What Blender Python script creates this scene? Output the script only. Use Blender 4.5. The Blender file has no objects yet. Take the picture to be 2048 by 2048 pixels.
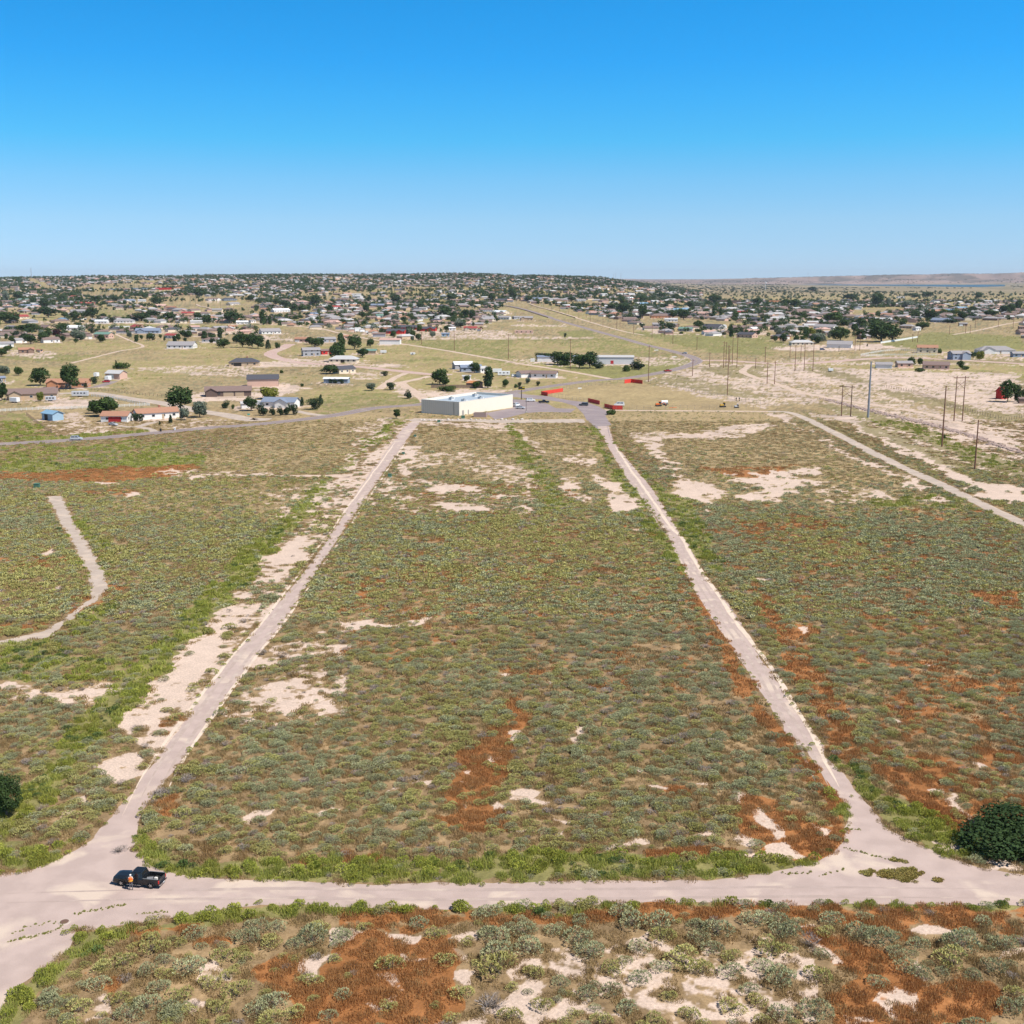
HAZE=0.000023
import bpy, bmesh, math, random
import numpy as np
from mathutils import Vector, Matrix
from mathutils.geometry import tessellate_polygon
R=math.radians
scn=bpy.context.scene
COL=scn.collection
random.seed(7)
rng=np.random.default_rng(11)
# ------------------------------------------------------------ camera model (metres)
H=62.0; FPX=2355.0; HV=557.0
pit=math.atan((1024-HV)/FPX); SP,CP=math.sin(pit),math.cos(pit)
def interp(x,xs,ys): return np.interp(x,xs,ys)
SKX=[-400,0,60,130,200,300,400,500,650,800,930,980,1010,1030,1050,1080,1200,1300,1350,1400,2600]
SKV=[556,554,552,552,550,551,549,548,547.5,547,545.5,547.5,549,551.5,550.5,550,552.5,555,557,560,560]
MSX=[-400,1300,1450,1540,1620,1700,1800,1868,1885,1960,2020,2048,2500]
MSV=[560,560,557,556,554,552,549.5,548.5,547,548,546.5,545,545]
def hsh(ix,iy,s):
    n=(ix.astype(np.int64)*374761393+iy.astype(np.int64)*668265263+s*1274126177)&0xffffffff
    n=((n^(n>>13))*1274126177)&0xffffffff
    n=(n^(n>>16))&0xffffffff
    return n/4294967295.0
def vnoise(x,y,s=0):
    ix=np.floor(x);iy=np.floor(y);fx=x-ix;fy=y-iy
    fx=fx*fx*(3-2*fx);fy=fy*fy*(3-2*fy)
    a=hsh(ix,iy,s);b=hsh(ix+1,iy,s);c=hsh(ix,iy+1,s);d=hsh(ix+1,iy+1,s)
    return (a*(1-fx)+b*fx)*(1-fy)+(c*(1-fx)+d*fx)*fy
def fbm(x,y,sc,s=0,o=3):
    x=np.asarray(x,float)/sc;y=np.asarray(y,float)/sc
    t=0;a=.5;w=0
    for k in range(o):
        t=t+a*vnoise(x+17.3*k,y-9.1*k,s+k);w+=a;a*=.55;x=x*2.03;y=y*2.03
    return t/w
def sstep(a,b,x):
    t=np.clip((x-a)/(b-a),0,1);return t*t*(3-2*t)
def height(x,y):
    x=np.asarray(x,float);y=np.asarray(y,float)
    yy=np.maximum(y,500.)
    uq=1024+FPX*(x/yy)/.981
    v1=interp(uq,SKX,SKV)
    Z1=np.maximum(53+(557-v1)*5200/FPX,0)*interp(uq,[1200,1420],[1,0])
    w=.85*sstep(2300,5200,yy)**1.15+.15*sstep(1700,3400,yy)
    h=Z1*w*(1-.25*sstep(5300,6500,yy))
    n=fbm(x,y,420,3,4)-.5
    h=h+n*26*sstep(2000,3200,yy)*(1-sstep(4300,5100,yy)*.8)*interp(uq,[1150,1380],[1,0.06])
    v2=interp(uq,MSX,MSV)
    Z2=np.maximum(62+(557-v2)*15000/FPX,0)
    ed=yy+ (fbm(x,y,900,9,4)-.5)*2600
    g=sstep(12600,15000,ed)
    g=.45*sstep(12300,14300,ed)+.55*sstep(14300,14900,ed)
    h=h+Z2*g*interp(uq,[1300,1500],[.35,1])
    return h
def proj(x,y,z=0.):
    zc=y*CP-(z-H)*SP
    return 1024+FPX*x/zc, 1024-FPX*(y*SP+(z-H)*CP)/zc
def P(u,v,z=0.):
    a=(u-1024)/FPX;b=(v-1024)/FPX
    dx,dy,dz=a,CP-b*SP,-SP-b*CP
    if dz>-1e-5: dz=-1e-5
    t=(H-z)/-dz
    if t*dy>1900:       # march over the hills
        tt=1500.
        while tt<20000:
            if H+dz*tt<float(height(dx*tt,dy*tt)): break
            tt*=1.004
        t=min(t,tt)
        return (dx*t,dy*t,float(height(dx*t,dy*t)))
    return (dx*t,dy*t,z)
ZM={'A':(0,820,.3623),'B':(680,820,.3623),'C':(1348,820,.3623),'D':(600,1500,.3623),'E':(1300,1500,.3872),'F':(0,1500,.3106),
 'G':(0,530,.265),'H':(512,530,.265),'I':(1024,530,.265),'J':(1536,530,.265),'K':(0,700,.265),'L':(512,680,.265),'M':(1024,680,.265),'N':(1536,680,.265),
 'O':(840,740,.1346),'Q':(0,680,.145),'S':(0,0,1.0),'V':(0,0,1.06)}
def Z(k,x,y):
    a=ZM[k];return (a[0]+x*a[2],a[1]+y*a[2])
def ZP(k,x,y,z=0.): return P(*Z(k,x,y),z)
# ------------------------------------------------------------ tagging
def tag(o,label=None,cat=None,group=None,kind=None):
    if label:o['label']=label
    if cat:o['category']=cat
    if group:o['group']=group
    if kind:o['kind']=kind
    return o
def empty(name,loc,rz=0):
    o=bpy.data.objects.new(name,None);COL.objects.link(o);o.location=loc;o.rotation_euler=(0,0,rz);o.empty_display_size=.5
    return o
# ------------------------------------------------------------ materials
def nodes(name):
    m=bpy.data.materials.new(name);m.use_nodes=True
    nt=m.node_tree;b=nt.nodes['Principled BSDF'];return m,nt,b
MC={}
def mat(name,col,rough=.8,metal=0.,var=.12,scale=3.,spec=.3,coat=0.):
    """plain procedural material: slow noise variation of albedo"""
    if name in MC:return MC[name]
    m,nt,b=nodes(name);L=nt.links
    tc=nt.nodes.new('ShaderNodeTexCoord');n=nt.nodes.new('ShaderNodeTexNoise');n.inputs['Scale'].default_value=scale;n.inputs['Detail'].default_value=4
    L.new(tc.outputs['Object'],n.inputs['Vector'])
    mr=nt.nodes.new('ShaderNodeMapRange');mr.inputs['To Min'].default_value=1-var;mr.inputs['To Max'].default_value=1+var
    L.new(n.outputs['Fac'],mr.inputs['Value'])
    mx=nt.nodes.new('ShaderNodeVectorMath');mx.operation='SCALE';mx.inputs[0].default_value=col[:3]
    L.new(mr.outputs[0],mx.inputs['Scale']);L.new(mx.outputs[0],b.inputs['Base Color'])
    b.inputs['Roughness'].default_value=rough;b.inputs['Metallic'].default_value=metal;b.inputs['Specular IOR Level'].default_value=spec
    b.inputs['Coat Weight'].default_value=coat
    MC[name]=m;return m
def leafmat(name,c1,c2,trans=.25,patch=.42):
    """foliage: per-face tone attribute and per-plant random pick between two real leaf colours"""
    m,nt,b=nodes(name);L=nt.links
    at=nt.nodes.new('ShaderNodeAttribute');at.attribute_name='tone'
    oi=nt.nodes.new('ShaderNodeObjectInfo')
    ad=nt.nodes.new('ShaderNodeMath');ad.operation='MULTIPLY_ADD';ad.inputs[1].default_value=.55
    ml=nt.nodes.new('ShaderNodeMath');ml.operation='MULTIPLY';ml.inputs[1].default_value=.5
    L.new(oi.outputs['Random'],ml.inputs[0]);L.new(at.outputs['Fac'],ad.inputs[0]);L.new(ml.outputs[0],ad.inputs[2])
    cr0=nt.nodes.new('ShaderNodeMix');cr0.data_type='RGBA';cr0.inputs['A'].default_value=(*c1,1);cr0.inputs['B'].default_value=(*c2,1)
    L.new(ad.outputs[0],cr0.inputs['Factor'])
    gp=nt.nodes.new('ShaderNodeNewGeometry');nz=nt.nodes.new('ShaderNodeTexNoise');nz.inputs['Scale'].default_value=.11;nz.inputs['Detail'].default_value=4;nz.inputs['Roughness'].default_value=.65;L.new(gp.outputs['Position'],nz.inputs['Vector'])
    pm=nt.nodes.new('ShaderNodeMapRange');pm.inputs['From Min'].default_value=.47;pm.inputs['From Max'].default_value=.68;pm.inputs['To Max'].default_value=patch;L.new(nz.outputs['Fac'],pm.inputs['Value'])
    cr=nt.nodes.new('ShaderNodeMix');cr.data_type='RGBA';L.new(cr0.outputs['Result'],cr.inputs['A']);cr.inputs['B'].default_value=(c1[0]*1.25,c1[1]*.95,c1[2]*.8,1);L.new(pm.outputs[0],cr.inputs['Factor']);L.new(cr.outputs['Result'],b.inputs['Base Color'])
    b.inputs['Roughness'].default_value=.75;b.inputs['Specular IOR Level'].default_value=.15
    tr=nt.nodes.new('ShaderNodeBsdfTranslucent');L.new(cr.outputs['Result'],tr.inputs['Color'])
    ms=nt.nodes.new('ShaderNodeMixShader');ms.inputs[0].default_value=trans
    out=nt.nodes['Material Output'];L.new(b.outputs[0],ms.inputs[1]);L.new(tr.outputs[0],ms.inputs[2]);L.new(ms.outputs[0],out.inputs['Surface'])
    MC[name]=m;return m
# ------------------------------------------------------------ mesh builders
def np_mesh(name,V,F,mats=(),midx=None,attrs=None,smooth=False):
    """V (n,3), F (m,k) arrays"""
    me=bpy.data.meshes.new(name);V=np.asarray(V,np.float32);F=np.asarray(F,np.int32)
    k=F.shape[1];me.vertices.add(len(V));me.vertices.foreach_set('co',V.ravel())
    me.loops.add(F.size);me.loops.foreach_set('vertex_index',F.ravel())
    me.polygons.add(len(F));me.polygons.foreach_set('loop_start',np.arange(0,F.size,k,dtype=np.int32))
    me.polygons.foreach_set('loop_total',np.full(len(F),k,np.int32))
    if midx is not None: me.polygons.foreach_set('material_index',np.asarray(midx,np.int32))
    me.polygons.foreach_set('use_smooth',np.full(len(F),smooth,bool))
    for m in mats:me.materials.append(m)
    me.update(calc_edges=True)
    for an,(dom,typ,arr) in (attrs or {}).items():
        a=me.attributes.new(an,typ,dom)
        a.data.foreach_set('color' if typ=='FLOAT_COLOR' else 'value',np.asarray(arr,np.float32).ravel())
    return me
def link(name,me,parent=None,loc=None,rz=None,scale=None):
    o=bpy.data.objects.new(name,me);COL.objects.link(o)
    if parent is not None:o.parent=parent
    if loc is not None:o.location=loc
    if rz is not None:o.rotation_euler=(0,0,rz)
    if scale is not None:o.scale=scale
    return o
class MB:
    def __init__(s):s.v=[];s.f=[];s.m=[]
    def poly(s,pts,mi=0):
        b=len(s.v);s.v+=[tuple(p) for p in pts];s.f.append(tuple(range(b,b+len(pts))));s.m.append(mi)
    def hull(s,a,b_,mi=0,caps=True):
        """loft ring a to ring b"""
        n=len(a);o=len(s.v);s.v+=[tuple(p) for p in a]+[tuple(p) for p in b_]
        for i in range(n):
            j=(i+1)%n;s.f.append((o+i,o+j,o+n+j,o+n+i));s.m.append(mi)
        if caps:
            s.f.append(tuple(o+i for i in reversed(range(n))));s.m.append(mi)
            s.f.append(tuple(o+n+i for i in range(n)));s.m.append(mi)
        return s
    def box(s,x0,x1,y0,y1,z0,z1,mi=0):
        return s.hull([(x0,y0,z0),(x1,y0,z0),(x1,y1,z0),(x0,y1,z0)],[(x0,y0,z1),(x1,y0,z1),(x1,y1,z1),(x0,y1,z1)],mi)
    def cyl(s,p,q,r0,r1=None,n=8,mi=0):
        r1=r0 if r1 is None else r1
        p=Vector(p);q=Vector(q);d=(q-p).normalized();a=d.orthogonal().normalized();b=d.cross(a)
        ra=[p+(a*math.cos(t)+b*math.sin(t))*r0 for t in [2*math.pi*i/n for i in range(n)]]
        rb=[q+(a*math.cos(t)+b*math.sin(t))*r1 for t in [2*math.pi*i/n for i in range(n)]]
        return s.hull(ra,rb,mi)
    def loft(s,rings,mi=0):
        for a,b in zip(rings[:-1],rings[1:]):s.hull(a,b,mi,False)
        s.poly(list(reversed(rings[0])),mi);s.poly(rings[-1],mi)
    def mesh(s,name,mats,bevel=0,smooth=False):
        me=bpy.data.meshes.new(name);me.from_pydata(s.v,[],s.f);
        for m in (mats if isinstance(mats,(list,tuple)) else [mats]):me.materials.append(m)
        me.polygons.foreach_set('material_index',s.m)
        bm=bmesh.new();bm.from_mesh(me);bmesh.ops.remove_doubles(bm,verts=bm.verts,dist=1e-4)
        bmesh.ops.recalc_face_normals(bm,faces=bm.faces)
        if bevel:bmesh.ops.bevel(bm,geom=[e for e in bm.edges if len(e.link_faces)==2 and e.calc_face_angle(0)>.5],offset=bevel,segments=2,affect='EDGES',profile=.6)
        bm.to_mesh(me);bm.free()
        if smooth:me.polygons.foreach_set('use_smooth',[True]*len(me.polygons))
        return me
    def build(s,name,mats,parent=None,loc=None,rz=None,bevel=0,smooth=False):
        return link(name,s.mesh(name,mats,bevel,smooth),parent,loc,rz)
# ------------------------------------------------------------ land cover map of the site
def pip(px,py,poly):
    inside=np.zeros(px.shape,bool);n=len(poly)
    xs=[p[0] for p in poly];ys=[p[1] for p in poly]
    bb=(px>=min(xs))&(px<=max(xs))&(py>=min(ys))&(py<=max(ys))
    if not bb.any():return inside
    qx=px[bb];qy=py[bb];r=np.zeros(qx.shape,bool);j=n-1
    for i in range(n):
        xi,yi=poly[i];xj,yj=poly[j]
        if yi!=yj:
            c=((yi>qy)!=(yj>qy))&(qx<(xj-xi)*(qy-yi)/(yj-yi)+xi);r^=c
        j=i
    inside[bb]=r;return inside
def ZL(k,*xy): return [Z(k,xy[i],xy[i+1]) for i in range(0,len(xy),2)]
def strip(k,w0,w1,*xy):
    """polygon of a strip that follows a polyline; widths in picture units at start and end"""
    pts=[Z(k,xy[i],xy[i+1]) for i in range(0,len(xy),2)];n=len(pts);l=[];r=[]
    for i,(x,y) in enumerate(pts):
        a=pts[max(i-1,0)];b=pts[min(i+1,n-1)];dx,dy=b[0]-a[0],b[1]-a[1];d=math.hypot(dx,dy) or 1
        w=(w0+(w1-w0)*i/max(n-1,1))/2*ZM[k][2]
        nx,ny=-dy/d*w,dx/d*w;l.append((x+nx,y+ny));r.append((x-nx,y-ny))
    return l+r[::-1]
FE={'sand':[],'rust':[],'green':[],'dry':[],'over':[]}
PADS=[]
def fe(t,k,s,*xy): FE[t].append((s,ZL(k,*xy)))
# --- bare pale sand
for k,s,xy in [
('A',.5,(1700,470,1932,400,1932,560,1780,720,1600,900,1480,960,1350,1010,1400,900,1500,800,1560,700,1650,600)),
('A',.92,(1560,740,1680,690,1740,720,1640,840,1560,870,1500,840)),
('A',1,(1170,1190,1260,1150,1320,1180,1240,1240,1290,1270,1180,1400,1100,1500,1000,1560,900,1620,850,1540,930,1480,1010,1400,1100,1300)),
('A',.72,(900,1560,1100,1500,1150,1560,1050,1680,900,1740,860,1760,780,1740,800,1680)),
('A',.7,(1380,1080,1500,1080,1450,1150,1380,1130)),('A',1,(205,795,240,770,278,758,270,795,225,812)),('A',1,(250,1012,310,995,320,972,358,970,335,1002)),
('A',.6,(220,1600,340,1570,350,1610,250,1620)),('A',.8,(240,1680,300,1675,270,1725)),('A',.45,(1430,450,1932,380,1932,430,1600,500,1560,620)),
('A',1,(510,402,560,395,690,396,680,408,520,410)),('A',.9,(1035,372,1115,374,1100,386,1040,385)),('A',.5,(900,330,1500,345,1500,362,900,375)),('A',.9,(670,478,740,452,775,462,690,482)),
('A',.65,(1480,920,1540,930,1500,965,1450,950)),('A',.6,(1800,450,1932,420,1860,560,1780,600)),
('A',.44,(1300,1450,1500,1300,1932,1150,1932,1700,1500,1800,1250,1700)),('A',.54,(1420,1500,1700,1600,1600,1700,1300,1700)),
('A',.5,(0,1500,520,1500,700,1560,300,1640,0,1600)),
('F',.88,(630,75,700,60,860,10,890,80,880,180,740,240,640,190,660,140)),('F',.95,(400,460,440,400,500,390,470,440,420,480)),('F',.8,(550,260,600,245,610,310,590,320)),
('F',.8,(1520,450,1600,400,1700,400,1640,460,1540,500)),('F',.75,(1280,480,1400,470,1380,500,1300,500)),
('F',.85,(1210,1520,1350,1370,1430,1420,1500,1500,1380,1500,1260,1540)),('F',.6,(1130,1640,1300,1640,1200,1740,1130,1740)),('F',.8,(780,1330,840,1300,830,1345)),('F',.55,(500,1700,700,1560,760,1765,480,1765)),
('D',1,(1100,250,1150,225,1290,205,1320,230,1280,270,1360,280,1370,300,1330,312,1200,300,1120,285)),
('D',1,(1020,45,1060,20,1130,45,1080,58)),('D',1,(940,120,985,98,990,132)),('D',.95,(905,178,1015,188,1000,212)),('D',1,(885,325,930,330,915,348)),('D',1,(1035,355,1050,310,1080,306,1072,345)),
('D',.8,(580,195,630,160,760,160,720,185,640,175)),('D',.9,(105,310,190,305,160,348,110,335)),('D',.8,(450,235,530,222,520,240)),('D',.85,(1370,368,1490,388,1420,402)),('D',.85,(1400,470,1470,448,1430,482,1360,502)),
('D',.85,(1650,560,1760,530,1860,480,1932,490,1932,520,1760,560,1680,572)),('D',.85,(1095,432,1200,420,1180,442)),('D',.8,(1540,155,1610,190,1580,195)),('D',.85,(1790,100,1890,103,1850,118)),
('D',.8,(580,330,650,328,620,345)),('D',.7,(0,440,70,445,20,470,0,470)),('D',.8,(880,500,920,498,905,520)),
('D',1,(160,980,260,988,350,1035,290,1045,250,1060,170,1090,150,1040)),('D',1,(450,1018,560,1010,680,1030,640,1050,520,1062)),('D',1,(820,1050,960,1008,970,1030,870,1072)),
('D',.95,(820,1085,930,1115,945,1145,850,1120)),('D',1,(5,1160,210,1130,165,1200,110,1260,60,1272,10,1240)),('D',.72,(390,1240,560,1235,560,1310,440,1270)),('D',.75,(330,1390,440,1400,400,1425)),
('D',.75,(430,1350,530,1340,520,1375,450,1380)),('D',.85,(870,1205,955,1200,945,1285,850,1240)),('D',.85,(550,1100,680,1130,600,1145)),
('D',.56,(1200,1180,1400,1110,1700,1150,1932,1020,1932,1512,900,1512,1000,1380,1180,1300)),('D',.7,(1200,1170,1480,1150,1660,1180,1640,1280,1500,1260,1240,1220)),
('D',.7,(1400,1360,1560,1370,1600,1440,1560,1512,1300,1500)),
('E',1,(515,332,560,318,640,352,690,400,700,470,640,480,622,430,580,390)),('E',1,(425,462,500,438,595,480,540,503,470,495)),('E',1,(640,490,700,485,775,530,720,552,600,550)),
('E',.9,(430,545,640,533,640,558,450,558)),('E',1,(165,452,230,430,312,450,300,467)),('E',.95,(838,408,925,430,890,468,850,450)),('E',.9,(425,250,500,233,455,292)),('E',.85,(255,175,345,172,340,185)),
('E',.85,(0,188,95,190,80,207,0,205)),('E',.9,(1425,208,1510,218,1505,242,1450,235)),('E',.78,(1510,258,1600,258,1650,340,1745,392,1700,402,1600,330)),('E',.9,(1645,55,1735,92,1690,95)),
('E',.85,(1430,450,1600,485,1610,545,1500,520)),('E',.9,(1720,565,1932,590,1932,640,1730,612)),('E',.7,(770,180,835,210,790,212)),
('E',1,(775,940,870,940,855,975,790,962)),('E',.72,(450,965,600,955,590,1002)),('E',.96,(1305,950,1430,932,1600,950,1710,970,1600,987,1400,977)),
('E',.8,(855,1015,990,1075,1003,1125,900,1070)),('E',.85,(755,1055,825,1100,800,1125)),('E',.9,(700,1150,785,1148,770,1185)),('E',.75,(1150,1250,1250,1205,1390,1240,1400,1300,1430,1400,1300,1400,1200,1300)),
('E',.85,(1050,1360,1180,1330,1190,1372,1060,1402)),('E',.9,(1780,1080,1900,1020,1932,960,1932,1040,1850,1092)),('E',.8,(1330,1060,1400,1140,1420,1192,1350,1130)),('E',.46,(0,1000,850,1050,900,1415,0,1415)),
('E',.8,(610,1310,760,1260,720,1345,650,1345)),('E',.9,(45,1030,170,1025,160,1065)),('E',.85,(230,1340,350,1370,330,1415,200,1400)),
('B',.82,(340,200,460,190,400,330,340,390)),('B',.5,(280,370,420,240,700,230,600,290,400,330)),('B',.45,(480,240,820,250,1000,300,1090,400,1060,460,950,450,850,380,600,300)),
('B',.72,(470,430,600,415,770,425,780,450,480,452)),('B',.97,(500,520,640,520,800,530,820,550,560,548)),('B',.7,(860,530,1070,528,1060,552)),('B',.42,(180,370,500,380,1060,470,1070,570,300,560,150,500)),
('B',.72,(1180,370,1290,390,1380,490,1410,520,1300,500,1220,430)),('B',.6,(1230,240,1400,260,1400,320,1260,290)),('B',.75,(1410,340,1530,400,1600,480,1660,560,1540,570,1490,490,1420,400)),
('B',.95,(1490,480,1560,480,1600,560,1520,555)),('B',.5,(960,90,1050,110,1150,260,1080,250)),('B',.62,(0,380,180,330,60,560,0,560)),('B',.72,(150,280,380,60,430,80,200,340,30,350,40,300)),
('B',.62,(60,240,230,60,300,60,150,230,20,330)),('B',.75,(0,1180,150,1160,500,1155,420,1200,200,1192,0,1232)),('B',.8,(0,1280,130,1268,60,1350,0,1370)),('B',.8,(1310,1750,1350,1760,1375,1805,1290,1865,1240,1820,1300,1810)),
('B',.92,(930,1790,1000,1785,990,1860,940,1820)),('B',.85,(900,1450,950,1448,930,1475)),('B',.9,(1150,1492,1200,1495,1170,1512)),('B',.8,(1440,733,1500,735,1480,745)),('B',.8,(90,782,140,780,110,792)),('B',.8,(1600,650,1680,650,1640,662)),
('B',.78,(1620,130,1780,120,1932,130,1932,160,1750,160,1800,250,1850,330,1780,330,1700,200)),('B',.9,(1830,350,1932,400,1932,470,1870,420)),
('C',.8,(0,140,150,130,300,85,500,70,570,85,400,130,370,160,100,162)),('C',.95,(500,10,600,20,800,150,1000,260,1130,310,1090,322,900,222,700,92,560,42)),('C',.85,(1140,320,1280,360,1400,430,1350,452,1220,380)),
('C',.95,(1355,492,1440,468,1505,500,1480,517)),('C',.8,(0,350,60,390,230,400,330,480,180,522,60,480)),('C',.8,(300,390,560,340,850,320,830,340,650,380,860,402,640,450,600,502,390,502,330,480,500,440)),
('C',.6,(230,340,360,350,360,365,240,355)),('C',.5,(800,430,1100,430,1300,520,900,520)),('C',.8,(430,930,550,928,545,940,440,940)),('C',.8,(625,1200,690,1205,675,1245)),('C',.95,(1415,1400,1480,1405,1450,1428)),
('C',.9,(1530,1592,1590,1600,1550,1612)),('C',.9,(1205,1730,1275,1735,1240,1750)),('C',.8,(725,1275,770,1278,745,1290)),('C',.8,(150,540,210,553,180,562)),
('C',.98,(720,20,1000,40,1200,150,1500,290,1700,400,1932,420,1932,500,1840,520,1700,480,1500,360,1300,250,1100,150,900,60)),
('N',.52,(0,480,400,480,900,800,1932,1057,1932,400,400,200,0,300)),('N',.62,(0,380,400,480,800,560,1932,900,1932,700,1000,500,300,380)),('N',.8,(1100,600,1500,650,1932,760,1932,850,1600,760)),('N',.85,(450,220,780,240,1932,250,1932,300,1000,330,700,330,600,270)),
('N',.6,(800,390,1932,450,1932,560,1300,500)),
('M',.6,(1000,320,1932,450,1932,530,1300,390)),('M',.5,(1130,250,1932,330,1932,420,1400,330)),
('K',.9,(1340,360,1500,320,1932,330,1932,390,1700,385,1500,400)),('K',.55,(960,140,1600,110,1932,110,1932,200,1500,190)),('K',.8,(440,360,860,385,820,430,500,440,300,440)),('K',.62,(480,470,630,470,640,600,520,560)),
('K',.5,(380,560,800,560,1000,600,500,650,380,640)),('K',.6,(40,0,420,10,400,70,60,40)),('K',.45,(1150,580,1500,520,1850,545,1300,600)),
('L',.9,(0,335,200,330,420,360,300,395,130,420,0,440)),('L',.85,(0,165,160,165,400,175,560,200,300,200,0,205)),('L',.7,(250,140,560,150,560,180,200,160)),('L',.75,(720,180,1050,180,1150,200,900,215)),('L',.55,(760,240,1000,240,900,300,700,300)),
('L',.8,(1000,320,1080,320,1250,440,1100,430)),('L',.65,(700,690,900,590,1040,590,880,700)),('L',.8,(1250,380,1932,380,1932,400,1500,420,1280,440)),
('L',.7,(1150,600,1932,640,1932,700,1300,640)),
('G',.6,(820,480,1932,480,1932,520,1000,520)),('G',.6,(270,425,900,440,1450,435,1450,450,280,440)),('G',.6,(1040,310,1350,370,1300,400,1100,340)),
('H',.6,(1050,480,1932,500,1932,560,1100,560)),('H',.7,(650,480,900,520,1100,560,900,540)),('H',.45,(0,420,500,440,600,460,0,450)),('H',.6,(0,530,300,540,550,600,0,560)),
('I',.6,(0,540,600,545,600,555,0,560)),('I',.6,(880,470,1100,480,1200,510,1000,500)),('I',.6,(1400,480,1932,500,1932,530,1500,510)),('I',.65,(0,450,420,450,420,465,0,465)),('M',.55,(940,130,1350,130,1350,170,1000,200)),
('J',.85,(0,625,800,595,1100,630,700,640,300,650,30,640)),('J',.5,(0,420,420,420,420,460,0,450)),('J',.6,(560,380,1000,350,1100,370,700,410)),('J',.5,(1250,640,1932,690,1932,730,1300,700)),('J',.55,(0,720,700,680,1932,720,1932,755,0,755)),
]: fe('sand',k,s,*xy)
for k,s,xy in [
('A',.95,(0,335,300,340,700,312,1100,300,1130,320,900,370,600,395,0,390)),('A',.55,(420,450,860,430,700,470,450,470)),('A',.5,(0,1180,250,1180,200,1220,0,1240)),('A',.6,(850,1750,1000,1690,1020,1720,900,1850,850,1800)),
('A',.5,(480,1010,640,920,660,980,520,1090,400,1140,380,1110)),('A',.4,(0,800,400,820,200,900,0,900)),
('D',1,(880,0,1200,0,1150,150,1100,210,1050,230,1000,300,1110,360,1100,430,880,440,750,420,710,370,850,360,800,300,780,250,850,200,930,130,920,60)),
('B',1,(850,1640,940,1600,1030,1720,1000,1760,960,1900,880,1932,690,1932,780,1820,870,1750,920,1680)),
('D',1,(180,1060,400,1015,530,1060,820,1030,840,1100,900,1160,850,1240,900,1350,850,1512,0,1512,0,1290,120,1260,220,1160)),
('D',.75,(180,890,1932,890,1932,940,1200,950,830,960,700,1015,300,1000,180,960)),('D',.35,(0,560,400,560,500,620,0,640)),
('E',.66,(0,810,1932,830,1932,925,1300,935,800,900,0,890)),
('E',.97,(430,300,470,240,640,270,700,330,870,400,1000,420,990,460,880,560,760,560,600,530,620,480,430,420)),('E',.85,(0,520,420,540,430,560,0,575)),('E',.7,(700,0,805,0,960,200,1000,450,940,400,850,200)),
('E',.8,(1000,0,1400,130,1500,250,1700,390,1600,420,1300,250,1100,60)),('E',.5,(1200,0,1932,0,1932,380,1700,390)),('E',.7,(60,180,240,190,200,240,60,220)),
('E',.95,(780,960,900,980,1030,1000,1300,1080,1400,1200,1600,1200,1800,1220,1820,1350,1700,1415,1000,1415,950,1260,1100,1180,950,1100)),('E',.95,(1240,930,1340,970,1330,1010,1240,960)),('E',.5,(1500,900,1932,900,1932,960,1500,950)),
('F',1,(1600,1440,1800,1330,1932,1340,1932,1640,1850,1620,1700,1520)),('F',.7,(1250,1210,1500,1200,1520,1260,1250,1260)),('F',.5,(500,1450,800,1500,760,1600,600,1590)),('F',.6,(560,1180,1300,1100,1300,1140,700,1230)),
('F',.5,(880,420,1000,330,1180,250,1080,460)),
('C',.85,(430,1170,640,1180,780,1240,700,1300)),('C',.5,(800,1300,1300,1350,1932,1500,1932,1560,1300,1720,1200,1700,1150,1480)),('C',.85,(1550,980,1932,1000,1932,1130,1700,1060)),('C',.55,(350,620,800,600,1000,650,400,680)),
('C',.6,(180,320,700,310,500,380,180,350)),('C',.24,(700,900,1932,900,1932,1932,900,1932,500,1300)),('C',.95,(1170,1650,1300,1600,1280,1760)),('C',.65,(380,930,480,1000,780,1350,1050,1932,950,1932,600,1400)),
('C',.65,(30,930,150,1020,350,1340,500,1600,720,1932,620,1932,350,1500,100,1100)),('B',.7,(1880,900,1932,900,1932,1100)),('B',.20,(0,560,1700,560,1932,1000,1932,1600,0,1400)),('B',.34,(350,840,800,880,700,960,300,930)),('B',.36,(1380,760,1560,800,1520,1150,1350,1100)),
('B',.22,(300,380,1300,420,1300,520,300,480)),('C',.28,(100,520,1800,560,1932,900,300,900)),
]: fe('rust',k,s,*xy)
FE['sand'].append((.56,strip('A',70,330,1900,430,1780,600,1620,790,1440,1020,1290,1190,1080,1440,900,1680,760,1850)))
FE['sand'].append((.72,ZL('N',0,200,300,190,600,215,1932,260,1932,600,1200,420,500,330,0,300)))
FE['sand'].append((.62,ZL('M',1300,170,1932,190,1932,480,1500,400,1000,300,1250,240)))
FE['green'].append((.92,strip('A',60,90,1830,400,1690,520,1480,700,1290,930,1130,1100)))
FE['green'].append((1.0,strip('A',70,200,1850,390,1700,510,1500,700,1300,930,1150,1080,900,1350,700,1560,500,1750,330,1932)))
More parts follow.
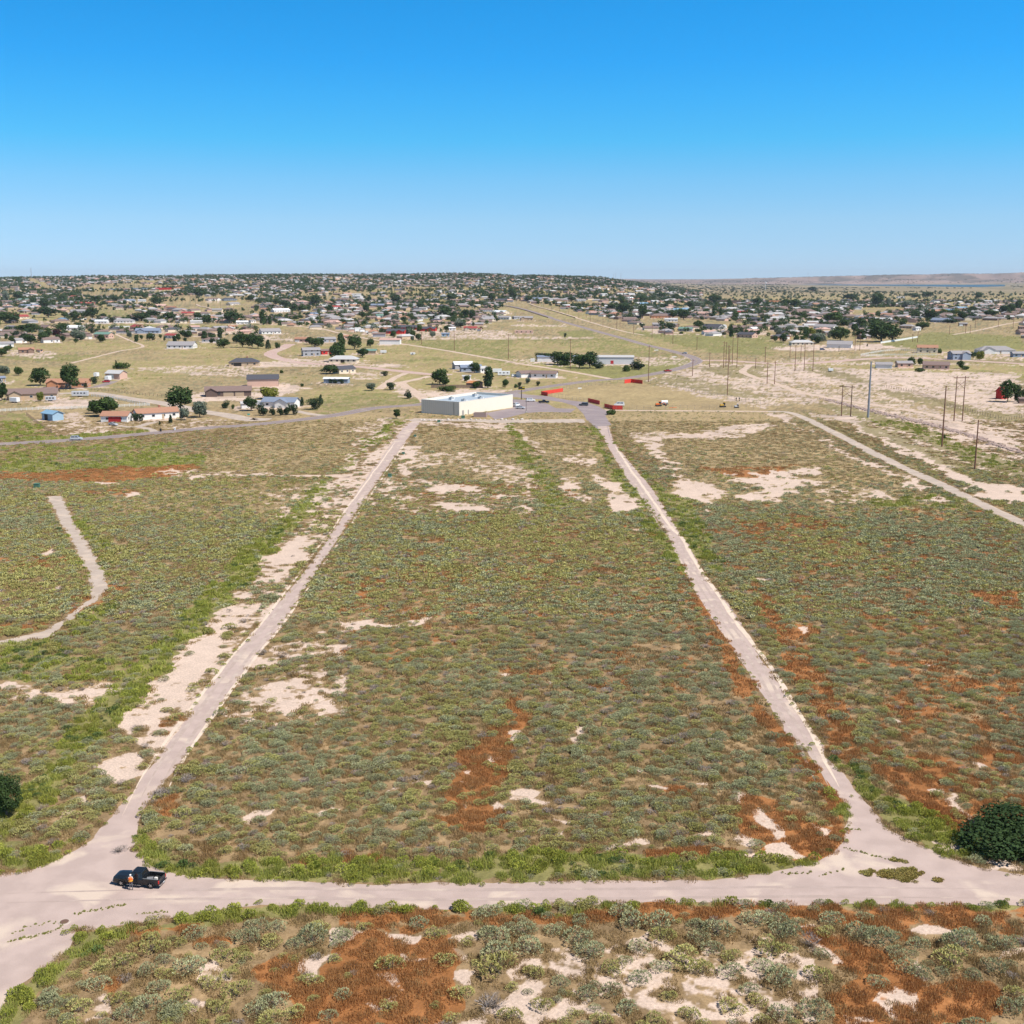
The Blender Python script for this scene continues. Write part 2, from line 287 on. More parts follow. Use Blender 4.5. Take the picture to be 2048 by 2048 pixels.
for k,s,xy in [
('F',.9,(540,0,500,150,300,330,100,500,0,600,0,380,130,250,300,60)),('F',.6,(0,600,500,620,580,600,400,690,150,790,0,790)),('F',1,(880,490,960,600,1300,700,1932,760,1932,850,1400,830,1200,800,960,740,870,600)),
('D',.8,(0,600,1932,590,1932,715,0,725)),('D',1,(700,690,1932,680,1932,716,700,726)),('E',1,(0,590,600,560,870,540,960,480,990,500,860,580,600,640,400,670,0,680)),('E',1,(870,220,960,210,1030,300,1020,380,980,400)),
('E',.85,(900,0,1000,60,1180,220,1500,330,1600,420,1700,450,1650,540,1500,540,1420,490,1230,400,1130,260,1000,120)),('D',.85,(0,860,1932,870,1932,892,0,900)),('E',.85,(0,785,1932,800,1932,826,0,815)),
('F',.95,(1932,1000,1300,1050,700,1150,500,1180,470,1300,130,1500,0,1720,0,1765,150,1765,250,1550,500,1330,900,1150,1932,1080)),
('B',.8,(1350,80,1420,100,1500,260,1640,460,1800,700,1932,900,1932,950,1750,760,1600,520,1450,250)),('B',.8,(1480,100,1932,700,1932,520,1800,450,1600,250)),('C',.75,(0,430,130,560,200,740,300,900,200,900,60,740,0,660)),
('B',.6,(880,80,960,70,1100,300,1300,560,1150,560,980,250)),('B',.85,(0,300,150,180,300,50,370,30,250,110,100,260,0,350)),('C',.8,(1080,20,1400,110,1700,220,1932,300,1932,370,1600,270,1300,130,1050,50)),
('N',.7,(400,480,760,560,700,600,520,570)),('I',1,(350,500,600,490,650,540,420,546)),('I',.5,(0,555,850,545,1300,690,950,690)),('I',.78,(850,500,1932,540,1932,680,1500,660)),
('J',.8,(0,580,160,580,150,620,0,620)),('J',.95,(820,600,1200,505,1600,520,1932,545,1932,640,1100,630)),('K',.85,(0,660,300,660,1090,600,1110,620,300,700,0,700)),('K',.6,(0,480,210,480,330,590,370,640,0,650)),
('A',.9,(0,290,500,300,900,240,1130,260,1100,300,700,312,300,340,0,335)),('A',.5,(0,200,500,190,900,150,1000,200,900,240,500,300,0,290)),
('L',.5,(380,440,800,370,1280,470,1200,490,700,540,500,560)),('L',.55,(1080,160,1400,130,1932,200,1932,160,1300,60,1100,0,1932,0,1932,150)),('H',.6,(1100,570,1932,560,1932,700,1400,640)),
('M',.9,(150,120,500,190,1350,130,1350,185,900,290,700,280,100,150)),('M',.6,(0,150,500,190,900,290,300,215,0,150)),('L',.8,(820,755,1040,620,1140,545,1130,600,1000,700,900,800)),
('G',.4,(660,440,1932,450,1932,475,660,465)),('K',.6,(430,30,750,40,500,100,0,60,0,50)),('G',.5,(660,340,1000,350,1000,390,750,400)),('H',.4,(1000,360,1350,350,1300,420,1000,390)),
('C',.5,(1000,520,1700,560,1932,700,1932,640,1500,450)),('A',.7,(380,1180,560,1080,600,1100,420,1240)),('A',.65,(0,1290,300,1290,700,1400,800,1450,600,1500,0,1500)),('A',.55,(340,480,600,780,660,920,610,980,520,780,380,600)),
('A',.4,(250,480,380,700,500,960,430,950,300,640)),
]: fe('green',k,s,*xy)
for k,s,xy in [
('M',1,(255,405,480,335,850,322,1000,330,1932,500,1932,535,850,525,700,480,480,470,300,440)),
('A',.85,(1100,260,1500,140,1932,60,1932,280,1800,350,1450,360,1150,330)),('A',.7,(560,470,1500,400,1800,400,1500,620,1300,560,700,560)),
('B',.85,(450,100,860,90,1000,260,1100,400,800,400,450,330,400,300)),('B',.85,(970,80,1340,70,1480,240,1600,480,1400,520,1180,380,1000,200)),('B',.8,(1500,10,1932,10,1932,330,1700,250,1520,100)),
('C',.85,(0,10,500,20,900,220,1300,380,1500,560,1000,560,700,520,0,520)),('L',.85,(0,640,500,570,1000,540,1040,580,880,700,750,755,0,755)),
('S',.5,(0,560,2048,560,2048,860,0,860)),('C',.5,(100,500,1300,500,1500,580,1800,620,1200,640)),
]: fe('dry',k,s,*xy)
for w0,w1,xy in [(34,120,(400,485,600,525,800,575,1100,690,1500,860,1932,1010)),(36,90,(260,600,420,640,700,780,1000,930,1250,1057)),(40,70,(230,560,500,690,800,850,1100,1000,1200,1057)),(50,90,(640,610,900,720,1300,900,1700,1057)),(60,60,(300,190,480,250,700,300,760,330)),(50,60,(860,390,1200,450,1600,560,1932,590)),(40,30,(600,150,1000,150,1400,160,1932,170))]:
    FE['over'].append((.80,strip('N',w0,w1,*xy)))
FE['over'].append((.75,ZL('M',1360,215,1600,190,1932,200,1932,290,1700,290,1500,240)));FE['over'].append((.7,ZL('M',1050,300,1250,260,1900,420,1932,460,1500,400)))
# --- roads: polygons in world metres
ROAD={}
def rd(name,z,matn,k,*xy,jit=.25,kind='structure'): ROAD.setdefault(matn,[]).append((name,z,[ZP(k,xy[i],xy[i+1])[:2] for i in range(0,len(xy),2)],jit))
# near pale road: junction left, junction right, branch to the lower left
near=[]
near+=[Z('F',-400,820),Z('F',0,798),Z('F',160,788),Z('F',400,690),Z('F',590,580),Z('F',740,400),Z('F',870,240),Z('F',990,90),Z('A',1030,1700)]
near+=[Z('A',1100,1590),Z('A',1300,1330),Z('A',1500,1110),Z('A',1700,870),Z('A',1925,545),Z('B',0,600),Z('B',90,455),Z('B',180,330),Z('B',290,180),Z('B',350,95),Z('B',400,60)]
near+=[Z('B',450,60),Z('B',420,95),Z('B',320,230),Z('B',215,380),Z('B',110,530),Z('B',0,690),Z('A',1830,760),Z('A',1700,960),Z('A',1560,1180),Z('A',1400,1380),Z('A',1200,1660)]
near+=[Z('F',1160,100),Z('F',1040,230),Z('F',940,340),Z('F',885,480),Z('F',862,560),Z('F',885,650),Z('F',960,740),Z('F',1090,790),Z('F',1250,815),Z('F',1500,830),Z('F',1932,848)]
near+=[Z('D',400,742),Z('D',700,736),Z('D',1000,735),Z('D',1300,730),Z('D',1932,718),Z('E',300,672),Z('E',500,652),Z('E',700,615),Z('E',850,580),Z('E',940,535),Z('E',1000,470),Z('E',1028,360),Z('E',1015,295),Z('E',960,220),Z('E',870,110),Z('E',805,0)]
near+=[Z('C',632,1790),Z('C',530,1640),Z('C',430,1480),Z('C',338,1340),Z('C',230,1180),Z('C',120,1010),Z('C',50,870),Z('C',-10,750),Z('B',1800,670),Z('B',1700,530),Z('B',1600,400),Z('B',1500,240),Z('B',1420,90)]
near+=[Z('B',1484,88),Z('B',1512,180),Z('B',1618,310),Z('B',1720,430),Z('B',1822,590),Z('C',24,670),Z('C',86,750),Z('C',168,910),Z('C',290,1060),Z('C',408,1240),Z('C',478,1370),Z('C',588,1520),Z('C',708,1690),Z('C',825,1850)]
near+=[Z('E',900,30),Z('E',1000,130),Z('E',1130,290),Z('E',1230,410),Z('E',1340,470),Z('E',1500,540),Z('E',1700,610),Z('E',1932,650),Z('E',2400,660),Z('E',2400,815)]
near+=[Z('E',1932,803),Z('E',700,797),Z('E',0,787),Z('D',1300,866),Z('D',800,880),Z('D',300,870),Z('D',0,852),Z('F',1600,1012),Z('F',1300,1050),Z('F',900,1110),Z('F',700,1150),Z('F',560,1162),Z('F',480,1150),Z('F',465,1250),Z('F',430,1310),Z('F',300,1400),Z('F',130,1510),Z('F',30,1640),Z('F',-30,1765),Z('F',-500,1900)]
NEAR=near
ROAD['pale']=[('worn_road',.012,[P(*q)[:2] for q in near],.13)]
rd('dirt_track',.008,'gravel','A',255,478,335,474,440,660,520,800,590,930,595,990,540,1050,440,1120,350,1190,280,1250,100,1285,0,1295,-200,1310,-200,1300,0,1272,230,1222,330,1170,420,1110,500,1040,512,1000,480,900,400,740,320,600,jit=.35)
rd('side_road',.008,'track','A',1932,372,1800,370,1500,366,1500,360,1800,358,1950,352)
rd('side_road',.008,'track','B',-20,372,130,362,200,330,230,300,180,395,130,378,0,382)
rd('dirt_road',.008,'gravel','B',380,60,640,62,860,72,1350,70,1350,60,1340,50,860,54,400,46)
# highway
hw_top=[('K',-300,708),('K',0,702),('K',500,672),('K',1100,620),('K',1600,575),('K',1932,553),('L',560,565),('L',900,505),('L',1290,475)]
hw=[Z(*q) for q in hw_top]+[Z('M',-60,420),Z('M',0,395),Z('M',200,360),Z('M',600,305),Z('M',850,285),Z('M',1100,240),Z('M',1300,200),Z('M',1370,165),Z('M',1340,130),Z('M',1250,95),Z('M',1000,35),Z('I',700,510),Z('I',420,435),Z('I',200,375),Z('I',60,330),Z('I',0,312),Z('I',-60,306)]
hwb=[Z('I',-60,312),Z('I',0,320),Z('I',100,345),Z('I',280,400),Z('I',420,447),Z('I',600,510),Z('I',900,590),Z('I',1150,645),Z('M',1250,110),Z('M',1330,135),Z('M',1355,160),Z('M',1340,185),Z('M',1250,215),Z('M',1000,262),Z('M',800,292),Z('M',400,350),Z('M',0,400)]
def ribbon(k,w,*xy,z=.02):
    pts=[ZP(k,xy[i],xy[i+1]) if not isinstance(k,list) else P(*Z(k[i//2],xy[i],xy[i+1])) for i in range(0,len(xy),2)]
    return ribw(pts,w)
def ribw(pts,w):
    # smooth + offset
    q=[]
    n=len(pts)
    for i in range(n-1):
        p0=pts[max(i-1,0)];p1=pts[i];p2=pts[i+1];p3=pts[min(i+2,n-1)]
        for s in range(8):
            t=s/8;q.append(tuple(.5*((2*p1[c])+(-p0[c]+p2[c])*t+(2*p0[c]-5*p1[c]+4*p2[c]-p3[c])*t*t+(-p0[c]+3*p1[c]-3*p2[c]+p3[c])*t**3) for c in (0,1)))
    q.append(pts[-1][:2]);l=[];r=[]
    for i,(x,y) in enumerate(q):
        a=q[max(i-1,0)];b=q[min(i+1,len(q)-1)];dx,dy=b[0]-a[0],b[1]-a[1];d=math.hypot(dx,dy) or 1
        l.append((x-dy/d*w/2,y+dx/d*w/2));r.append((x+dy/d*w/2,y-dx/d*w/2))
    return l,r
HWC=[Z('K',-300,716),Z('K',0,710),Z('K',560,678),Z('K',1150,628),Z('K',1600,585),Z('K',1932,562),Z('L',560,573),Z('L',900,513),Z('L',1250,485),Z('L',1500,440),Z('L',1860,405),Z('M',0,396),Z('M',200,362),Z('M',600,308),Z('M',850,290),Z('M',1100,250),Z('M',1270,212),Z('M',1385,172),Z('M',1390,148),Z('M',1340,122),Z('M',1200,82),Z('M',1000,34),Z('I',860,560),Z('I',640,500),Z('I',420,438),Z('I',230,380),Z('I',80,335),Z('I',0,318),Z('I',-70,308)]
HWP=[P(*q) for q in HWC]
RIB=[] # (name,mat,left,right,z)
def rb(name,matn,w,pts,z=.02): l,r=ribw(pts,w);RIB.append((name,matn,l,r,z))
rb('highway','asphalt',8.5,HWP,.024)
def zpts(*a): return [ZP(*q) for q in a]
rb('dirt_path','track',3.2,zpts(('G',540,740),('G',700,700),('G',900,650),('G',1080,615),('G',980,570),('G',850,510),('G',820,480)),.012)
rb('gravel_road','gravel',9,zpts(('K',430,330),('K',700,325),('K',1000,370),('K',1250,405),('K',1500,460),('K',1700,490),('K',1900,530),('L',60,590)),.016)
rb('gravel_road','redgravel',11,zpts(('L',260,30),('L',200,60),('L',110,100),('L',160,135),('L',330,170),('L',700,195),('L',1000,225),('L',1300,258),('L',1480,262)),.016)
rb('dirt_track','track',5,zpts(('L',1130,250),('L',1050,285),('L',980,330),('L',930,370)),.012)
rb('dirt_track','track',6,zpts(('L',1320,272),('L',1200,300),('L',1100,325),('L',1180,380),('L',1250,430),('L',1290,470)),.012)
rb('dirt_track','track',5,zpts(('H',500,480),('H',700,530),('H',1000,580),('H',1400,640),('H',1800,710),('L',1932,165),('M',0,170),('M',300,215),('M',560,260),('M',780,300)),.012)
rb('dirt_track','track',4,zpts(('I',130,295),('I',300,345),('I',500,405),('I',800,490),('I',1000,530)),.012)
rb('gravel_road','redgravel',12,zpts(('I',1390,722),('M',1600,155),('M',1932,175),('N',300,175),('N',900,135),('N',1400,150),('N',1932,180)),.016)
rb('dirt_track','track',5,zpts(('M',1800,190),('M',1740,235),('M',1800,270),('M',1932,310),('N',200,380),('N',420,430),('N',800,490),('N',1200,555),('N',1500,640),('N',1932,690)),.012)
rb('service_track','gravel',4.2,zpts(('N',0,540),('N',150,545),('N',300,600),('N',600,750),('N',900,905),('C',1500,425),('C',1700,520),('C',1932,628),('C',2300,800)),.014)
rb('dirt_track','track',4.5,zpts(('M',620,525),('M',900,532),('M',1400,535),('M',1932,540),('N',80,545)),.010)
rb('red_street','redgravel',9,zpts(('G',1000,295),('G',1100,325),('G',1250,350),('G',1400,395),('G',1440,410),('G',1380,430)),.016)
rb('dirt_track','track',5,zpts(('G',1480,300),('G',1600,335),('G',1700,370),('G',1900,430),('H',100,430),('H',350,465),('H',500,490)),.012)
rb('dirt_track','track',5,zpts(('J',1400,525),('J',1600,490),('J',1800,445),('J',1932,425)),.012)
rb('driveway','gravel',4,zpts(('K',880,570),('K',960,580),('K',1040,578),('K',1120,555),('K',1200,540)),.013)
rb('driveway','gravel',4,zpts(('K',1020,580),('K',1100,590),('K',1160,612),('K',1180,625)),.017)
rb('driveway','gravel',5,zpts(('L',300,535),('L',420,560),('L',520,570)),.015)
rb('driveway','asphalt',6,zpts(('K',480,290),('K',600,285),('K',740,275),('K',860,235)),.015)
# side street paving from the store lot to the right hand road
ROAD['lot']=[('parking_lot',.03,[P(*Z(*q))[:2] for q in [('M',-130,600),('M',-30,585),('M',100,552),('M',220,543),('M',440,548),('M',480,520),('M',330,515),('M',270,482),('M',120,452),('M',0,448),('O',1385,420),('O',1385,560),('O',980,640)]],0),
 ('side_street',.034,[P(*Z(*q))[:2] for q in [('M',-60,425),('M',20,398),('M',110,412),('M',270,425),('M',430,455),('M',560,470),('M',650,500),('M',735,545),('M',705,575),('M',750,640),('M',720,650),('M',725,690),('M',745,755),('B',1478,88),('B',1420,90),('M',690,755),('M',650,680),('M',560,600),('M',540,560),('M',480,500),('M',380,470),('M',250,450),('M',100,440),('O',1385,400)]],0)]
def densify(poly,step,jit,seed):
    out=[];n=len(poly)
    for i in range(n):
        a=poly[i];b=poly[(i+1)%n];d=math.hypot(b[0]-a[0],b[1]-a[1]);k=max(1,min(500,int(d/step)))
        for s in range(k):
            x=a[0]+(b[0]-a[0])*s/k;y=a[1]+(b[1]-a[1])*s/k
            if jit:
                x+=(float(fbm(x,y,1.1,seed,2))-.5)*4*jit+(float(fbm(x,y,5,seed+8,2))-.5)*4*jit;y+=(float(fbm(x,y,1.1,seed+5,2))-.5)*4*jit+(float(fbm(x,y,5,seed+18,2))-.5)*4*jit
            out.append((x,y))
    return out
ROADPOLYS=[]  # world polygons, used to keep plants off
for mk,lst in ROAD.items():
    for (nm,z,poly,jit) in lst: ROADPOLYS.append(poly)
for (nm,mk,l,r,z) in RIB: ROADPOLYS.append(l+r[::-1])
def on_road(x,y):
    m=np.zeros(x.shape,bool)
    for p in ROADPOLYS:m|=pip(x,y,p)
    return m
def cover(x,y):
    """strengths 0..1 of sand, rust, green, dry at world points"""
    amp=np.clip(y/120,.8,7)
    wx=x+(fbm(x,y,7,21,3)-.5)*5.8*amp*.6+(fbm(x,y,1.6,24,2)-.5)*1.3
    wy=y+(fbm(x,y,7,31,3)-.5)*5.8*amp*.8+(fbm(x,y,1.6,34,2)-.5)*1.3
    near=y<2600
    u,v=proj(wx,np.maximum(wy,40))
    out={}
    for i,t in enumerate(FE):
        m=np.zeros(x.shape)
        for s,poly in FE[t]:
            k=pip(u,v,poly)
            m[k]=np.maximum(m[k],s if t=='sand' else 1.3 if s>=.9 else s*1.12)
        if t=='sand' and PADS:
            for (hx_,hy_,hr_) in PADS:
                k=(np.abs(wx-hx_)<hr_*1.6)&(np.abs(wy-hy_)<hr_*1.6)
                if k.any():m[k]=np.maximum(m[k],.80*np.clip(1.5-np.hypot(wx[k]-hx_,wy[k]-hy_)/hr_,0,1))
        n=fbm(x,y,1.7,50+7*i,4)*.5+fbm(x,y,.6,90+i,2)*.2+fbm(x,y,6,80+i,3)*.3
        n=np.clip((n-.5)*2.6+.53,0,1)
        e=.10
        out[t]=sstep(-e,e,m-n)*(m>0)
        if t=='sand': out['sandw']=m
    return out
# ------------------------------------------------------------ ground sheet
C_SAND=np.array((.62,.48,.39));C_LITTER=np.array((.29,.20,.11));C_RUST=np.array((.33,.14,.05));C_GREEN=np.array((.19,.185,.07));C_DRY=np.array((.365,.272,.148));C_SAGE=np.array((.19,.20,.115))
def ground_color(x,y):
    c=cover(x,y)
    n1=fbm(x,y,1.3,101,3)[:,None];n2=fbm(x,y,14,102,3)[:,None];n3=fbm(x,y,160,103,3)[:,None];n4=fbm(x,y,2.2,140,3)[:,None]
    col=C_LITTER*(.5+.95*n1)*(.85+.3*n2)
    # beyond the real shrubs the plants are a few decimetres apart: mottled sage and straw
    far=sstep(480,620,y)[:,None]
    mott=sstep(.42,.58,fbm(x,y,2.6,107,3))[:,None]
    straw=C_DRY*(.55+.5*n2)*(.62+.62*n1)*(.8+.4*fbm(x,y,45,170,3)[:,None]);sg=C_SAGE*(.8+.5*n1)
    farc=straw*(1-mott*.5)+sg*mott*.5
    town=sstep(560,800,y)[:,None]
    gm=sstep(.44,.64,n3)*.62
    farc=farc*(1-gm)+(C_GREEN*1.25*(.8+.5*n2)+np.array((.07,.045,.01)))*gm
    col=col*(1-far)+farc*far
    col=col*(.88+.24*n4)
    def mix(col,m,tgt): m=m[:,None];return col*(1-m)+tgt*m
    col=mix(col,c['dry']*.85,C_DRY*(.72+.55*n1)*(.8+.4*n2))
    col=mix(col,c['green']*.85,C_GREEN*(.65+.7*n1)+np.array((.05,.04,.01))*n2)
    col=mix(col,c['rust']*.95,C_RUST*(.7+.6*n1)*(.75+.5*n2))
    col=mix(col,c['sand'],(C_SAND*(1-.2*sstep(.45,.62,fbm(x,y,9,150,4))[:,None]*sstep(380,520,y)[:,None]))*(.84+.24*n1)*(.9+.16*n2))
    oc=c['over'][:,None]*.85;col=col*(1-oc)+oc*((.5*C_GREEN+.5*C_DRY)*(.6+.6*n1)*(.7+.5*n2))
    # far land: tan plain with scrub, pinkish mesa slopes, dark caps
    hz=height(x,y);F2=sstep(3500,6500,y)[:,None]
    plain=np.array((.31,.24,.145))*(.7+.5*n3)
    sl=sstep(.5,.6,fbm(x,y,220,111,4))[:,None]
    plain=plain*(1-.5*sl)+C_SAGE*.55*.5*sl
    mes=np.array((.30,.215,.18))*(.55+.8*fbm(x,y*.5,260,112,5)[:,None]);dk=sstep(.50,.60,fbm(x,y,420,115,4))[:,None];mes=mes*(1-.6*dk)+np.array((.06,.065,.05))*.6*dk
    mm=sstep(12000,13000,y)[:,None]
    plain=plain*(1-mm)+mes*mm
    col=col*(1-F2)+plain*F2
    return col
def build_ground():
    ys=list(np.linspace(-400,60,12))+[]
    y=60.
    while y<42000:
        ys.append(y);
        b=1.6 if y<900 else (1.8 if y<5000 else 2.4)
        # step that spans about b picture units
        y+=max(b*y*y/(H*FPX)*1.0,.22) if y<5000 else y*.035 if y>16000 else y*.022
    ys=np.array(sorted(set(ys)))
    t=np.linspace(-.60,.60,1150)
    t=np.concatenate([[-3,-2,-1.4,-1,-.85,-.72,-.65],t,[.65,.72,.85,1,1.4,2,3]])
    T,Y=np.meshgrid(t,ys);X=T*np.maximum(Y,70.)
    ny,nx=X.shape;x=X.ravel();yv=Y.ravel()
    zz=height(x,yv)
    # lake basin is level
    col=np.zeros((x.size,4),np.float32);col[:,3]=1
    CH=200000
    for i in range(0,x.size,CH): col[i:i+CH,:3]=ground_color(x[i:i+CH],yv[i:i+CH])
    idx=np.arange(ny*nx).reshape(ny,nx)
    F=np.stack([idx[:-1,:-1],idx[:-1,1:],idx[1:,1:],idx[1:,:-1]],-1).reshape(-1,4)
    m,nt,b=nodes('ground_cover');L=nt.links
    at=nt.nodes.new('ShaderNodeAttribute');at.attribute_name='cover'
    tc=nt.nodes.new('ShaderNodeTexCoord')
    n=nt.nodes.new('ShaderNodeTexNoise');n.inputs['Scale'].default_value=3.2;n.inputs['Detail'].default_value=6;n.inputs['Roughness'].default_value=.7
    L.new(tc.outputs['Object'],n.inputs['Vector'])
    mr=nt.nodes.new('ShaderNodeMapRange');mr.inputs['From Min'].default_value=.25;mr.inputs['From Max'].default_value=.75;mr.inputs['To Min'].default_value=.62;mr.inputs['To Max'].default_value=1.26
    L.new(n.outputs['Fac'],mr.inputs['Value'])
    sc=nt.nodes.new('ShaderNodeVectorMath');sc.operation='SCALE';L.new(at.outputs['Color'],sc.inputs[0]);L.new(mr.outputs[0],sc.inputs['Scale'])
    L.new(sc.outputs[0],b.inputs['Base Color']);b.inputs['Roughness'].default_value=.95;b.inputs['Specular IOR Level'].default_value=.1
    bp=nt.nodes.new('ShaderNodeBump');bp.inputs['Strength'].default_value=.5;bp.inputs['Distance'].default_value=.08
    L.new(n.outputs['Fac'],bp.inputs['Height']);L.new(bp.outputs[0],b.inputs['Normal'])
    me=np_mesh('ground',np.stack([x,yv,zz],-1),F,[m],attrs={'cover':('POINT','FLOAT_COLOR',col)},smooth=True)
    o=link('ground',me);tag(o,kind='structure');print('ground verts',x.size)
# ------------------------------------------------------------ roads
def roadmat(name,c1,c2,c3,sc=.35,streak=None):
    m,nt,b=nodes(name);L=nt.links
    tc=nt.nodes.new('ShaderNodeTexCoord')
    def N(s,det=5,dist=0):
        n=nt.nodes.new('ShaderNodeTexNoise');n.inputs['Scale'].default_value=s;n.inputs['Detail'].default_value=det;n.inputs['Distortion'].default_value=dist
        L.new(tc.outputs['Object'],n.inputs['Vector']);return n
    def M(f,a,b_,lo,hi):
        mr=nt.nodes.new('ShaderNodeMapRange');mr.inputs['From Min'].default_value=lo;mr.inputs['From Max'].default_value=hi
        L.new(f,mr.inputs['Value']);mx=nt.nodes.new('ShaderNodeMix');mx.data_type='RGBA';L.new(mr.outputs[0],mx.inputs['Factor'])
        for s,v in (('A',a),('B',b_)):
            if isinstance(v,tuple):mx.inputs[s].default_value=(*v,1)
            else:L.new(v,mx.inputs[s])
        return mx.outputs['Result']
    a=M(N(sc).outputs['Fac'],c1,c2,.4,.62)
    a=M(N(sc*.45,4,.6).outputs['Fac'],a,c3,.54,.66)
    f=N(9,3);mr=nt.nodes.new('ShaderNodeMapRange');mr.inputs['To Min'].default_value=.86;mr.inputs['To Max'].default_value=1.12;L.new(f.outputs['Fac'],mr.inputs['Value'])
    s=nt.nodes.new('ShaderNodeVectorMath');s.operation='SCALE';L.new(a,s.inputs[0]);L.new(mr.outputs[0],s.inputs['Scale'])
    L.new(s.outputs[0],b.inputs['Base Color']);b.inputs['Roughness'].default_value=.93;b.inputs['Specular IOR Level'].default_value=.15
    bp=nt.nodes.new('ShaderNodeBump');bp.inputs['Strength'].default_value=.3;bp.inputs['Distance'].default_value=.03;L.new(f.outputs['Fac'],bp.inputs['Height']);L.new(bp.outputs[0],b.inputs['Normal'])
    MC[name]=m;return m
RM={'pale':roadmat('worn_pale_asphalt',(.415,.32,.285),(.47,.365,.325),(.56,.45,.37)),
 'track':roadmat('dirt',(.50,.37,.29),(.58,.45,.36),(.42,.33,.24),.5),
 'gravel':roadmat('grey_gravel',(.40,.325,.27),(.46,.38,.32),(.52,.42,.34)),
 'asphalt':roadmat('asphalt',(.24,.19,.19),(.27,.22,.215),(.31,.25,.235),.2),
 'lot':roadmat('lot_asphalt',(.26,.21,.215),(.29,.24,.24),(.31,.26,.25),.15),
 'redgravel':roadmat('red_gravel',(.45,.31,.265),(.50,.36,.31),(.52,.41,.34),.2)}
def flat_poly(name,poly,z,m):
    ps=[Vector((x,y,0)) for x,y in poly];tri=tessellate_polygon([ps])
    me=bpy.data.meshes.new(name);me.from_pydata([(p.x,p.y,z) for p in ps],[],[t for t in tri]);me.materials.append(m)
    bm=bmesh.new();bm.from_mesh(me)
    for f in bm.faces:
        if f.normal.z<0:f.normal_flip()
    bm.to_mesh(me);bm.free()
    return tag(link(name,me),kind='structure')
for mk,lst in ROAD.items():
    for i,(nm,z,poly,jit) in enumerate(lst):
        flat_poly(nm,densify(poly,.6,jit,200+i) if jit else poly,z,RM[mk])
for nm,mk,l,r,z in RIB:
    V=[];n=len(l);rows=[]
    L2=[];R2=[]
    for i in range(n-1):
        d=math.hypot(l[i+1][0]-l[i][0],l[i+1][1]-l[i][1]);k=max(1,int(d/4))
        for s in range(k):
            f=s/k;a=[l[i][c]+(l[i+1][c]-l[i][c])*f for c in (0,1)];b=[r[i][c]+(r[i+1][c]-r[i][c])*f for c in (0,1)]
            L2.append(a);R2.append(b)
    L2.append(l[-1]);R2.append(r[-1])
    A=np.array(L2);B=np.array(R2)
    if mk in('track','gravel','redgravel'):
        j=(fbm(A[:,0],A[:,1],9,300)-.5)*1.6;j2=(fbm(B[:,0],B[:,1],9,301)-.5)*1.6
        D=(A-B)/np.linalg.norm(A-B,axis=1)[:,None];A=A+D*j[:,None];B=B-D*j2[:,None]
    fr=np.linspace(0,1,5);PTS=np.stack([B+(A-B)*q for q in fr],1).reshape(-1,2)
    hz=height(PTS[:,0],PTS[:,1])+z+np.where(PTS[:,1]>1900,1.0,0)
    m_=len(A);idx=np.arange(m_*5).reshape(m_,5);F=np.stack([idx[:-1,:-1],idx[1:,:-1],idx[1:,1:],idx[:-1,1:]],-1).reshape(-1,4)
    me=np_mesh(nm,np.column_stack([PTS,hz]),F[:,::-1],[RM[mk]],smooth=True)
    tag(link(nm,me),kind='structure')
def wheel_lines(nm,cent,offs,w,z,m,seed):
    l,r_=ribw(cent,1)
    for o in offs:
        V=[];A=np.array(l);B=np.array(r_);L2=[]
        for i in range(len(A)-1):
            k=max(1,int(np.linalg.norm(A[i+1]-A[i])/1.2))
            for q in range(k):L2.append(np.concatenate([A[i]+(A[i+1]-A[i])*q/k,B[i]+(B[i+1]-B[i])*q/k]))
        L2=np.array(L2);c=(L2[:,:2]+L2[:,2:])/2;d=L2[:,:2]-L2[:,2:];ww=w*(.55+.9*fbm(c[:,0],c[:,1],4,seed,3));ww=ww*np.minimum(1,np.minimum(np.arange(len(c)),np.arange(len(c))[::-1])/14.)+.01;oo=o+(fbm(c[:,0],c[:,1],14,seed+1,2)-.5)*.5
        V=np.stack([c+d*(oo-ww/2)[:,None],c+d*(oo+ww/2)[:,None]],1).reshape(-1,2);n_=len(c);F_=np.array([(2*i,2*i+2,2*i+3,2*i+1) for i in range(n_-1)])
        me=np_mesh(nm,np.column_stack([V,np.full(len(V),z)]),F_[:,::-1],[m]);tag(link(nm,me),kind='structure')
rut=roadmat('compacted_rut',(.40,.31,.27),(.45,.355,.31),(.50,.41,.35),.8);lit=roadmat('loose_sand',(.62,.50,.40),(.66,.54,.44),(.56,.45,.37),.8)
rut2=roadmat('faint_rut',(.385,.30,.265),(.43,.335,.30),(.50,.40,.34),.6)
LC=[ZP('F',900,420)]+[ZP('F',1090,60)]+[ZP('A',(a+b_)/2,(c_+d_)/2) for a,b_,c_,d_ in ((1100,1200,1590,1660),(1300,1400,1330,1380),(1500,1560,1110,1180),(1700,1830,870,760))]+[ZP('B',40,600),ZP('B',150,440),ZP('B',250,300),ZP('B',340,170)]
RCn=[ZP('E',940,200),ZP('E',870,60)]+[ZP('C',a,b_) for a,b_ in ((730,1800),(600,1590),(500,1420),(360,1230),(245,1060),(100,850),(25,710))]+[ZP('B',1800,640),ZP('B',1690,470),ZP('B',1590,330),ZP('B',1500,190)]
wheel_lines('wheel_track',LC,(-.9,.85),.55,.020,rut,310);wheel_lines('sand_drift',LC,(-2.0,2.05),.5,.023,lit,320)
wheel_lines('wheel_track',RCn,(.35,1.7),.5,.020,rut,330);wheel_lines('sand_drift',RCn,(-.9,),.8,.023,lit,340)
FC=[ZP('F',0,960),ZP('F',700,940),ZP('F',1400,930),ZP('D',0,790),ZP('D',800,800),ZP('D',1700,795),ZP('E',600,735),ZP('E',1932,740)]
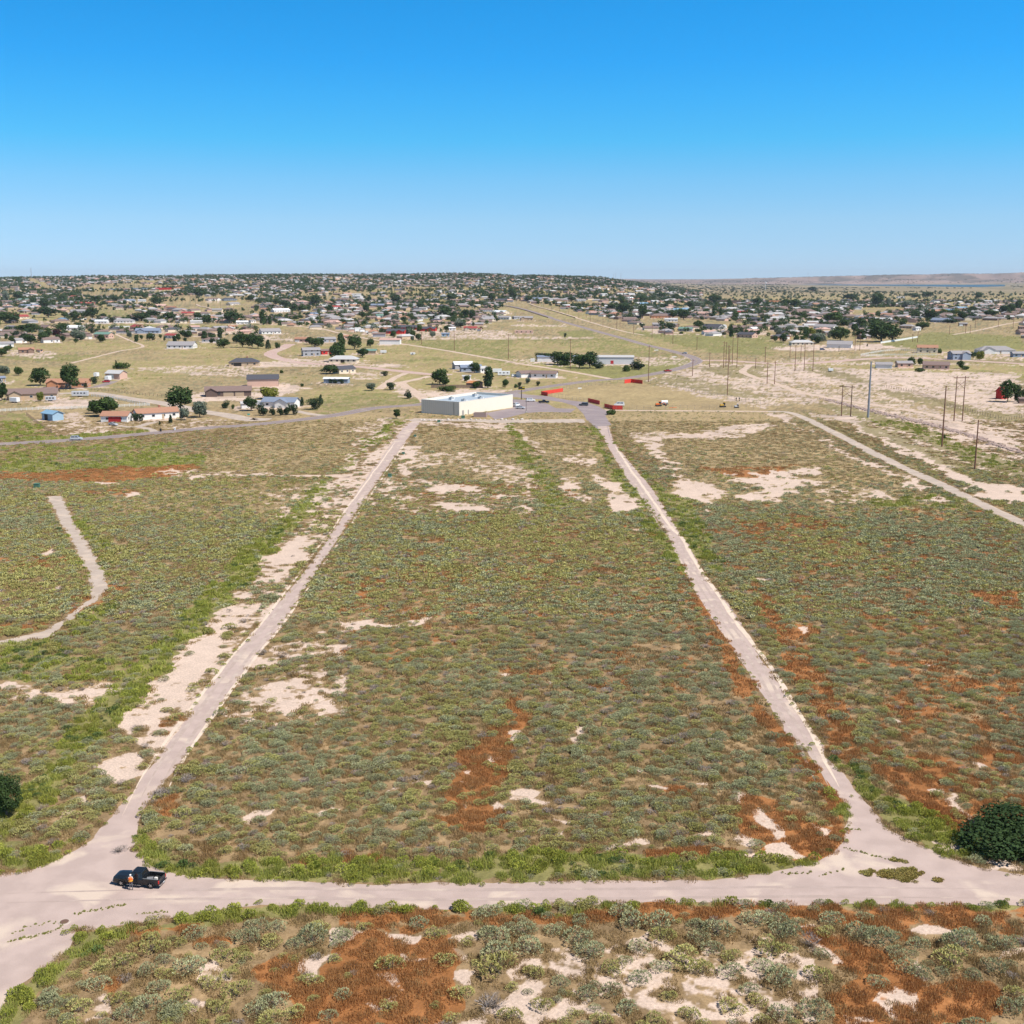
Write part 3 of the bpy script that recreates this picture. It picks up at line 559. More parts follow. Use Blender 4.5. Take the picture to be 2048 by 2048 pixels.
wheel_lines('wheel_track',FC,(-.9,1.0),.5,.020,rut2,350)
# highway edge and centre lines (worn paint)
line_w=mat('worn_white_paint',(.5,.48,.45),var=.25);line_y=mat('worn_yellow_paint',(.45,.34,.12),var=.25)
def line(off,w,m,lo,hi):
    l,r=ribw(HWP,1);V=[];F=[]
    for i in range(lo,hi):
        cx,cy=(l[i][0]+r[i][0])/2,(l[i][1]+r[i][1])/2;dx,dy=l[i][0]-r[i][0],l[i][1]-r[i][1]
        for o in (off-w/2,off+w/2):V.append((cx+dx*o,cy+dy*o,.030))
    n=len(V)//2;F=[(2*i,2*i+1,2*i+3,2*i+2) for i in range(n-1)]
    return V,F
nH=len(ribw(HWP,1)[0])
for off,m in ((3.7,line_w),(-3.7,line_w),(0,line_y)):
    V,F=line(off,.16,m,0,nH);tag(link('road_marking',np_mesh('road_marking',V,F,[m])),kind='structure')
# lake below the mesa
lk=mat('lake_water',(.012,.06,.085),rough=.4,var=.1,scale=.002,spec=.5)
pl=[P(u,v)[:2] for u,v in [(1590,569.5),(1650,568.2),(1760,567),(1900,566.6),(2010,567),(2010,572.5),(1960,574),(1900,573.5),(1800,572),(1700,571)]]
def simple_flat(poly): return poly
ps=[(P2[0],P2[1]) for P2 in pl];zl=0.6
o=flat_poly('lake',ps,zl,lk)
# ------------------------------------------------------------ plants of the open ground
def leaf_quads(r,C,Nn,size,elong,up=.5):
    n=len(C);t=r.normal(size=(n,3));t[:,2]=np.abs(t[:,2])*1.2;t=t*(1-up)+Nn*up*1.5;t/=np.linalg.norm(t,axis=1)[:,None]
    s=np.cross(t,r.normal(size=(n,3)));s/=np.linalg.norm(s,axis=1)[:,None]
    L=(size*(.6+.8*r.random(n)))[:,None];W=L/elong
    V=np.stack([C-s*W*.5,C+s*W*.5,C+t*L+s*W*.35,C+t*L-s*W*.35],1).reshape(-1,3)
    F=np.arange(4*n).reshape(n,4);return V,F
def bush_mesh(name,seed,mats,nl=420,size=.10,elong=1.8,h=.8,lobes=9,flat=1.,twigs=30):
    r=np.random.default_rng(seed)
    lc=[];lr=[]
    for i in range(lobes):
        a=r.random()*6.283;d=.56*math.sqrt(r.random());rr=.34+.16*r.random()
        lc.append((math.cos(a)*d,math.sin(a)*d,(.18+.34*(1-d)*r.random()+.12)*h));lr.append(rr)
    lc=np.array(lc);lr=np.array(lr)
    k=r.integers(0,lobes,nl);d=r.normal(size=(nl,3));d[:,2]=np.abs(d[:,2])*1.0-.15;d/=np.linalg.norm(d,axis=1)[:,None]
    rad=lr[k]*(.78+.25*r.random(nl));C=lc[k]+d*rad[:,None]*np.array((1,1,h*.95))
    C[:,2]=np.maximum(C[:,2]*flat,.02)
    # drop leaves that lie deep inside another lobe
    keep=np.ones(nl,bool)
    for i in range(lobes):
        q=(C-lc[i])/np.array((1,1,h*.95));keep&=~((np.linalg.norm(q,axis=1)<lr[i]*.68)&(k!=i))
    C=C[keep];d=d[keep];k=k[keep]
    V,F=leaf_quads(r,C,d,size,elong)
    lt=r.random(lobes);tone=np.clip(lt[k]*.6+.55*r.random(len(C))-.05,0,1)
    mi=np.zeros(len(F),int)
    # bare twigs from the root
    if twigs:
        a=r.random(twigs)*6.283;d2=.25+.6*r.random(twigs);tip=np.stack([np.cos(a)*d2,np.sin(a)*d2,h*(.35+.55*r.random(twigs))],1);base=np.zeros((twigs,3));base[:,:2]=r.normal(size=(twigs,2))*.07
        w=np.stack([-np.sin(a),np.cos(a),0*a],1)*.014
        TV=np.stack([base-w,base+w,tip+w*.3,tip-w*.3],1).reshape(-1,3);TF=np.arange(4*twigs).reshape(twigs,4)+len(V)
        V=np.concatenate([V,TV]);F=np.concatenate([F,TF]);mi=np.concatenate([mi,np.ones(twigs,int)]);tone=np.concatenate([tone,r.random(twigs)])
    return np_mesh(name,V,F,mats,mi,{'tone':('FACE','FLOAT',tone)})
def grass_mesh(name,seed,m,n=160,rad=.7,h=.35,w=.03,lean=.25):
    r=np.random.default_rng(seed);a=r.random(n)*6.283;d=rad*np.sqrt(r.random(n))
    B=np.stack([np.cos(a)*d,np.sin(a)*d,0*a],1);hh=h*(.5+.8*r.random(n))*(1-.45*(d/rad)**2)
    t=r.normal(size=(n,3))*lean;t[:,2]=1;T=B+t*hh[:,None]
    b=r.random(n)*6.283;s=np.stack([np.cos(b),np.sin(b),0*b],1)*w
    V=np.stack([B-s,B+s,T+s*.35,T-s*.35],1).reshape(-1,3);F=np.arange(4*n).reshape(n,4)
    return np_mesh(name,V,F,[m],None,{'tone':('FACE','FLOAT',np.clip(r.random(n)*.7+.3*hh/h-.1,0,1))})
twig=mat('grey_twigs',(.20,.16,.13),var=.3)
L_SAGE=leafmat('sage_leaves',(.215,.225,.12),(.50,.505,.285));L_GREEN=leafmat('yellow_green_leaves',(.27,.26,.085),(.56,.52,.20));L_DEAD=leafmat('dead_twigs',(.22,.18,.155),(.42,.36,.32),.1)
L_WEED=leafmat('weed_leaves',(.21,.24,.04),(.50,.51,.10),.3);L_DKW=leafmat('dark_weed_leaves',(.07,.12,.035),(.20,.26,.08),.3)
L_RUST=leafmat('rust_grass_blades',(.32,.16,.06),(.54,.29,.12));L_DRY=leafmat('straw_blades',(.34,.26,.13),(.56,.46,.26));L_GRS=leafmat('green_blades',(.20,.225,.045),(.47,.48,.12));L_OLV=leafmat('brown_olive_blades',(.26,.18,.085),(.44,.33,.16))
SAGES=[bush_mesh('sagebrush',s,[L_SAGE,twig],nl=950,size=.10,h=.78,lobes=13) for s in (1,2,3)]
GREENS=[bush_mesh('rabbitbrush',s,[L_GREEN,twig],nl=950,size=.10,h=.8,lobes=13) for s in (4,5)]
DEADS=[bush_mesh('dead_bush',6,[L_DEAD,twig],nl=300,size=.20,elong=7,h=.6,lobes=8,twigs=80)]
LOD=[bush_mesh('sagebrush_far',s,[L_SAGE],nl=90,size=.34,elong=1.7,h=.75,lobes=7,twigs=0) for s in (11,12,13)]+[bush_mesh('rabbitbrush_far',s,[L_GREEN],nl=90,size=.34,elong=1.7,h=.75,lobes=7,twigs=0) for s in (14,15)]+[bush_mesh('dead_far',16,[L_DEAD],nl=100,size=.26,elong=2.5,h=.6,lobes=7,twigs=0)]
WEEDS=[bush_mesh('roadside_weed',21,[L_WEED,twig],nl=420,size=.15,elong=1.6,h=1.0,lobes=8,twigs=20),bush_mesh('roadside_weed',22,[L_DKW,twig],nl=420,size=.15,elong=1.6,h=.8,lobes=8,twigs=20)]
def gn_stuff(name,pts,rot,scl,zsc,mesh,label=None,parent=None,kind='stuff'):
    """one object that scatters one plant mesh over points"""
    me=bpy.data.meshes.new(name);me.vertices.add(len(pts));me.vertices.foreach_set('co',np.asarray(pts,np.float32).ravel())
    a=me.attributes.new('rot','FLOAT_VECTOR','POINT');rv=np.zeros((len(pts),3),np.float32);rv[:,2]=rot;a.data.foreach_set('vector',rv.ravel())
    a=me.attributes.new('scl','FLOAT_VECTOR','POINT');sv=np.stack([scl,scl,scl*zsc],1).astype(np.float32);a.data.foreach_set('vector',sv.ravel())
    return me
SCAT=[] # (points, rot, scale(3), mesh)
def add_scatter(pts,rot,scl3,mesh): SCAT.append((pts,rot,scl3,mesh))
def build_scatter(name,items):
    """items: list of (pts(n,3), rot(n), scl(n,3), mesh); ONE object, geometry nodes instancing raw meshes"""
    P_=np.concatenate([i[0] for i in items]);Rr=np.concatenate([i[1] for i in items]);S=np.concatenate([i[2] for i in items]);K=np.concatenate([np.full(len(i[0]),j) for j,i in enumerate(items)])
    me=bpy.data.meshes.new(name);me.vertices.add(len(P_));me.vertices.foreach_set('co',P_.astype(np.float32).ravel())
    a=me.attributes.new('rot','FLOAT_VECTOR','POINT');rv=np.zeros((len(P_),3),np.float32);rv[:,2]=Rr;a.data.foreach_set('vector',rv.ravel())
    a=me.attributes.new('scl','FLOAT_VECTOR','POINT');a.data.foreach_set('vector',S.astype(np.float32).ravel())
    a=me.attributes.new('kid','INT','POINT');a.data.foreach_set('value',K.astype(np.int32))
    o=link(name,me)
    ng=bpy.data.node_groups.new(name+'_nodes','GeometryNodeTree')
    ng.interface.new_socket('Geometry',in_out='INPUT',socket_type='NodeSocketGeometry');ng.interface.new_socket('Geometry',in_out='OUTPUT',socket_type='NodeSocketGeometry')
    N=ng.nodes;gi=N.new('NodeGroupInput');go=N.new('NodeGroupOutput');jn=N.new('GeometryNodeJoinGeometry')
    ar=N.new('GeometryNodeInputNamedAttribute');ar.data_type='FLOAT_VECTOR';ar.inputs['Name'].default_value='rot'
    asx=N.new('GeometryNodeInputNamedAttribute');asx.data_type='FLOAT_VECTOR';asx.inputs['Name'].default_value='scl'
    ak=N.new('GeometryNodeInputNamedAttribute');ak.data_type='INT';ak.inputs['Name'].default_value='kid'
    mp=N.new('GeometryNodeMeshToPoints');ng.links.new(gi.outputs[0],mp.inputs['Mesh'])
    for j,it in enumerate(items):
        src=PROTO(it[3])
        eq=N.new('FunctionNodeCompare');eq.data_type='INT';eq.operation='EQUAL';ng.links.new(ak.outputs['Attribute'],eq.inputs[2]);eq.inputs[3].default_value=j
        oi=N.new('GeometryNodeObjectInfo');oi.inputs['Object'].default_value=src;oi.inputs['As Instance'].default_value=False
        ip=N.new('GeometryNodeInstanceOnPoints')
        ng.links.new(mp.outputs[0],ip.inputs['Points']);ng.links.new(eq.outputs[0],ip.inputs['Selection']);ng.links.new(oi.outputs['Geometry'],ip.inputs['Instance'])
        ng.links.new(ar.outputs['Attribute'],ip.inputs['Rotation']);ng.links.new(asx.outputs['Attribute'],ip.inputs['Scale'])
        ng.links.new(ip.outputs[0],jn.inputs[0])
    ng.links.new(jn.outputs[0],go.inputs[0])
    md=o.modifiers.new('scatter','NODES');md.node_group=ng
    return tag(o,kind='stuff')
_pr={}
def PROTO(me):
    # source datablock for the scatter; never linked to the scene
    if me.name not in _pr:
        _pr[me.name]=bpy.data.objects.new(me.name+'_source',me)
    return _pr[me.name]
# --- candidate points
def cands(y0,y1,dens,tmax=.50,seed=0):
    r=np.random.default_rng(1000+seed);n=int(dens*tmax*(y1*y1-y0*y0))
    y=np.sqrt(r.random(n)*(y1*y1-y0*y0)+y0*y0);x=(r.random(n)*2-1)*tmax*y
    return x,y
r=np.random.default_rng(5)
stuff_b={};stuff_g={};big=[]
def push(d,mesh,x,y,s,zs):
    d.setdefault(mesh.name,(mesh,[],[],[]));e=d[mesh.name];e[1].append(np.stack([x,y,x*0],1));e[2].append(r.random(len(x))*6.283)
    j=1+.25*(r.random((len(x),2))-.5);e[3].append(np.stack([s*j[:,0],s*j[:,1],s*zs],1))
def clean(x,y,marg=0):
    m=~on_road(x,y);return m
# bands: (y0,y1,density,radius lo,hi,use LOD)
for bi,(y0,y1,dn,lo,hi,lod) in enumerate([(70,210,.78,.45,1.2,0),(210,360,1.25,.38,.95,1),(360,560,1.1,.38,.9,1)]):
    x,y=cands(y0,y1,dn,seed=bi);c=cover(x,y)
    cl=fbm(x,y,5,400,3)*.6+fbm(x,y,19,402,3)*.4;cl2=fbm(x,y,25,401,3)
    nr=np.where(y<108,.30,0)+np.where(y<108,0,0)
    p=np.clip(1.25-c['sand']*np.where(y<112,.75,1.25)-c['rust']*1.12-c['green']*1.0,0,1)*np.clip((cl-.27-nr*.6)*7,.10,1)*np.clip(1.12-nr,0,1)
    p*=1-.62*c['dry']
    # sand speckle fields keep fewer bushes
    p*=np.where(c['sandw']>.3,.55,1)
    # upper block is thin
    u,v=proj(x,y);p*=interp(v,[840,900,1000,1060],[.30,.40,.8,1]);
    k=(r.random(len(x))<p)&clean(x,y);k&=~((v<875)&(u<900)&(v<interp(u,[0,852],[880,826])))
    x,y=x[k],y[k];cl2=cl2[k]
    ok=~(on_road(x+.75,y)|on_road(x-.75,y)|on_road(x,y-.7));x,y,cl2=x[ok],y[ok],cl2[ok];n=len(x)
    s=(lo+(hi-lo)*r.random(n)**1.7*(.6+.9*fbm(x,y,22,404,2)))*np.where(y<108,1.12,1);s=np.where(interp(proj(x,y)[1],[850,1000],[0,1])<r.random(n),s*.6,s)
    # grey right half, yellower left
    pick=r.random(n)+(cl2-.5)*1.6+np.where(x>30,-.12,.06)
    typ=np.where(pick<.50,0,np.where(pick<.95,1,2));typ=np.where(r.random(n)<.11,2,np.where(typ==2,1,typ))
    sub=r.integers(0,3,n)
    for i in range(n) if y0<100 else []:
        big.append((float(x[i]),float(y[i]),float(s[i]),int(typ[i]),int(sub[i])))
    if y0>=100:
        for t in range(3):
            for q in range(3):
                mm=(typ==t)&(sub==q)
                mesh=LOD[q] if t==0 else LOD[3+q%2] if t==1 else LOD[5]
                if mm.any():push(stuff_b,mesh,x[mm],y[mm],s[mm],.62+.3*r.random(mm.sum()))
# hand-placed foreground bushes read off the photograph: zoom key, x, y of base, width, kind
HB=[('D',745,1050,125,1),('D',490,1235,160,1),('D',800,1200,130,1),('D',890,1385,150,1),('D',1065,1460,200,2),('D',1290,1270,125,1),('D',1440,1320,115,0),('D',1080,1080,180,0),('D',1270,1150,190,0),('D',1090,1180,200,0),('D',1090,1270,230,1),
('D',1030,1050,120,0),('D',1240,1040,150,0),('D',1400,1030,110,0),('D',1540,1090,170,0),('D',1600,1170,170,0),('D',1740,1250,150,1),('D',1880,1310,140,0),('D',1720,1370,140,0),('D',1590,1390,130,0),('D',1340,1450,140,1),('D',1520,1480,90,1),('D',1160,1512,140,1),('D',150,1505,110,0),('D',60,1090,190,0),('D',90,1030,130,1),('D',1840,1000,170,0),('D',1790,940,150,0),('D',1880,1130,130,0),('D',930,1085,90,1),
('E',880,1215,155,1),('E',1590,1140,190,1),('E',1630,1060,210,0),('E',920,975,110,1),('E',1100,990,160,0),('E',1210,1030,180,0),('E',1290,1085,120,0),('E',1400,1045,120,0),('E',1790,1165,140,0),('E',1850,1050,150,0),('E',1880,1380,150,0),('E',1900,1290,110,1),('E',950,915,130,0),('E',1120,890,90,0),('E',560,930,170,0),('E',680,920,130,0),('E',50,940,170,0),('E',70,1000,140,1),('E',360,980,160,0),('E',330,1070,130,0),('E',190,1140,200,1),('E',430,1190,150,0),('E',430,1110,120,1),('E',650,1080,200,1),('E',690,1240,190,0),('E',590,1160,130,0),('E',520,1275,110,0),('E',270,1180,150,1),('E',440,1370,140,1),('E',210,1410,130,1),('E',870,1412,200,0),('E',100,1300,90,1),
('F',490,1720,190,1),('F',610,1560,170,0),('F',1465,1500,135,1),('F',740,1660,170,1),('F',780,1420,180,1),('F',930,1470,150,0),('F',1010,1580,150,0),('F',1140,1640,190,1),('F',1200,1470,210,0),('F',970,1330,210,1),('F',960,1250,130,1),('F',1240,1230,170,0),('F',1430,1380,190,1),('F',1590,1270,190,0),('F',1330,1560,170,1),('F',1510,1620,200,1),('F',1760,1680,190,0),('F',1880,1740,160,1),('F',1640,1730,180,0),('F',1640,1190,170,0),('F',1780,1180,130,0),('F',1500,1230,110,0),('F',1900,1290,140,0),('F',1290,1290,80,0),('F',930,1700,190,0),('F',1390,1720,170,1),('F',820,1760,190,0),('F',1050,1400,150,0),('F',1390,1260,60,2),('F',1830,1420,80,2),('F',1720,1300,180,1)]
hand=[]
for k,a,b_,w,t in HB:
    x,y,_=ZP(k,a,b_);z=y*CP+H*SP;s=w*ZM[k][2]*z/FPX/2
    hand.append((x,y+s*.7,s*1.08,t,random.randrange(3)))
hx=np.array([h[0] for h in hand]);hy=np.array([h[1] for h in hand]);hs_=np.array([h[2] for h in hand])
keep=[]
for b_ in big:
    d=np.hypot(hx-b_[0],hy-b_[1])
    if b_[1]<109 and (d<hs_*.75+b_[2]*.7).any():continue
    keep.append(b_)
keep.sort(key=lambda b_:-b_[2]/(b_[1]+20))
vis=[b_ for b_ in keep if abs(proj(b_[0],b_[1])[0]-1024)<1040 and proj(b_[0],b_[1])[1]<2060]
rest=[b_ for b_ in keep if b_ not in set(vis)]
NI=300-len(hand)
indiv=hand+vis[:NI];rest+=vis[NI:]
kinds=[('sagebrush',SAGES,'grey-green sagebrush'),('rabbitbrush',GREENS,'yellow-green rabbitbrush'),('dead_bush',DEADS,'dead grey leafless bush')]
def place_words(u,v):
    a='left' if u<683 else 'middle' if u<1365 else 'right'
    return ('below the pale road' if v>1790 else 'above the pale road'),a
BUSHREG=[]
for (x,y,s,t,q) in indiv:
    nm,ms,lb=kinds[t];me=ms[q%len(ms)]
    o=link(nm,me,None,(x,y,-.02),random.random()*6.283,(s*random.uniform(.9,1.1),s*random.uniform(.9,1.1),s*random.uniform(.8,1.05)))
    u,v=proj(x,y);BUSHREG.append((o,nm,lb,float(u),float(v),s,x,y))
# everything else of the same bushes
for (x,y,s,t,q) in rest:
    ms=kinds[t][1];me=ms[q%len(ms)];stuff_b.setdefault(me.name,(me,[],[],[]));e=stuff_b[me.name]
    e[1].append(np.array([[x,y,0.]]));e[2].append(np.array([random.random()*6.28]));e[3].append(np.array([[s,s,s*random.uniform(.75,1)]]))
def items(d): return [(np.concatenate(e[1]),np.concatenate(e[2]),np.concatenate(e[3]),e[0]) for e in d.values()]
print('bushes stuff',sum(len(i[0]) for i in items(stuff_b)),'near',len(keep))
tag(build_scatter('scrub',items(stuff_b)),'sage and rabbitbrush scrub covering the fields','scrub')
# --- grasses and weeds
G_RUST=[grass_mesh('rust_grass',31,L_RUST,150,.75,.34,.022),grass_mesh('rust_grass',32,L_RUST,150,.75,.26,.022)]
G_DRY=[grass_mesh('dry_grass',33,L_DRY,120,.7,.3,.022)];G_GRN=[grass_mesh('green_grass',34,L_GRS,150,.7,.42,.026)];G_OLV=[grass_mesh('olive_grass',35,L_OLV,130,.7,.3,.022)]
F_RUST=[grass_mesh('rust_grass_far',36,L_RUST,50,.9,.34,.06)];F_GRN=[grass_mesh('green_grass_far',37,L_GRS,60,.9,.5,.07)];F_OLV=[grass_mesh('olive_grass_far',38,L_OLV,50,.9,.3,.06)];F_DRY=[grass_mesh('dry_grass_far',39,L_DRY,45,.9,.28,.06)]
weeds={}
for bi,(y0,y1,dn) in enumerate([(70,160,1.5),(160,300,.8),(300,520,.42)]):
    x,y=cands(y0,y1,dn,seed=20+bi);k=clean(x,y);x,y=x[k],y[k];c=cover(x,y);n=len(x);q=r.random(n);near=y0<150
    s=.7+.7*r.random(n)
    m=(q<c['rust']*(1-c['sand'])*.9)
    for j,g in enumerate(G_RUST if near else F_RUST):
        mm=m&(r.integers(0,len(G_RUST if near else F_RUST),n)==j);push(stuff_g,g,x[mm],y[mm],s[mm],.8+.5*r.random(mm.sum()))
    m2=~m&(q<c['green']*(1-c['sand']))
    mm=m2&(r.random(n)<.55);push(stuff_g,(G_GRN if near else F_GRN)[0],x[mm],y[mm],s[mm],.8+.5*r.random(mm.sum()))
    m3=~m&~m2&(q<c['dry']*(1-c['sand'])*.6);push(stuff_g,(G_DRY if near else F_DRY)[0],x[m3],y[m3],s[m3],.8+.4*r.random(m3.sum()))
    m4=~m&~m2&~m3&(r.random(n)<.55*(1-c['sand']));push(stuff_g,(G_OLV if near else F_OLV)[0],x[m4],y[m4],s[m4],.7+.5*r.random(m4.sum()))
    # leafy weeds along the road edges, in the ditch
    wd=(c['green']>.3)&(r.random(n)<(.30 if near else .36 if y0<200 else .07));sz=(.38+.5*r.random(n))
    dk=fbm(x,y,9,450,2)>.62
    push(weeds,WEEDS[0],x[wd&~dk],y[wd&~dk],sz[wd&~dk],.8+.5*r.random((wd&~dk).sum()));push(weeds,WEEDS[1],x[wd&dk],y[wd&dk],sz[wd&dk],.7+.4*r.random((wd&dk).sum()))
# fringe of weeds hugging the near road edge
fr=densify([P(*q)[:2] for q in NEAR],.9,0,1);fr=np.array(fr);fr=fr[(fr[:,1]>60)&(fr[:,1]<330)]
fr=fr+r.normal(size=fr.shape)*.38;n=len(fr);pf=fbm(fr[:,0],fr[:,1],7,460,2);k=(r.random(n)<np.clip((pf-.38)*4,0,.85)*np.where(fr[:,1]>125,.45,1))
fx,fy=fr[k,0],fr[k,1];push(weeds,WEEDS[0],fx,fy,.16+.34*r.random(k.sum())**2,.9+.6*r.random(k.sum()))
print('grass',sum(len(i[0]) for i in items(stuff_g)),'weeds',sum(len(i[0]) for i in items(weeds)))
tag(build_scatter('grass',items(stuff_g)),'dry rust, straw and green grasses between the bushes','grass')
tag(build_scatter('roadside_weeds',items(weeds)),'leafy green weeds along the road edges and the ditch','weeds')
# ------------------------------------------------------------ buildings
WC={'W':('white',(.72,.70,.67)),'C':('cream',(.68,.58,.44)),'T':('tan',(.50,.37,.25)),'P':('pinkish',(.58,.38,.30)),'G':('grey',(.36,.36,.38)),'B':('brown',(.24,.16,.12)),'D':('dark brown',(.13,.09,.075)),'R':('red',(.48,.035,.03)),'L':('pale blue',(.30,.42,.52)),'O':('orange brick',(.52,.24,.13)),'S':('blue-grey',(.26,.31,.38)),'M':('light grey metal',(.55,.56,.56))}
RC={'g':('grey',(.29,.27,.275)),'b':('brown',(.20,.14,.125)),'t':('terracotta',(.36,.19,.125)),'r':('red',(.30,.06,.055)),'w':('white metal',(.75,.76,.78)),'k':('charcoal',(.075,.075,.09)),'u':('blue',(.20,.34,.47)),'e':('green',(.14,.24,.20)),'l':('light grey',(.45,.44,.44)),'o':('orange',(.46,.20,.09)),'p':('dusty pink',(.50,.32,.27)),'s':('slate blue',(.19,.225,.30))}
def wm(c): return mat(WC[c][0].replace(' ','_')+'_wall',WC[c][1],.85,var=.07,scale=.6)
def rm(c): return mat(RC[c][0].replace(' ','_')+'_roof',RC[c][1],.8 if c!='w' else .45,var=.14,scale=1.2)
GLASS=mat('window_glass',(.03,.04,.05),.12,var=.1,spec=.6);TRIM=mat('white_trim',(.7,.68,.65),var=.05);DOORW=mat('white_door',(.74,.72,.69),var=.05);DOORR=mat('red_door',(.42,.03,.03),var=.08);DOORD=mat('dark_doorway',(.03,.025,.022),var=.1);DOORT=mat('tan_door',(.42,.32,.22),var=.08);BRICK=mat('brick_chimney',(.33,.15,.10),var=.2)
def wall_mesh(nm,L,W,h,rise,m,hip=False,mono=False):
    b=MB();x,y=L/2,W/2
    if hip or rise==0: b.hull([(-x,-y,0),(x,-y,0),(x,y,0),(-x,y,0)],[(-x,-y,h),(x,-y,h),(x,y,h),(-x,y,h)])
    else: # ridge along x, gable ends
        b.hull([(-x,-y,0),(-x,-y,h),(-x,0,h+rise),(-x,y,h),(-x,y,0)],[(x,-y,0),(x,-y,h),(x,0,h+rise),(x,y,h),(x,y,0)])
    return b
def roof_geo(b,L,W,h,rise,hip,ov=.5,th=.16,ox=0,oy=0,swap=False,mi=0):
    x,y=L/2+ov,W/2+ov;sl=rise/(W/2);z0=h-ov*sl+.05;z1=h+rise+.05
    def T(p): 
        p=(p[1],-p[0],p[2]) if swap else p
        return (p[0]+ox,p[1]+oy,p[2])
    if hip:
        k=min(W/2*.95,L/2-.3)
        for f in ([(-x,-y,z0),(x,-y,z0),(x-k,0,z1),(-x+k,0,z1)],[(x,y,z0),(-x,y,z0),(-x+k,0,z1),(x-k,0,z1)],[(x,-y,z0),(x,y,z0),(x-k,0,z1)],[(-x,y,z0),(-x,-y,z0),(-x+k,0,z1)]):
            b.poly([T(q) for q in f],mi)
        b.poly([T(q) for q in [(-x,-y,z0),(-x,y,z0),(x,y,z0),(x,-y,z0)]],mi)
    else:
        for sg in (-1,1):
            b.hull([T((-x,sg*y,z0)),T((x,sg*y,z0)),T((x,0,z1)),T((-x,0,z1))],[T((-x,sg*y,z0+th)),T((x,sg*y,z0+th)),T((x,0,z1+th)),T((-x,0,z1+th))],mi)
_um={}
def unit(kind):
    if kind in _um:return _um[kind]
    b=MB()
    if kind=='frame':
        for a in ((-.5,.5,-.5,-.42),(-.5,.5,.42,.5),(-.5,-.43,-.42,.42),(.43,.5,-.42,.42)): b.box(a[0],a[1],-.06,.0,a[2],a[3])
        me=b.mesh('window_frame',[TRIM])
    elif kind=='pane': me=b.box(-.43,.43,-.03,0,-.42,.42).mesh('window_pane',[GLASS])
    elif kind=='win': me=b.box(-.5,.5,-.05,0,-.5,.5).mesh('window',[GLASS])
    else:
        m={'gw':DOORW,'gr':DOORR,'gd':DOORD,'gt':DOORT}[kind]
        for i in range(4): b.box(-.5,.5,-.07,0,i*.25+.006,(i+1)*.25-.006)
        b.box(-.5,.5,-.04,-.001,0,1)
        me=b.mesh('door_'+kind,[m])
    _um[kind]=me;return me
HREG=[]
def put(nm,me,par,side,t,z,w,h,L,W,proud=0.0):
    """place a unit door/window mesh on side 'f','b' (long) or 'l','r' (gable) at offset t"""
    x,y,rz={'f':(t,-W/2-.002,0),'b':(-t,W/2+.002,math.pi),'r':(L/2+.002,t,math.pi/2),'l':(-L/2-.002,-t,-math.pi/2)}[side]
    o=link(nm,me,par,(x,y,z),rz);o.scale=(w,1,h);return o
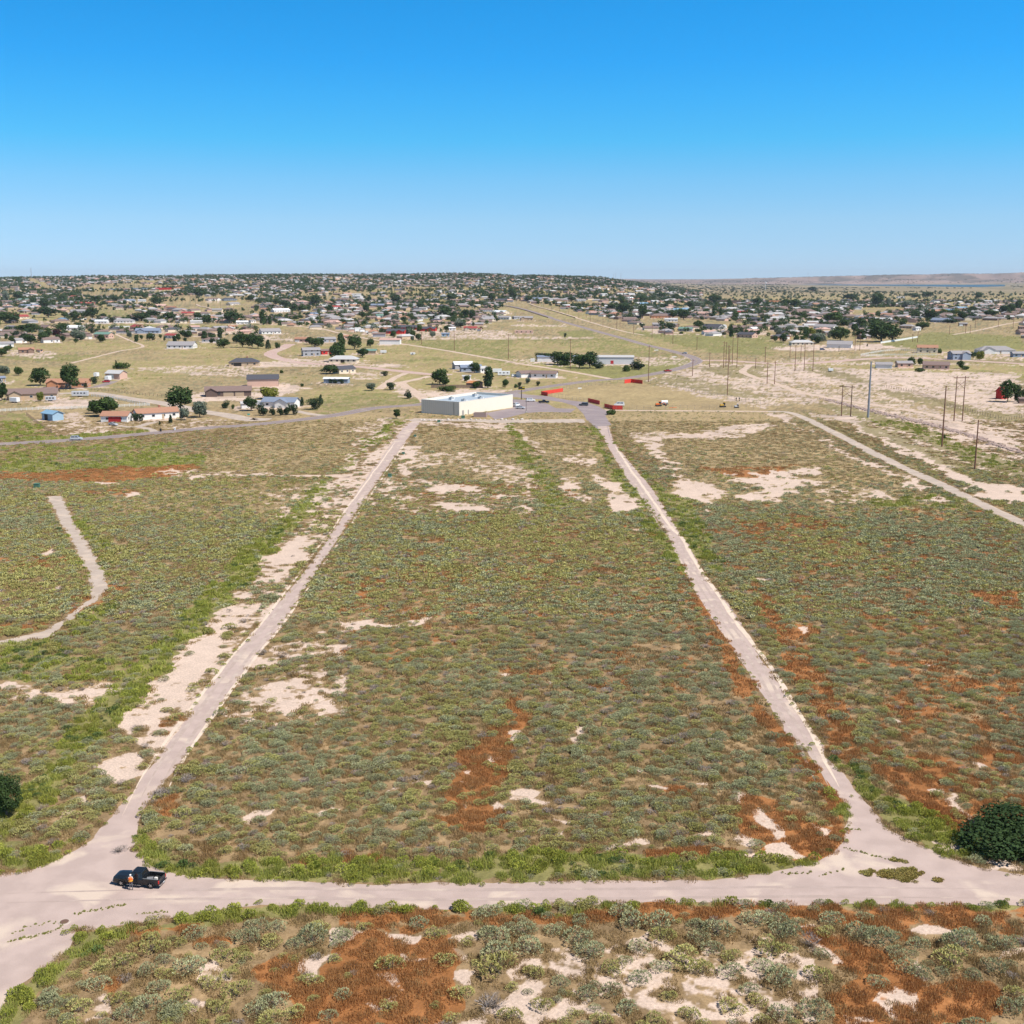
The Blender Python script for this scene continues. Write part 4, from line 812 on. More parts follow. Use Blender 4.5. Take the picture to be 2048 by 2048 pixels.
def house(u,v,wpx,yaw,w,r,style='gable',h=3.1,asp=.55,rise=None,gar=None,win=1,wing=None,label=None,name='house',cat='house',chim=False,frames=False,extra=None,fixL=None):
    px,py,pz=P(u,v);th=R(yaw);zc=py*CP+(H-pz)*SP
    L=fixL or min(max(wpx*zc/FPX/(abs(math.cos(th))+asp*abs(math.sin(th))),4),80);W=L*asp
    if fixL is None and W>14 and style!='flat' and L<40: W=14
    d=.5*(L*abs(math.sin(th))+W*abs(math.cos(th)))
    py+=d*.9;px+=d*.9*(u-1024)/FPX;pz=float(height(px,py))
    rise=W*.215 if rise is None else rise
    e=empty(name,(px,py,pz),th)
    hip=style=='hip';flat=style=='flat'
    wb=wall_mesh('wall',L,W,h,0 if flat else rise,None,hip)
    rb_=MB()
    if flat:
        # parapet roof sunk behind the wall head
        t=.3;x,y=L/2,W/2
        for q in ((-x,x,-y,-y+t),(-x,x,y-t,y),(-x,-x+t,-y+t,y-t),(x-t,x,-y+t,y-t)): wb.box(*q,h,h+.7)
        rb_.box(-x+t+.01,x-t-.01,-y+t+.01,y-t-.01,h+.003,h+.12)
    else: roof_geo(rb_,L,W,h,rise,hip)
    if wing:
        # cross wing: (offset along L, width, projection forward)
        o_,ww,pr=wing;o_*=L;ww*=L;pj=pr*W;wl=W/2+pj;rs=min(rise*.95,ww*.26)
        x0=o_-ww/2;yb=-W/2-pj
        wb.hull([(x0,yb,0),(x0+ww,yb,0),(x0+ww,yb,h-.02),(x0+ww/2,yb,h+rs),(x0,yb,h-.02)],[(x0,-.3,0),(x0+ww,-.3,0),(x0+ww,-.3,h-.02),(x0+ww/2,-.3,h+rs),(x0,-.3,h-.02)])
        s2=MB();roof_geo(s2,wl+.0,ww,h,rs,False,ov=.45,ox=0,oy=0,swap=True)
        cy=(yb+0)/2
        for q in range(len(s2.v)): s2.v[q]=(s2.v[q][0]+o_,s2.v[q][1]+cy,s2.v[q][2]+.012)
        b0=len(rb_.v);rb_.v+=s2.v;rb_.f+=[tuple(i+b0 for i in f) for f in s2.f];rb_.m+=s2.m
    wb.build('wall',[wm(w)],e);ro=rb_.build('roof',[rm(r)],e)
    def window(side,t,z,ww,hh):
        if frames:
            f=put('window',unit('frame'),e,side,t,z,ww,hh,L,W);p=link('pane',unit('pane'),f)
        else: put('window',unit('win'),e,side,t,z,ww,hh,L,W)
    if win:
        n=max(2,min(6,int(L/4.2)))
        gx=[]
        if gar and gar[0]=='f': gx=[gar[1]*L+gar[2]*(i-(gar[3]-1)/2) for i in range(gar[3])]
        for s in 'fb':
            for i in range(n):
                t=(i+.5)/n*L-L/2
                if s=='f' and any(abs(t-g)<gar[2]/2+1 for g in gx):continue
                if wing and s=='f' and abs(t-wing[0]*L)<wing[1]*L/2+.8:continue
                window(s,t,1.6,1.5,1.2)
                if h>4.4:window(s,t,4.3,1.4,1.1)
        for s in 'lr':
            if gar and gar[0]==s:continue
            for t in ((-.22*W,.22*W) if W>6 else (0,)):
                window(s,t,1.6,1.3,1.15)
                if h>4.4:window(s,t,4.3,1.2,1.1)
        if not(gar and gar[0]=='f' and abs(gar[1])<.1) and not (wing and abs(wing[0])<.2): put('door',unit('gt'),e,'f',L*.06+.9,0,1,2.1,L,W)
    if gar:
        sd_,fr,sp,nn,kc,gw,gh=gar
        base=(L if sd_ in'fb' else W)*fr
        for i in range(nn): put('garage_door',unit(kc),e,sd_,base+sp*(i-(nn-1)/2),0,gw,gh,L,W)
    if chim:
        c=MB();c.box(L*.1-.5,L*.1+.5,.4,1.2,h+rise*.6,h+rise+1.1).build('chimney',[BRICK],ro)
    if extra: extra(e,L,W,h,rise)
    PADS.append((px,py-1,max(9,L*.75)))
    HREG.append((e,label,cat,w,r,style,L,h,u,v))
    return e
def hz(k,x,y,wz,*a,**kw):
    u,v=Z(k,x,y);return house(u,v,wz*ZM[k][2],*a,**kw)
GA='gable';HI='hip'
# nearest buildings, each read off the photograph
def shed_open(e,L,W,h,rise):
    put('doorway',unit('gd'),e,'f',-L*.22,0,L*.16,2.5,L,W)
hz('K',400,535,172,-38,'L','u',GA,h=3.0,asp=.62,win=0,gar=('f',-.1,3,1,'gd',2.6,2.6),label='pale blue metal shed with blue roof in the dusty paddock above the highway',name='shed',cat='shed')
hz('K',885,545,208,-3,'W','t',GA,h=2.8,asp=.62,gar=('f',.03,0,1,'gr',5.6,2.4),frames=True,label='white garage with wide red door and terracotta roof beside the long white house',name='garage',cat='garage')
def arches(e,L,W,h,rise):
    for t in (-.22,.2):
        b=MB();n=10;pts=[(-.9,0),(.9,0)]+[(.9*math.cos(a*math.pi/n),1.5+.9*math.sin(a*math.pi/n)) for a in range(n+1)]
        y=-W*t
        b.hull([(-L/2-.06,y+p[0],p[1]) for p in pts],[(-L/2+.01,y+p[0],p[1]) for p in pts]);b.build('arched_opening',[DOORD],e)
hz('K',1180,528,335,33,'W','t',GA,h=2.9,asp=.42,win=1,chim=True,frames=True,extra=arches,label='long white ranch house with terracotta roof and two dark arches beside the highway')
hz('K',250,378,390,14,'T','b',GA,h=3.1,asp=.42,wing=(-.30,.24,.25),frames=True,label='tan ranch house with brown-grey roof and porch gable at the left edge')
hz('K',370,345,110,40,'C','b',GA,h=3.1,asp=.8,win=0,gar=('f',0,0,1,'gw',4,2.4),label='cream garage wing with brown-grey roof joined to the tan ranch house at left',name='garage',cat='garage')
hz('K',520,285,310,5,'O','t',GA,h=2.9,asp=.38,wing=(-.33,.26,.2),gar=('f',-.33,0,0,'gw',4,2.3),frames=True,label='orange brick ranch house with terracotta roof behind a tall tree')
hz('K',880,222,150,-18,'P','l',GA,h=3.6,asp=.75,win=0,gar=('f',-.08,0,1,'gw',3.4,3),label='pinkish metal garage with pale roof and white roller door',name='garage',cat='garage')
hz('K',1725,352,360,12,'D','b',GA,h=2.9,asp=.40,wing=(-.36,.24,.22),gar=('f',.12,6.2,2,'gt',4.6,2.3),chim=False,label='long dark brown unfinished house with brown roof on bare sand')
hz('L',55,352,250,10,'P','k',GA,h=4.2,asp=.6,win=0,gar=('r',0,0,1,'gd',3,3),label='tall pinkish-tan metal barn with charcoal roof and a dark corner opening',name='barn',cat='barn')
hz('K',1845,122,230,6,'T','k',HI,h=3,asp=.55,chim=True,gar=('f',-.2,0,1,'gd',5.5,2.3),label='tan house with charcoal hip roof standing alone on straw grass')
hz('K',5,248,70,50,'G','s',GA,h=3,asp=.7,label='grey house with slate-blue roof cut off by the left edge of the photo')
hz('L',190,512,275,-10,'W','s',GA,h=2.8,asp=.5,wing=(.12,.36,.22),frames=True,gar=('r',.1,0,1,'gw',4,2.3),label='white house with slate-blue roof behind a row of round junipers beside the highway')
hz('K',1852,442,75,20,'W','l',GA,h=2.5,asp=.8,label='small white shed between two trees left of the junipers',name='shed',cat='shed',win=0)
hz('L',665,255,172,42,'C','k',GA,h=3,asp=.62,frames=True,label='cream house with charcoal roof and bright gable beside the pink gravel road')
hz('L',610,328,190,-5,'S','w',GA,h=2.7,asp=.4,rise=.7,win=0,label='low blue-grey shed with pale metal roof fronted by small round bushes',name='shed',cat='shed')
hz('L',415,122,150,20,'G','g',GA,h=4.8,asp=.6,label='two-storey grey house with grey roof beside a tall dark tree')
hz('L',525,110,90,30,'R','b',GA,h=3.2,asp=.6,label='dark red house with brown roof tucked beside the two-storey grey house')
hz('L',665,172,220,-4,'C','l',HI,h=2.8,asp=.5,gar=('f',0,0,1,'gd',3,2.3),label='wide cream house with light grey hip roof along the pink gravel road')
hz('L',850,108,125,-5,'T','e',GA,h=2.9,asp=.45,win=0,label='tan shed with green roof right of the dark trees',name='shed',cat='shed')
hz('H',1015,600,158,-3,'W','p',GA,h=4.4,asp=.5,win=0,rise=1.2,label='big white barn with dusty pink roof beside the diagonal dirt track',name='barn',cat='barn')
hz('L',1560,222,160,18,'G','w',GA,h=3.4,asp=.6,win=0,gar=('l',0,0,1,'gt',2.6,2.5),label='grey metal barn with white metal roof behind the grey house above the store',name='barn',cat='barn')
hz('L',1620,240,170,12,'S','s',GA,h=2.9,asp=.5,wing=(.28,.3,.2),label='blue-grey house with slate-blue roof in front of the white-roofed barn')
hz('L',1705,248,95,45,'W','l',GA,h=3,asp=.7,label='white gable-end cottage with light grey roof right of the blue-grey house')
hz('L',1650,362,125,-8,'B','o',HI,h=3,asp=.5,label='brown cabin with bright orange roof between dark trees behind the store')
hz('L',1590,300,60,-5,'W','l',GA,h=2.2,asp=.5,win=0,label='small pale metal shed inside the timber-fenced yard behind the store',name='shed',cat='shed')
hz('M',245,288,205,-12,'W','b',GA,h=2.8,asp=.45,wing=None,frames=True,gar=None,label='white house with dark maroon-brown roof above the highway bend')
hz('M',95,284,130,30,'W','b',GA,h=2.7,asp=.75,gar=('r',0,0,1,'gw',3.6,2.2),win=0,label='white garage with maroon-brown roof left of the white house above the highway',name='garage',cat='garage')
hz('M',440,165,500,-2,'W','s',GA,h=3.6,asp=.16,rise=.9,win=0,gar=('f',0,5.2,12,'gw',3.2,2.6),label='very long white storage building with slate-blue roof behind the windbreak',name='storage_building',cat='storage building')
def redsign(e,L,W,h,rise):
    put('red_panel',unit('gr'),e,'f',-L*.06,.4,2.2,2.4,L,W)
hz('M',770,184,298,-3,'M','l',GA,h=5.2,asp=.45,rise=1,win=0,extra=redsign,label='large light grey metal hall with a small red panel on its wall',name='metal_hall',cat='hall')
hz('N',872,216,128,-12,'W','g',GA,h=2.8,asp=.6,gar=('r',0,0,1,'gw',3,2.2),win=0,label='white garage with grey roof left of the pinkish house on the sandy lot',name='garage',cat='garage')
hz('N',1025,207,112,0,'P','g',GA,h=3,asp=.6,label='pinkish house with grey roof left of two dark trees on the sandy lot')
hz('N',1265,222,205,-14,'P','b',GA,h=3,asp=.55,wing=None,label='pinkish house with brown roof and pale porch on the sandy lot at right')
hz('N',1200,100,160,-15,'C','t',GA,h=4.6,asp=.5,rise=2,label='two-storey cream house with terracotta roof inside the white ring fence')
hz('N',1440,150,155,8,'S','g',GA,h=4.8,asp=.6,wing=(.15,.35,.2),label='two-storey blue-grey house with grey roof at right')
hz('N',1710,104,270,-3,'W','g',HI,h=3.2,asp=.5,wing=(-.25,.3,.2),gar=('f',.2,0,1,'gw',6,2.3),label='wide white house with grey hip roof near the right edge')
hz('N',1885,130,95,0,'S','g',GA,h=3,asp=.6,label='blue-grey garage with grey roof at the right edge',name='garage',cat='garage')
hz('N',1765,447,100,35,'R','r',GA,h=4.2,asp=.6,win=0,rise=2,label='red barn with red roof half hidden by dark trees at the right edge',name='barn',cat='barn')
hz('N',1920,480,60,0,'B','b',GA,h=2.6,asp=.5,win=0,label='low brown shed cut off by the right edge beside the red barn trees',name='shed',cat='shed')
hz('J',540,627,205,-20,'W','g',GA,h=3.2,asp=.6,win=0,label='white shop building with grey roof and bright gable on a bare sandy yard')
hz('J',250,608,172,2,'C','l',HI,h=3,asp=.45,label='low cream house with light grey roof on the sandy yard right of the highway')
# --- rows farther back: zoom, x, base y, width, yaw, wall, roof, style, height
ROWS="""J 95 562 160 5 O k h
J 435 487 175 -8 W g g
J 90 492 150 0 B g h
J 1310 435 155 -10 S s g
J 1190 318 80 0 D s f
J 45 293 112 0 O t f 7
J 30 440 85 0 W l f 5
J 180 435 145 -5 C l f
J 60 412 120 6 B b h
J 270 372 210 4 B b h
J 90 342 120 -6 P b g
J 280 327 105 8 B k g
J 410 357 115 -4 W g g
J 525 347 92 30 W l g 4.5
J 690 317 100 -10 C g g
J 1010 402 110 0 B g h
J 1240 352 120 8 W g h
J 1390 357 112 -8 W u g
J 1460 340 92 20 W u g 4
J 1600 312 90 -5 W g g
J 1590 392 92 10 W g g
J 1180 382 90 -8 T g g
J 1440 292 92 0 C l g
J 430 300 72 15 W b g
J 620 292 92 -6 P b g
J 870 432 132 -14 P l g 3.6
J 870 432 60 20 B b g
J 590 275 70 0 D k g
J 1260 285 80 40 W k g 4.5
J 1000 295 60 -5 L g g
J 1000 250 60 10 W g g
J 1750 310 70 0 P g h
J 1470 460 60 0 B g g
J 700 505 70 0 B b g
J 720 560 110 -5 B g g
J 1050 480 110 3 T g h
J 1120 495 70 -20 W l g
J 450 530 90 30 B g g
J 1920 488 60 0 B b g
I 1215 470 92 5 B g g
I 1110 467 102 -3 G g g
I 1310 502 112 -18 G e g
I 1520 485 160 -6 G k g
I 1590 478 62 -40 W l g
I 1740 492 150 0 D b g
I 1820 502 102 -5 W w g
I 1775 550 155 -10 P k g
I 1830 425 112 -10 K k g
I 1740 367 75 -10 R r g
I 1625 402 92 0 P g g
I 1430 380 175 -3 P p h
I 1275 352 120 -6 W u g
I 1120 402 150 4 O b h 4
I 950 402 72 0 B g g
I 1200 427 100 -6 W l g
I 995 305 60 0 L u g 4
I 1190 282 76 0 W l g
I 1075 285 74 30 W l g
I 410 320 55 -4 R w g 4
I 110 420 100 -6 T g g 4
I 30 410 60 0 G g g
I 90 515 140 -3 P w f 2.4
I 520 277 74 6 W g g
I 690 282 80 -8 P b g
I 860 240 130 0 C l g 4
I 670 310 120 -10 T b g
I 640 325 50 5 W g g
I 180 267 95 0 W s g
I 300 272 95 10 W g g
I 400 272 70 -6 P g g
I 500 277 60 8 W g g
I 880 262 70 10 W w g
I 1090 325 60 0 W s g
I 1360 240 80 0 W b g
I 1510 365 70 -6 C g g
H 105 522 172 -12 W g g
H 350 582 112 -10 P t g
H 530 585 150 -25 G g g
H 1060 520 150 -10 R k g 3
H 1140 490 175 -10 R k g 3
H 1290 500 150 -10 R k g 3
H 975 502 92 -4 B t g
H 1620 497 102 -3 C r g
H 1745 425 125 -2 C g g
H 1875 412 102 -20 W g g
H 1845 372 135 4 C w g
H 1735 355 105 20 G b g 4
H 1360 432 92 4 P k h
H 1545 432 62 20 W l g
H 800 442 102 -6 T b h
H 560 442 155 8 P b g
H 540 397 102 -6 T g g
H 430 385 125 4 P s h
H 185 357 152 -2 W w g
H 405 302 84 -6 P b g
H 245 287 84 10 C b g
H 660 277 100 -14 T b g 4.5
H 975 290 100 0 T g g
H 1175 288 100 6 W b g
H 870 412 86 6 B b g
H 940 397 82 -4 S e g
H 600 332 84 4 W r g
H 500 342 64 0 P b g
H 920 317 105 -6 B s g
H 1020 332 84 10 G g g
H 1340 312 125 2 P p h
H 1640 282 115 0 P p h
H 1850 277 92 -2 D k g
H 1840 205 112 0 O t f 5
H 1560 312 82 -4 W g g
H 80 302 84 5 T g h
H 60 262 100 -4 B b h
H 770 362 70 30 P l g
H 690 365 60 0 W l g
H 1430 540 60 0 L s g
H 1480 495 50 10 W w g
H 1540 232 80 0 C p h
H 760 235 70 0 C l g
H 1100 225 90 0 P b g
H 900 225 80 8 W b g
H 490 225 90 0 T b h
H 690 560 70 -10 P t g
H 1690 500 30 0 C r g
G 50 620 115 30 W g g
G 150 590 95 10 W g g
G 200 668 125 -4 B t g
G 300 660 60 -4 P t g 2
G 380 588 140 -10 W b g
G 350 492 155 -8 T b g
G 562 497 145 -4 W w g 4
G 785 552 142 -18 P e g 4
G 650 560 95 -8 C b g
G 1045 487 145 -6 P r g
G 1120 517 182 4 S s g
G 1300 555 115 -8 W r g
G 1375 630 205 -4 W g g 3
G 1560 540 140 -6 B b h
G 1595 585 135 -12 W b g
G 150 408 125 -10 C r g
G 60 392 150 -4 O r h
G 480 427 95 -6 L u g
G 770 442 95 -4 W w g
G 940 437 145 0 W g h
G 1290 332 95 6 O t g
G 1210 320 95 -6 T p g
G 1420 377 95 4 P r g
G 1540 380 92 10 W b h
G 1605 430 115 -6 W g g
G 1830 448 90 6 W w g
G 1905 437 50 0 W g g
G 950 330 95 -6 D k g
G 890 337 72 10 C b g
G 800 295 65 30 P b g 4
G 855 312 74 0 W g g
G 222 322 150 0 S s g
G 455 324 120 -2 P b g
G 612 300 90 -4 P r g
G 690 303 62 0 P r g
G 60 322 84 0 C p g
G 970 282 100 4 W s g
G 570 250 105 4 P r h
G 1610 272 122 -4 W b h
G 1730 272 112 6 S k h
G 1760 304 100 -4 C g g
G 590 362 105 10 G g g
G 180 272 80 0 C e g
G 300 265 90 0 T g g
G 385 275 90 0 B g g
G 1880 190 90 0 P r g
G 940 195 90 0 P r f 6
G 1060 190 110 0 S s f 5
G 1350 190 70 0 O r f 6
G 1240 195 120 0 R b f 5
G 870 195 100 0 L w f 4"""
WC['K']=('charcoal',(.10,.10,.11))
HAND=len(HREG)
for ln in ROWS.strip().split('\n'):
    t=ln.split();k=t[0];x,y,wz,ya=map(float,t[1:5]);w,r_,st=t[5:8];hh=float(t[8]) if len(t)>8 else 3.2
    u,v=Z(k,x,y);near=v>672
    ga=None
    if random.random()<.45 and st!='f' and hh<4: ga=('f',random.choice([-.3,.3]),0,1,'gw',4.6,2.2)
    wg=(random.choice([-.25,.25]),.3,.2) if (random.random()<.4 and st!='f' and wz*ZM[k][2]>22 and not ga) else None
    if st!='f' and wz*ZM[k][2]<48 and hh<=3.2 and random.random()<.55 and w!='R': ya=random.choice([38,-32,50,-45,28])
    house(u,v,wz*ZM[k][2],ya+random.uniform(-3,3),w,r_,{'g':GA,'h':HI,'f':'flat'}[st],h=hh,asp=random.uniform(.45,.6),gar=ga,wing=wg,win=1 if v>600 else 0)
house(*Z('I',1600,290),285*.265,-2,'D','k','flat',h=7,asp=.22,win=1,label='long dark brown flat-roofed school block left of the orange brick block',name='school',cat='school')
# --- the store: cream hall with parapet
A_=Vector((*P(852,824.5)[:2],0));B_=Vector((*P(918.6,831.7)[:2],0));Cc=Vector((*P(1025.7,814.7)[:2],0))
ax=(Cc-B_);Ls=ax.length;ax.normalize();ay=(A_-B_);Ws=ay.length
th=math.atan2(ax.y,ax.x)
st=empty('store',B_,th);tag(st,'large cream store building with white parapet roof at the end of the field','store')
store_w=mat('cream_stucco',(.74,.67,.56),.85,var=.04,scale=.3);seam=mat('wall_joint',(.45,.39,.31));memb=mat('roof_membrane',(.34,.40,.46),var=.12,scale=.4)
hs=6.3;wl=MB();par=MB()
wl.box(0,Ls,0,Ws,0,5.2)
for q in ((0,Ls,0,.35),(0,Ls,Ws-.35,Ws),(0,.35,.35,Ws-.35),(Ls-.35,Ls,.35,Ws-.35)): wl.box(*q,5.2,hs)
wl.build('wall',[store_w],st)
rf=MB().box(.36,Ls-.36,.36,Ws-.36,5.203,5.35).build('roof',[memb],st)
cp=MB()
for q in ((-.06,Ls+.06,-.06,.38),(-.06,Ls+.06,Ws-.38,Ws+.06),(-.06,.38,.38,Ws-.38),(Ls-.38,Ls+.06,.38,Ws-.38)): cp.box(*q,hs+.002,hs+.14)
cp.build('parapet_cap',[TRIM],st)
jn=MB()
for i in range(1,18): jn.box(-.03,.0,Ws*i/18-.02,Ws*i/18+.02,.1,hs-.1)
jn.build('panel_joint',[seam],st)
for (x,w_,h_) in ((2.1,1.5,2.3),(6.6,.9,2.2)):
    d=MB().box(x,x+w_,-.05,0,.0,h_);d.build('door',[mat('grey_door',(.32,.30,.28))],st)
MB().box(-.12,0,3.0,3.15,0,6.0).build('downpipe',[mat('dark_pipe',(.12,.11,.10))],st)
hvg=mat('unit_metal',(.45,.46,.47),.5,.3)
def hvac(x,y):
    p=st.matrix_basis@Vector((x,y,5.35));return p
M4=Matrix.Translation(B_)@Matrix.Rotation(th,4,'Z')
for i,(x,y) in enumerate([(9,4),(23,4.5),(33,15),(14,15)]):
    e=empty('rooftop_unit',M4@Vector((x,y,5.35)),th)
    tag(e,['grey rooftop air unit nearest the left corner of the store roof','grey rooftop air unit at mid-length of the front side of the store roof','grey rooftop air unit near the far right parapet of the store roof','grey rooftop air unit beside the back left parapet of the store roof'][i],'air unit','rooftop units on the store')
    b=MB();b.box(-1.1,1.1,-.8,.8,.25,1.35);b.build('casing',[hvg],e,bevel=.04);b=MB();b.box(-1.2,1.2,-.9,.9,0,.25);b.build('curb',[TRIM],e);b=MB();b.cyl((0,0,1.352),(0,0,1.55),.45,.45,12);b.build('fan',[mat('fan_black',(.05,.05,.05))],e)
    b=MB();b.box(1.1,2.2,-.45,.45,.4,1.0);b.build('hood',[TRIM],e)
# dumpster enclosure
e=empty('dumpster_enclosure',(*P(961,833.5)[:2],0),R(-8));tag(e,'brown-grey block dumpster enclosure in front of the store','enclosure')
b=MB();gm=mat('block_wall',(.34,.25,.23));b.box(-2.9,2.9,-2,-1.75,0,2);b.box(-2.9,-2.65,-1.75,2,0,2);b.box(2.65,2.9,-1.75,2,0,2);b.build('wall',[gm],e)
b=MB();b.box(-2.6,-.05,1.8,1.9,.1,1.9);b.box(.05,2.6,1.8,1.9,.1,1.9);b.build('gate',[mat('tan_panel',(.42,.28,.22))],e)
for i,(x,y) in enumerate([('O',0,0)]*0):pass
# ------------------------------------------------------------ trees
L_DK=leafmat('dark_tree_leaves',(.025,.052,.018),(.075,.12,.035),.2);L_MID=leafmat('green_tree_leaves',(.035,.07,.018),(.10,.15,.04),.25);L_JUN=leafmat('juniper_scales',(.020,.040,.020),(.055,.085,.038),.12)
L_SIL=leafmat('silver_leaves',(.10,.13,.09),(.24,.28,.21),.2);L_YEL=leafmat('yellow_green_tree_leaves',(.13,.16,.03),(.30,.30,.06),.3);L_MAR=leafmat('maroon_leaves',(.04,.015,.018),(.09,.03,.03),.2)
bark=mat('bark',(.16,.12,.09),var=.3)
def crown_arrays(r,shape,n,size,lobes=12):
    """leaf quads of a crown of radius 1, height from 0 (crown base) to about 2"""
    C=[];Rr=[]
    for i in range(lobes):
        a=r.random()*6.283
        if shape=='round': z=.35+1.35*r.random();d=.62*math.sqrt(max(0,1-((z-1.0)/1.0)**2))*r.random()**.5;rr=.30+.36*r.random()
        elif shape=='cone': z=.1+1.8*(i/lobes);d=.42*(1-z/2.15)*r.random()**.5;rr=.50*(1-z/2.3)+.10
        elif shape=='column': z=.1+1.75*(i/lobes);d=.25*r.random();rr=.36+.12*r.random()-(.15 if z>1.6 else 0)
        else: z=.25+.5*r.random();d=.72*math.sqrt(r.random());rr=.30+.16*r.random()   # low spreading
        C.append((math.cos(a)*d,math.sin(a)*d,z));Rr.append(rr)
    C=np.array(C);Rr=np.array(Rr);k=r.integers(0,lobes,n);d=r.normal(size=(n,3));d/=np.linalg.norm(d,axis=1)[:,None]
    rad=Rr[k]*(.55+.52*r.random(n)**.6);Pp=C[k]+d*rad[:,None];keep=Pp[:,2]>.02
    for i in range(lobes): keep&=~((np.linalg.norm(Pp-C[i],axis=1)<Rr[i]*.45)&(k!=i))
    Pp,d,k=Pp[keep],d[keep],k[keep];m=len(Pp)
    t=r.normal(size=(m,3))+d*.3;t/=np.linalg.norm(t,axis=1)[:,None];s=np.cross(t,d+r.normal(size=(m,3))*.35);s/=np.linalg.norm(s,axis=1)[:,None]
    Lq=(size*(.6+.9*r.random(m)))[:,None]
    V=np.stack([Pp-s*Lq*.32,Pp+t*Lq*.45+s*Lq*.1,Pp+s*Lq*.34+t*Lq*.05,Pp-t*Lq*.5],1)
    V=V[:,[0,3,2,1]].reshape(-1,3)
    lt=r.random(lobes);tone=np.clip(.45*lt[k]+.55*r.random(m),0,1)
    return V,np.arange(4*m).reshape(m,4),tone,C,Rr
def tree_meshes(nm,seed,shape,lm,n=2300,size=.20,trunk=.35,lobes=12):
    r=np.random.default_rng(seed);V,F,t,C,Rr=crown_arrays(r,shape,n,size,lobes);V=V.copy();V[:,2]+=trunk
    cm=np_mesh(nm+'_crown',V,F,[lm],None,{'tone':('FACE','FLOAT',t)})
    b=MB();z1=trunk+(.8 if shape=='round' else 1.2 if shape in('cone','column') else .3)
    b.cyl((0,0,-.02),(0,0,z1),.065,.03,7)
    for i in range(min(6,len(C))):
        c=C[i];b.cyl((0,0,trunk*.8+.05*i),(c[0]*.8,c[1]*.8,c[2]*.8+trunk),.03,.012,5)
    return cm,b.mesh(nm+'_trunk',[bark],smooth=False)
TK={ # kind: (name, words, meshes, total height of unit)
 'd':('deciduous_tree','dark green round-crowned tree',[tree_meshes('dark_tree',s,'round',L_DK,trunk=.3) for s in (1,2,3)],2.25),
 'm':('deciduous_tree','mid-green round-crowned tree',[tree_meshes('green_tree',s,'round',L_MID,trunk=.3) for s in (4,5)],2.25),
 's':('olive_tree','silver-green tree',[tree_meshes('silver_tree',s,'round',L_SIL,trunk=.3) for s in (6,7)],2.25),
 'j':('juniper','round dark juniper',[tree_meshes('juniper',s,'round',L_JUN,n=1800,size=.17,trunk=.0,lobes=9) for s in (8,9)],1.95),
 'c':('conifer','dark conical conifer',[tree_meshes('conifer',s,'cone',L_JUN,n=1800,size=.17,trunk=.12,lobes=13) for s in (10,11)],2.2),
 'p':('poplar','tall narrow dark tree',[tree_meshes('poplar',s,'column',L_DK,n=2000,size=.18,trunk=.15,lobes=13) for s in (12,13)],2.2),
 'y':('deciduous_tree','yellow-green tree',[tree_meshes('yellow_tree',14,'round',L_YEL,trunk=.2)],2.15),
 'b':('shrub','low spreading green bush',[tree_meshes('green_shrub',s,'low',L_MID,n=1500,size=.17,trunk=.0,lobes=10) for s in (15,16)],1.0),
 'B':('shrub','dense dark green bush',[tree_meshes('dense_shrub',31,'low',L_DK,n=9000,size=.075,trunk=.0,lobes=14)],1.0),
 'D':('deciduous_tree','dark leafy tree',[tree_meshes('dense_tree',32,'round',L_DK,n=9000,size=.085,trunk=.1,lobes=14)],2.1),
 'r':('deciduous_tree','maroon-leaved tree',[tree_meshes('maroon_tree',17,'round',L_MAR,trunk=.25)],2.2)}
TREG=[]
def tree(u,v,wpx,hpx,k,label=None,rest=False):
    px,py,pz=P(u,v);zc=py*CP+(H-pz)*SP;nm,words,ms,uh=TK[k]
    rad=max(wpx*zc/FPX/2*1.08,.5);hh=max(hpx*zc/FPX*1.05,.8)
    if k in'dmsyrD': hh=min(hh,rad*2.9)
    py+=rad*.5
    cm,tm=random.choice(ms);e=empty(nm,(px,py,float(height(px,py))),random.random()*6.283)
    e.scale=(rad/.95,rad/.95,hh/uh)
    link('crown',cm,e);link('trunk',tm,e)
    TREG.append((e,label,words,k,u,v,rad,hh));return e
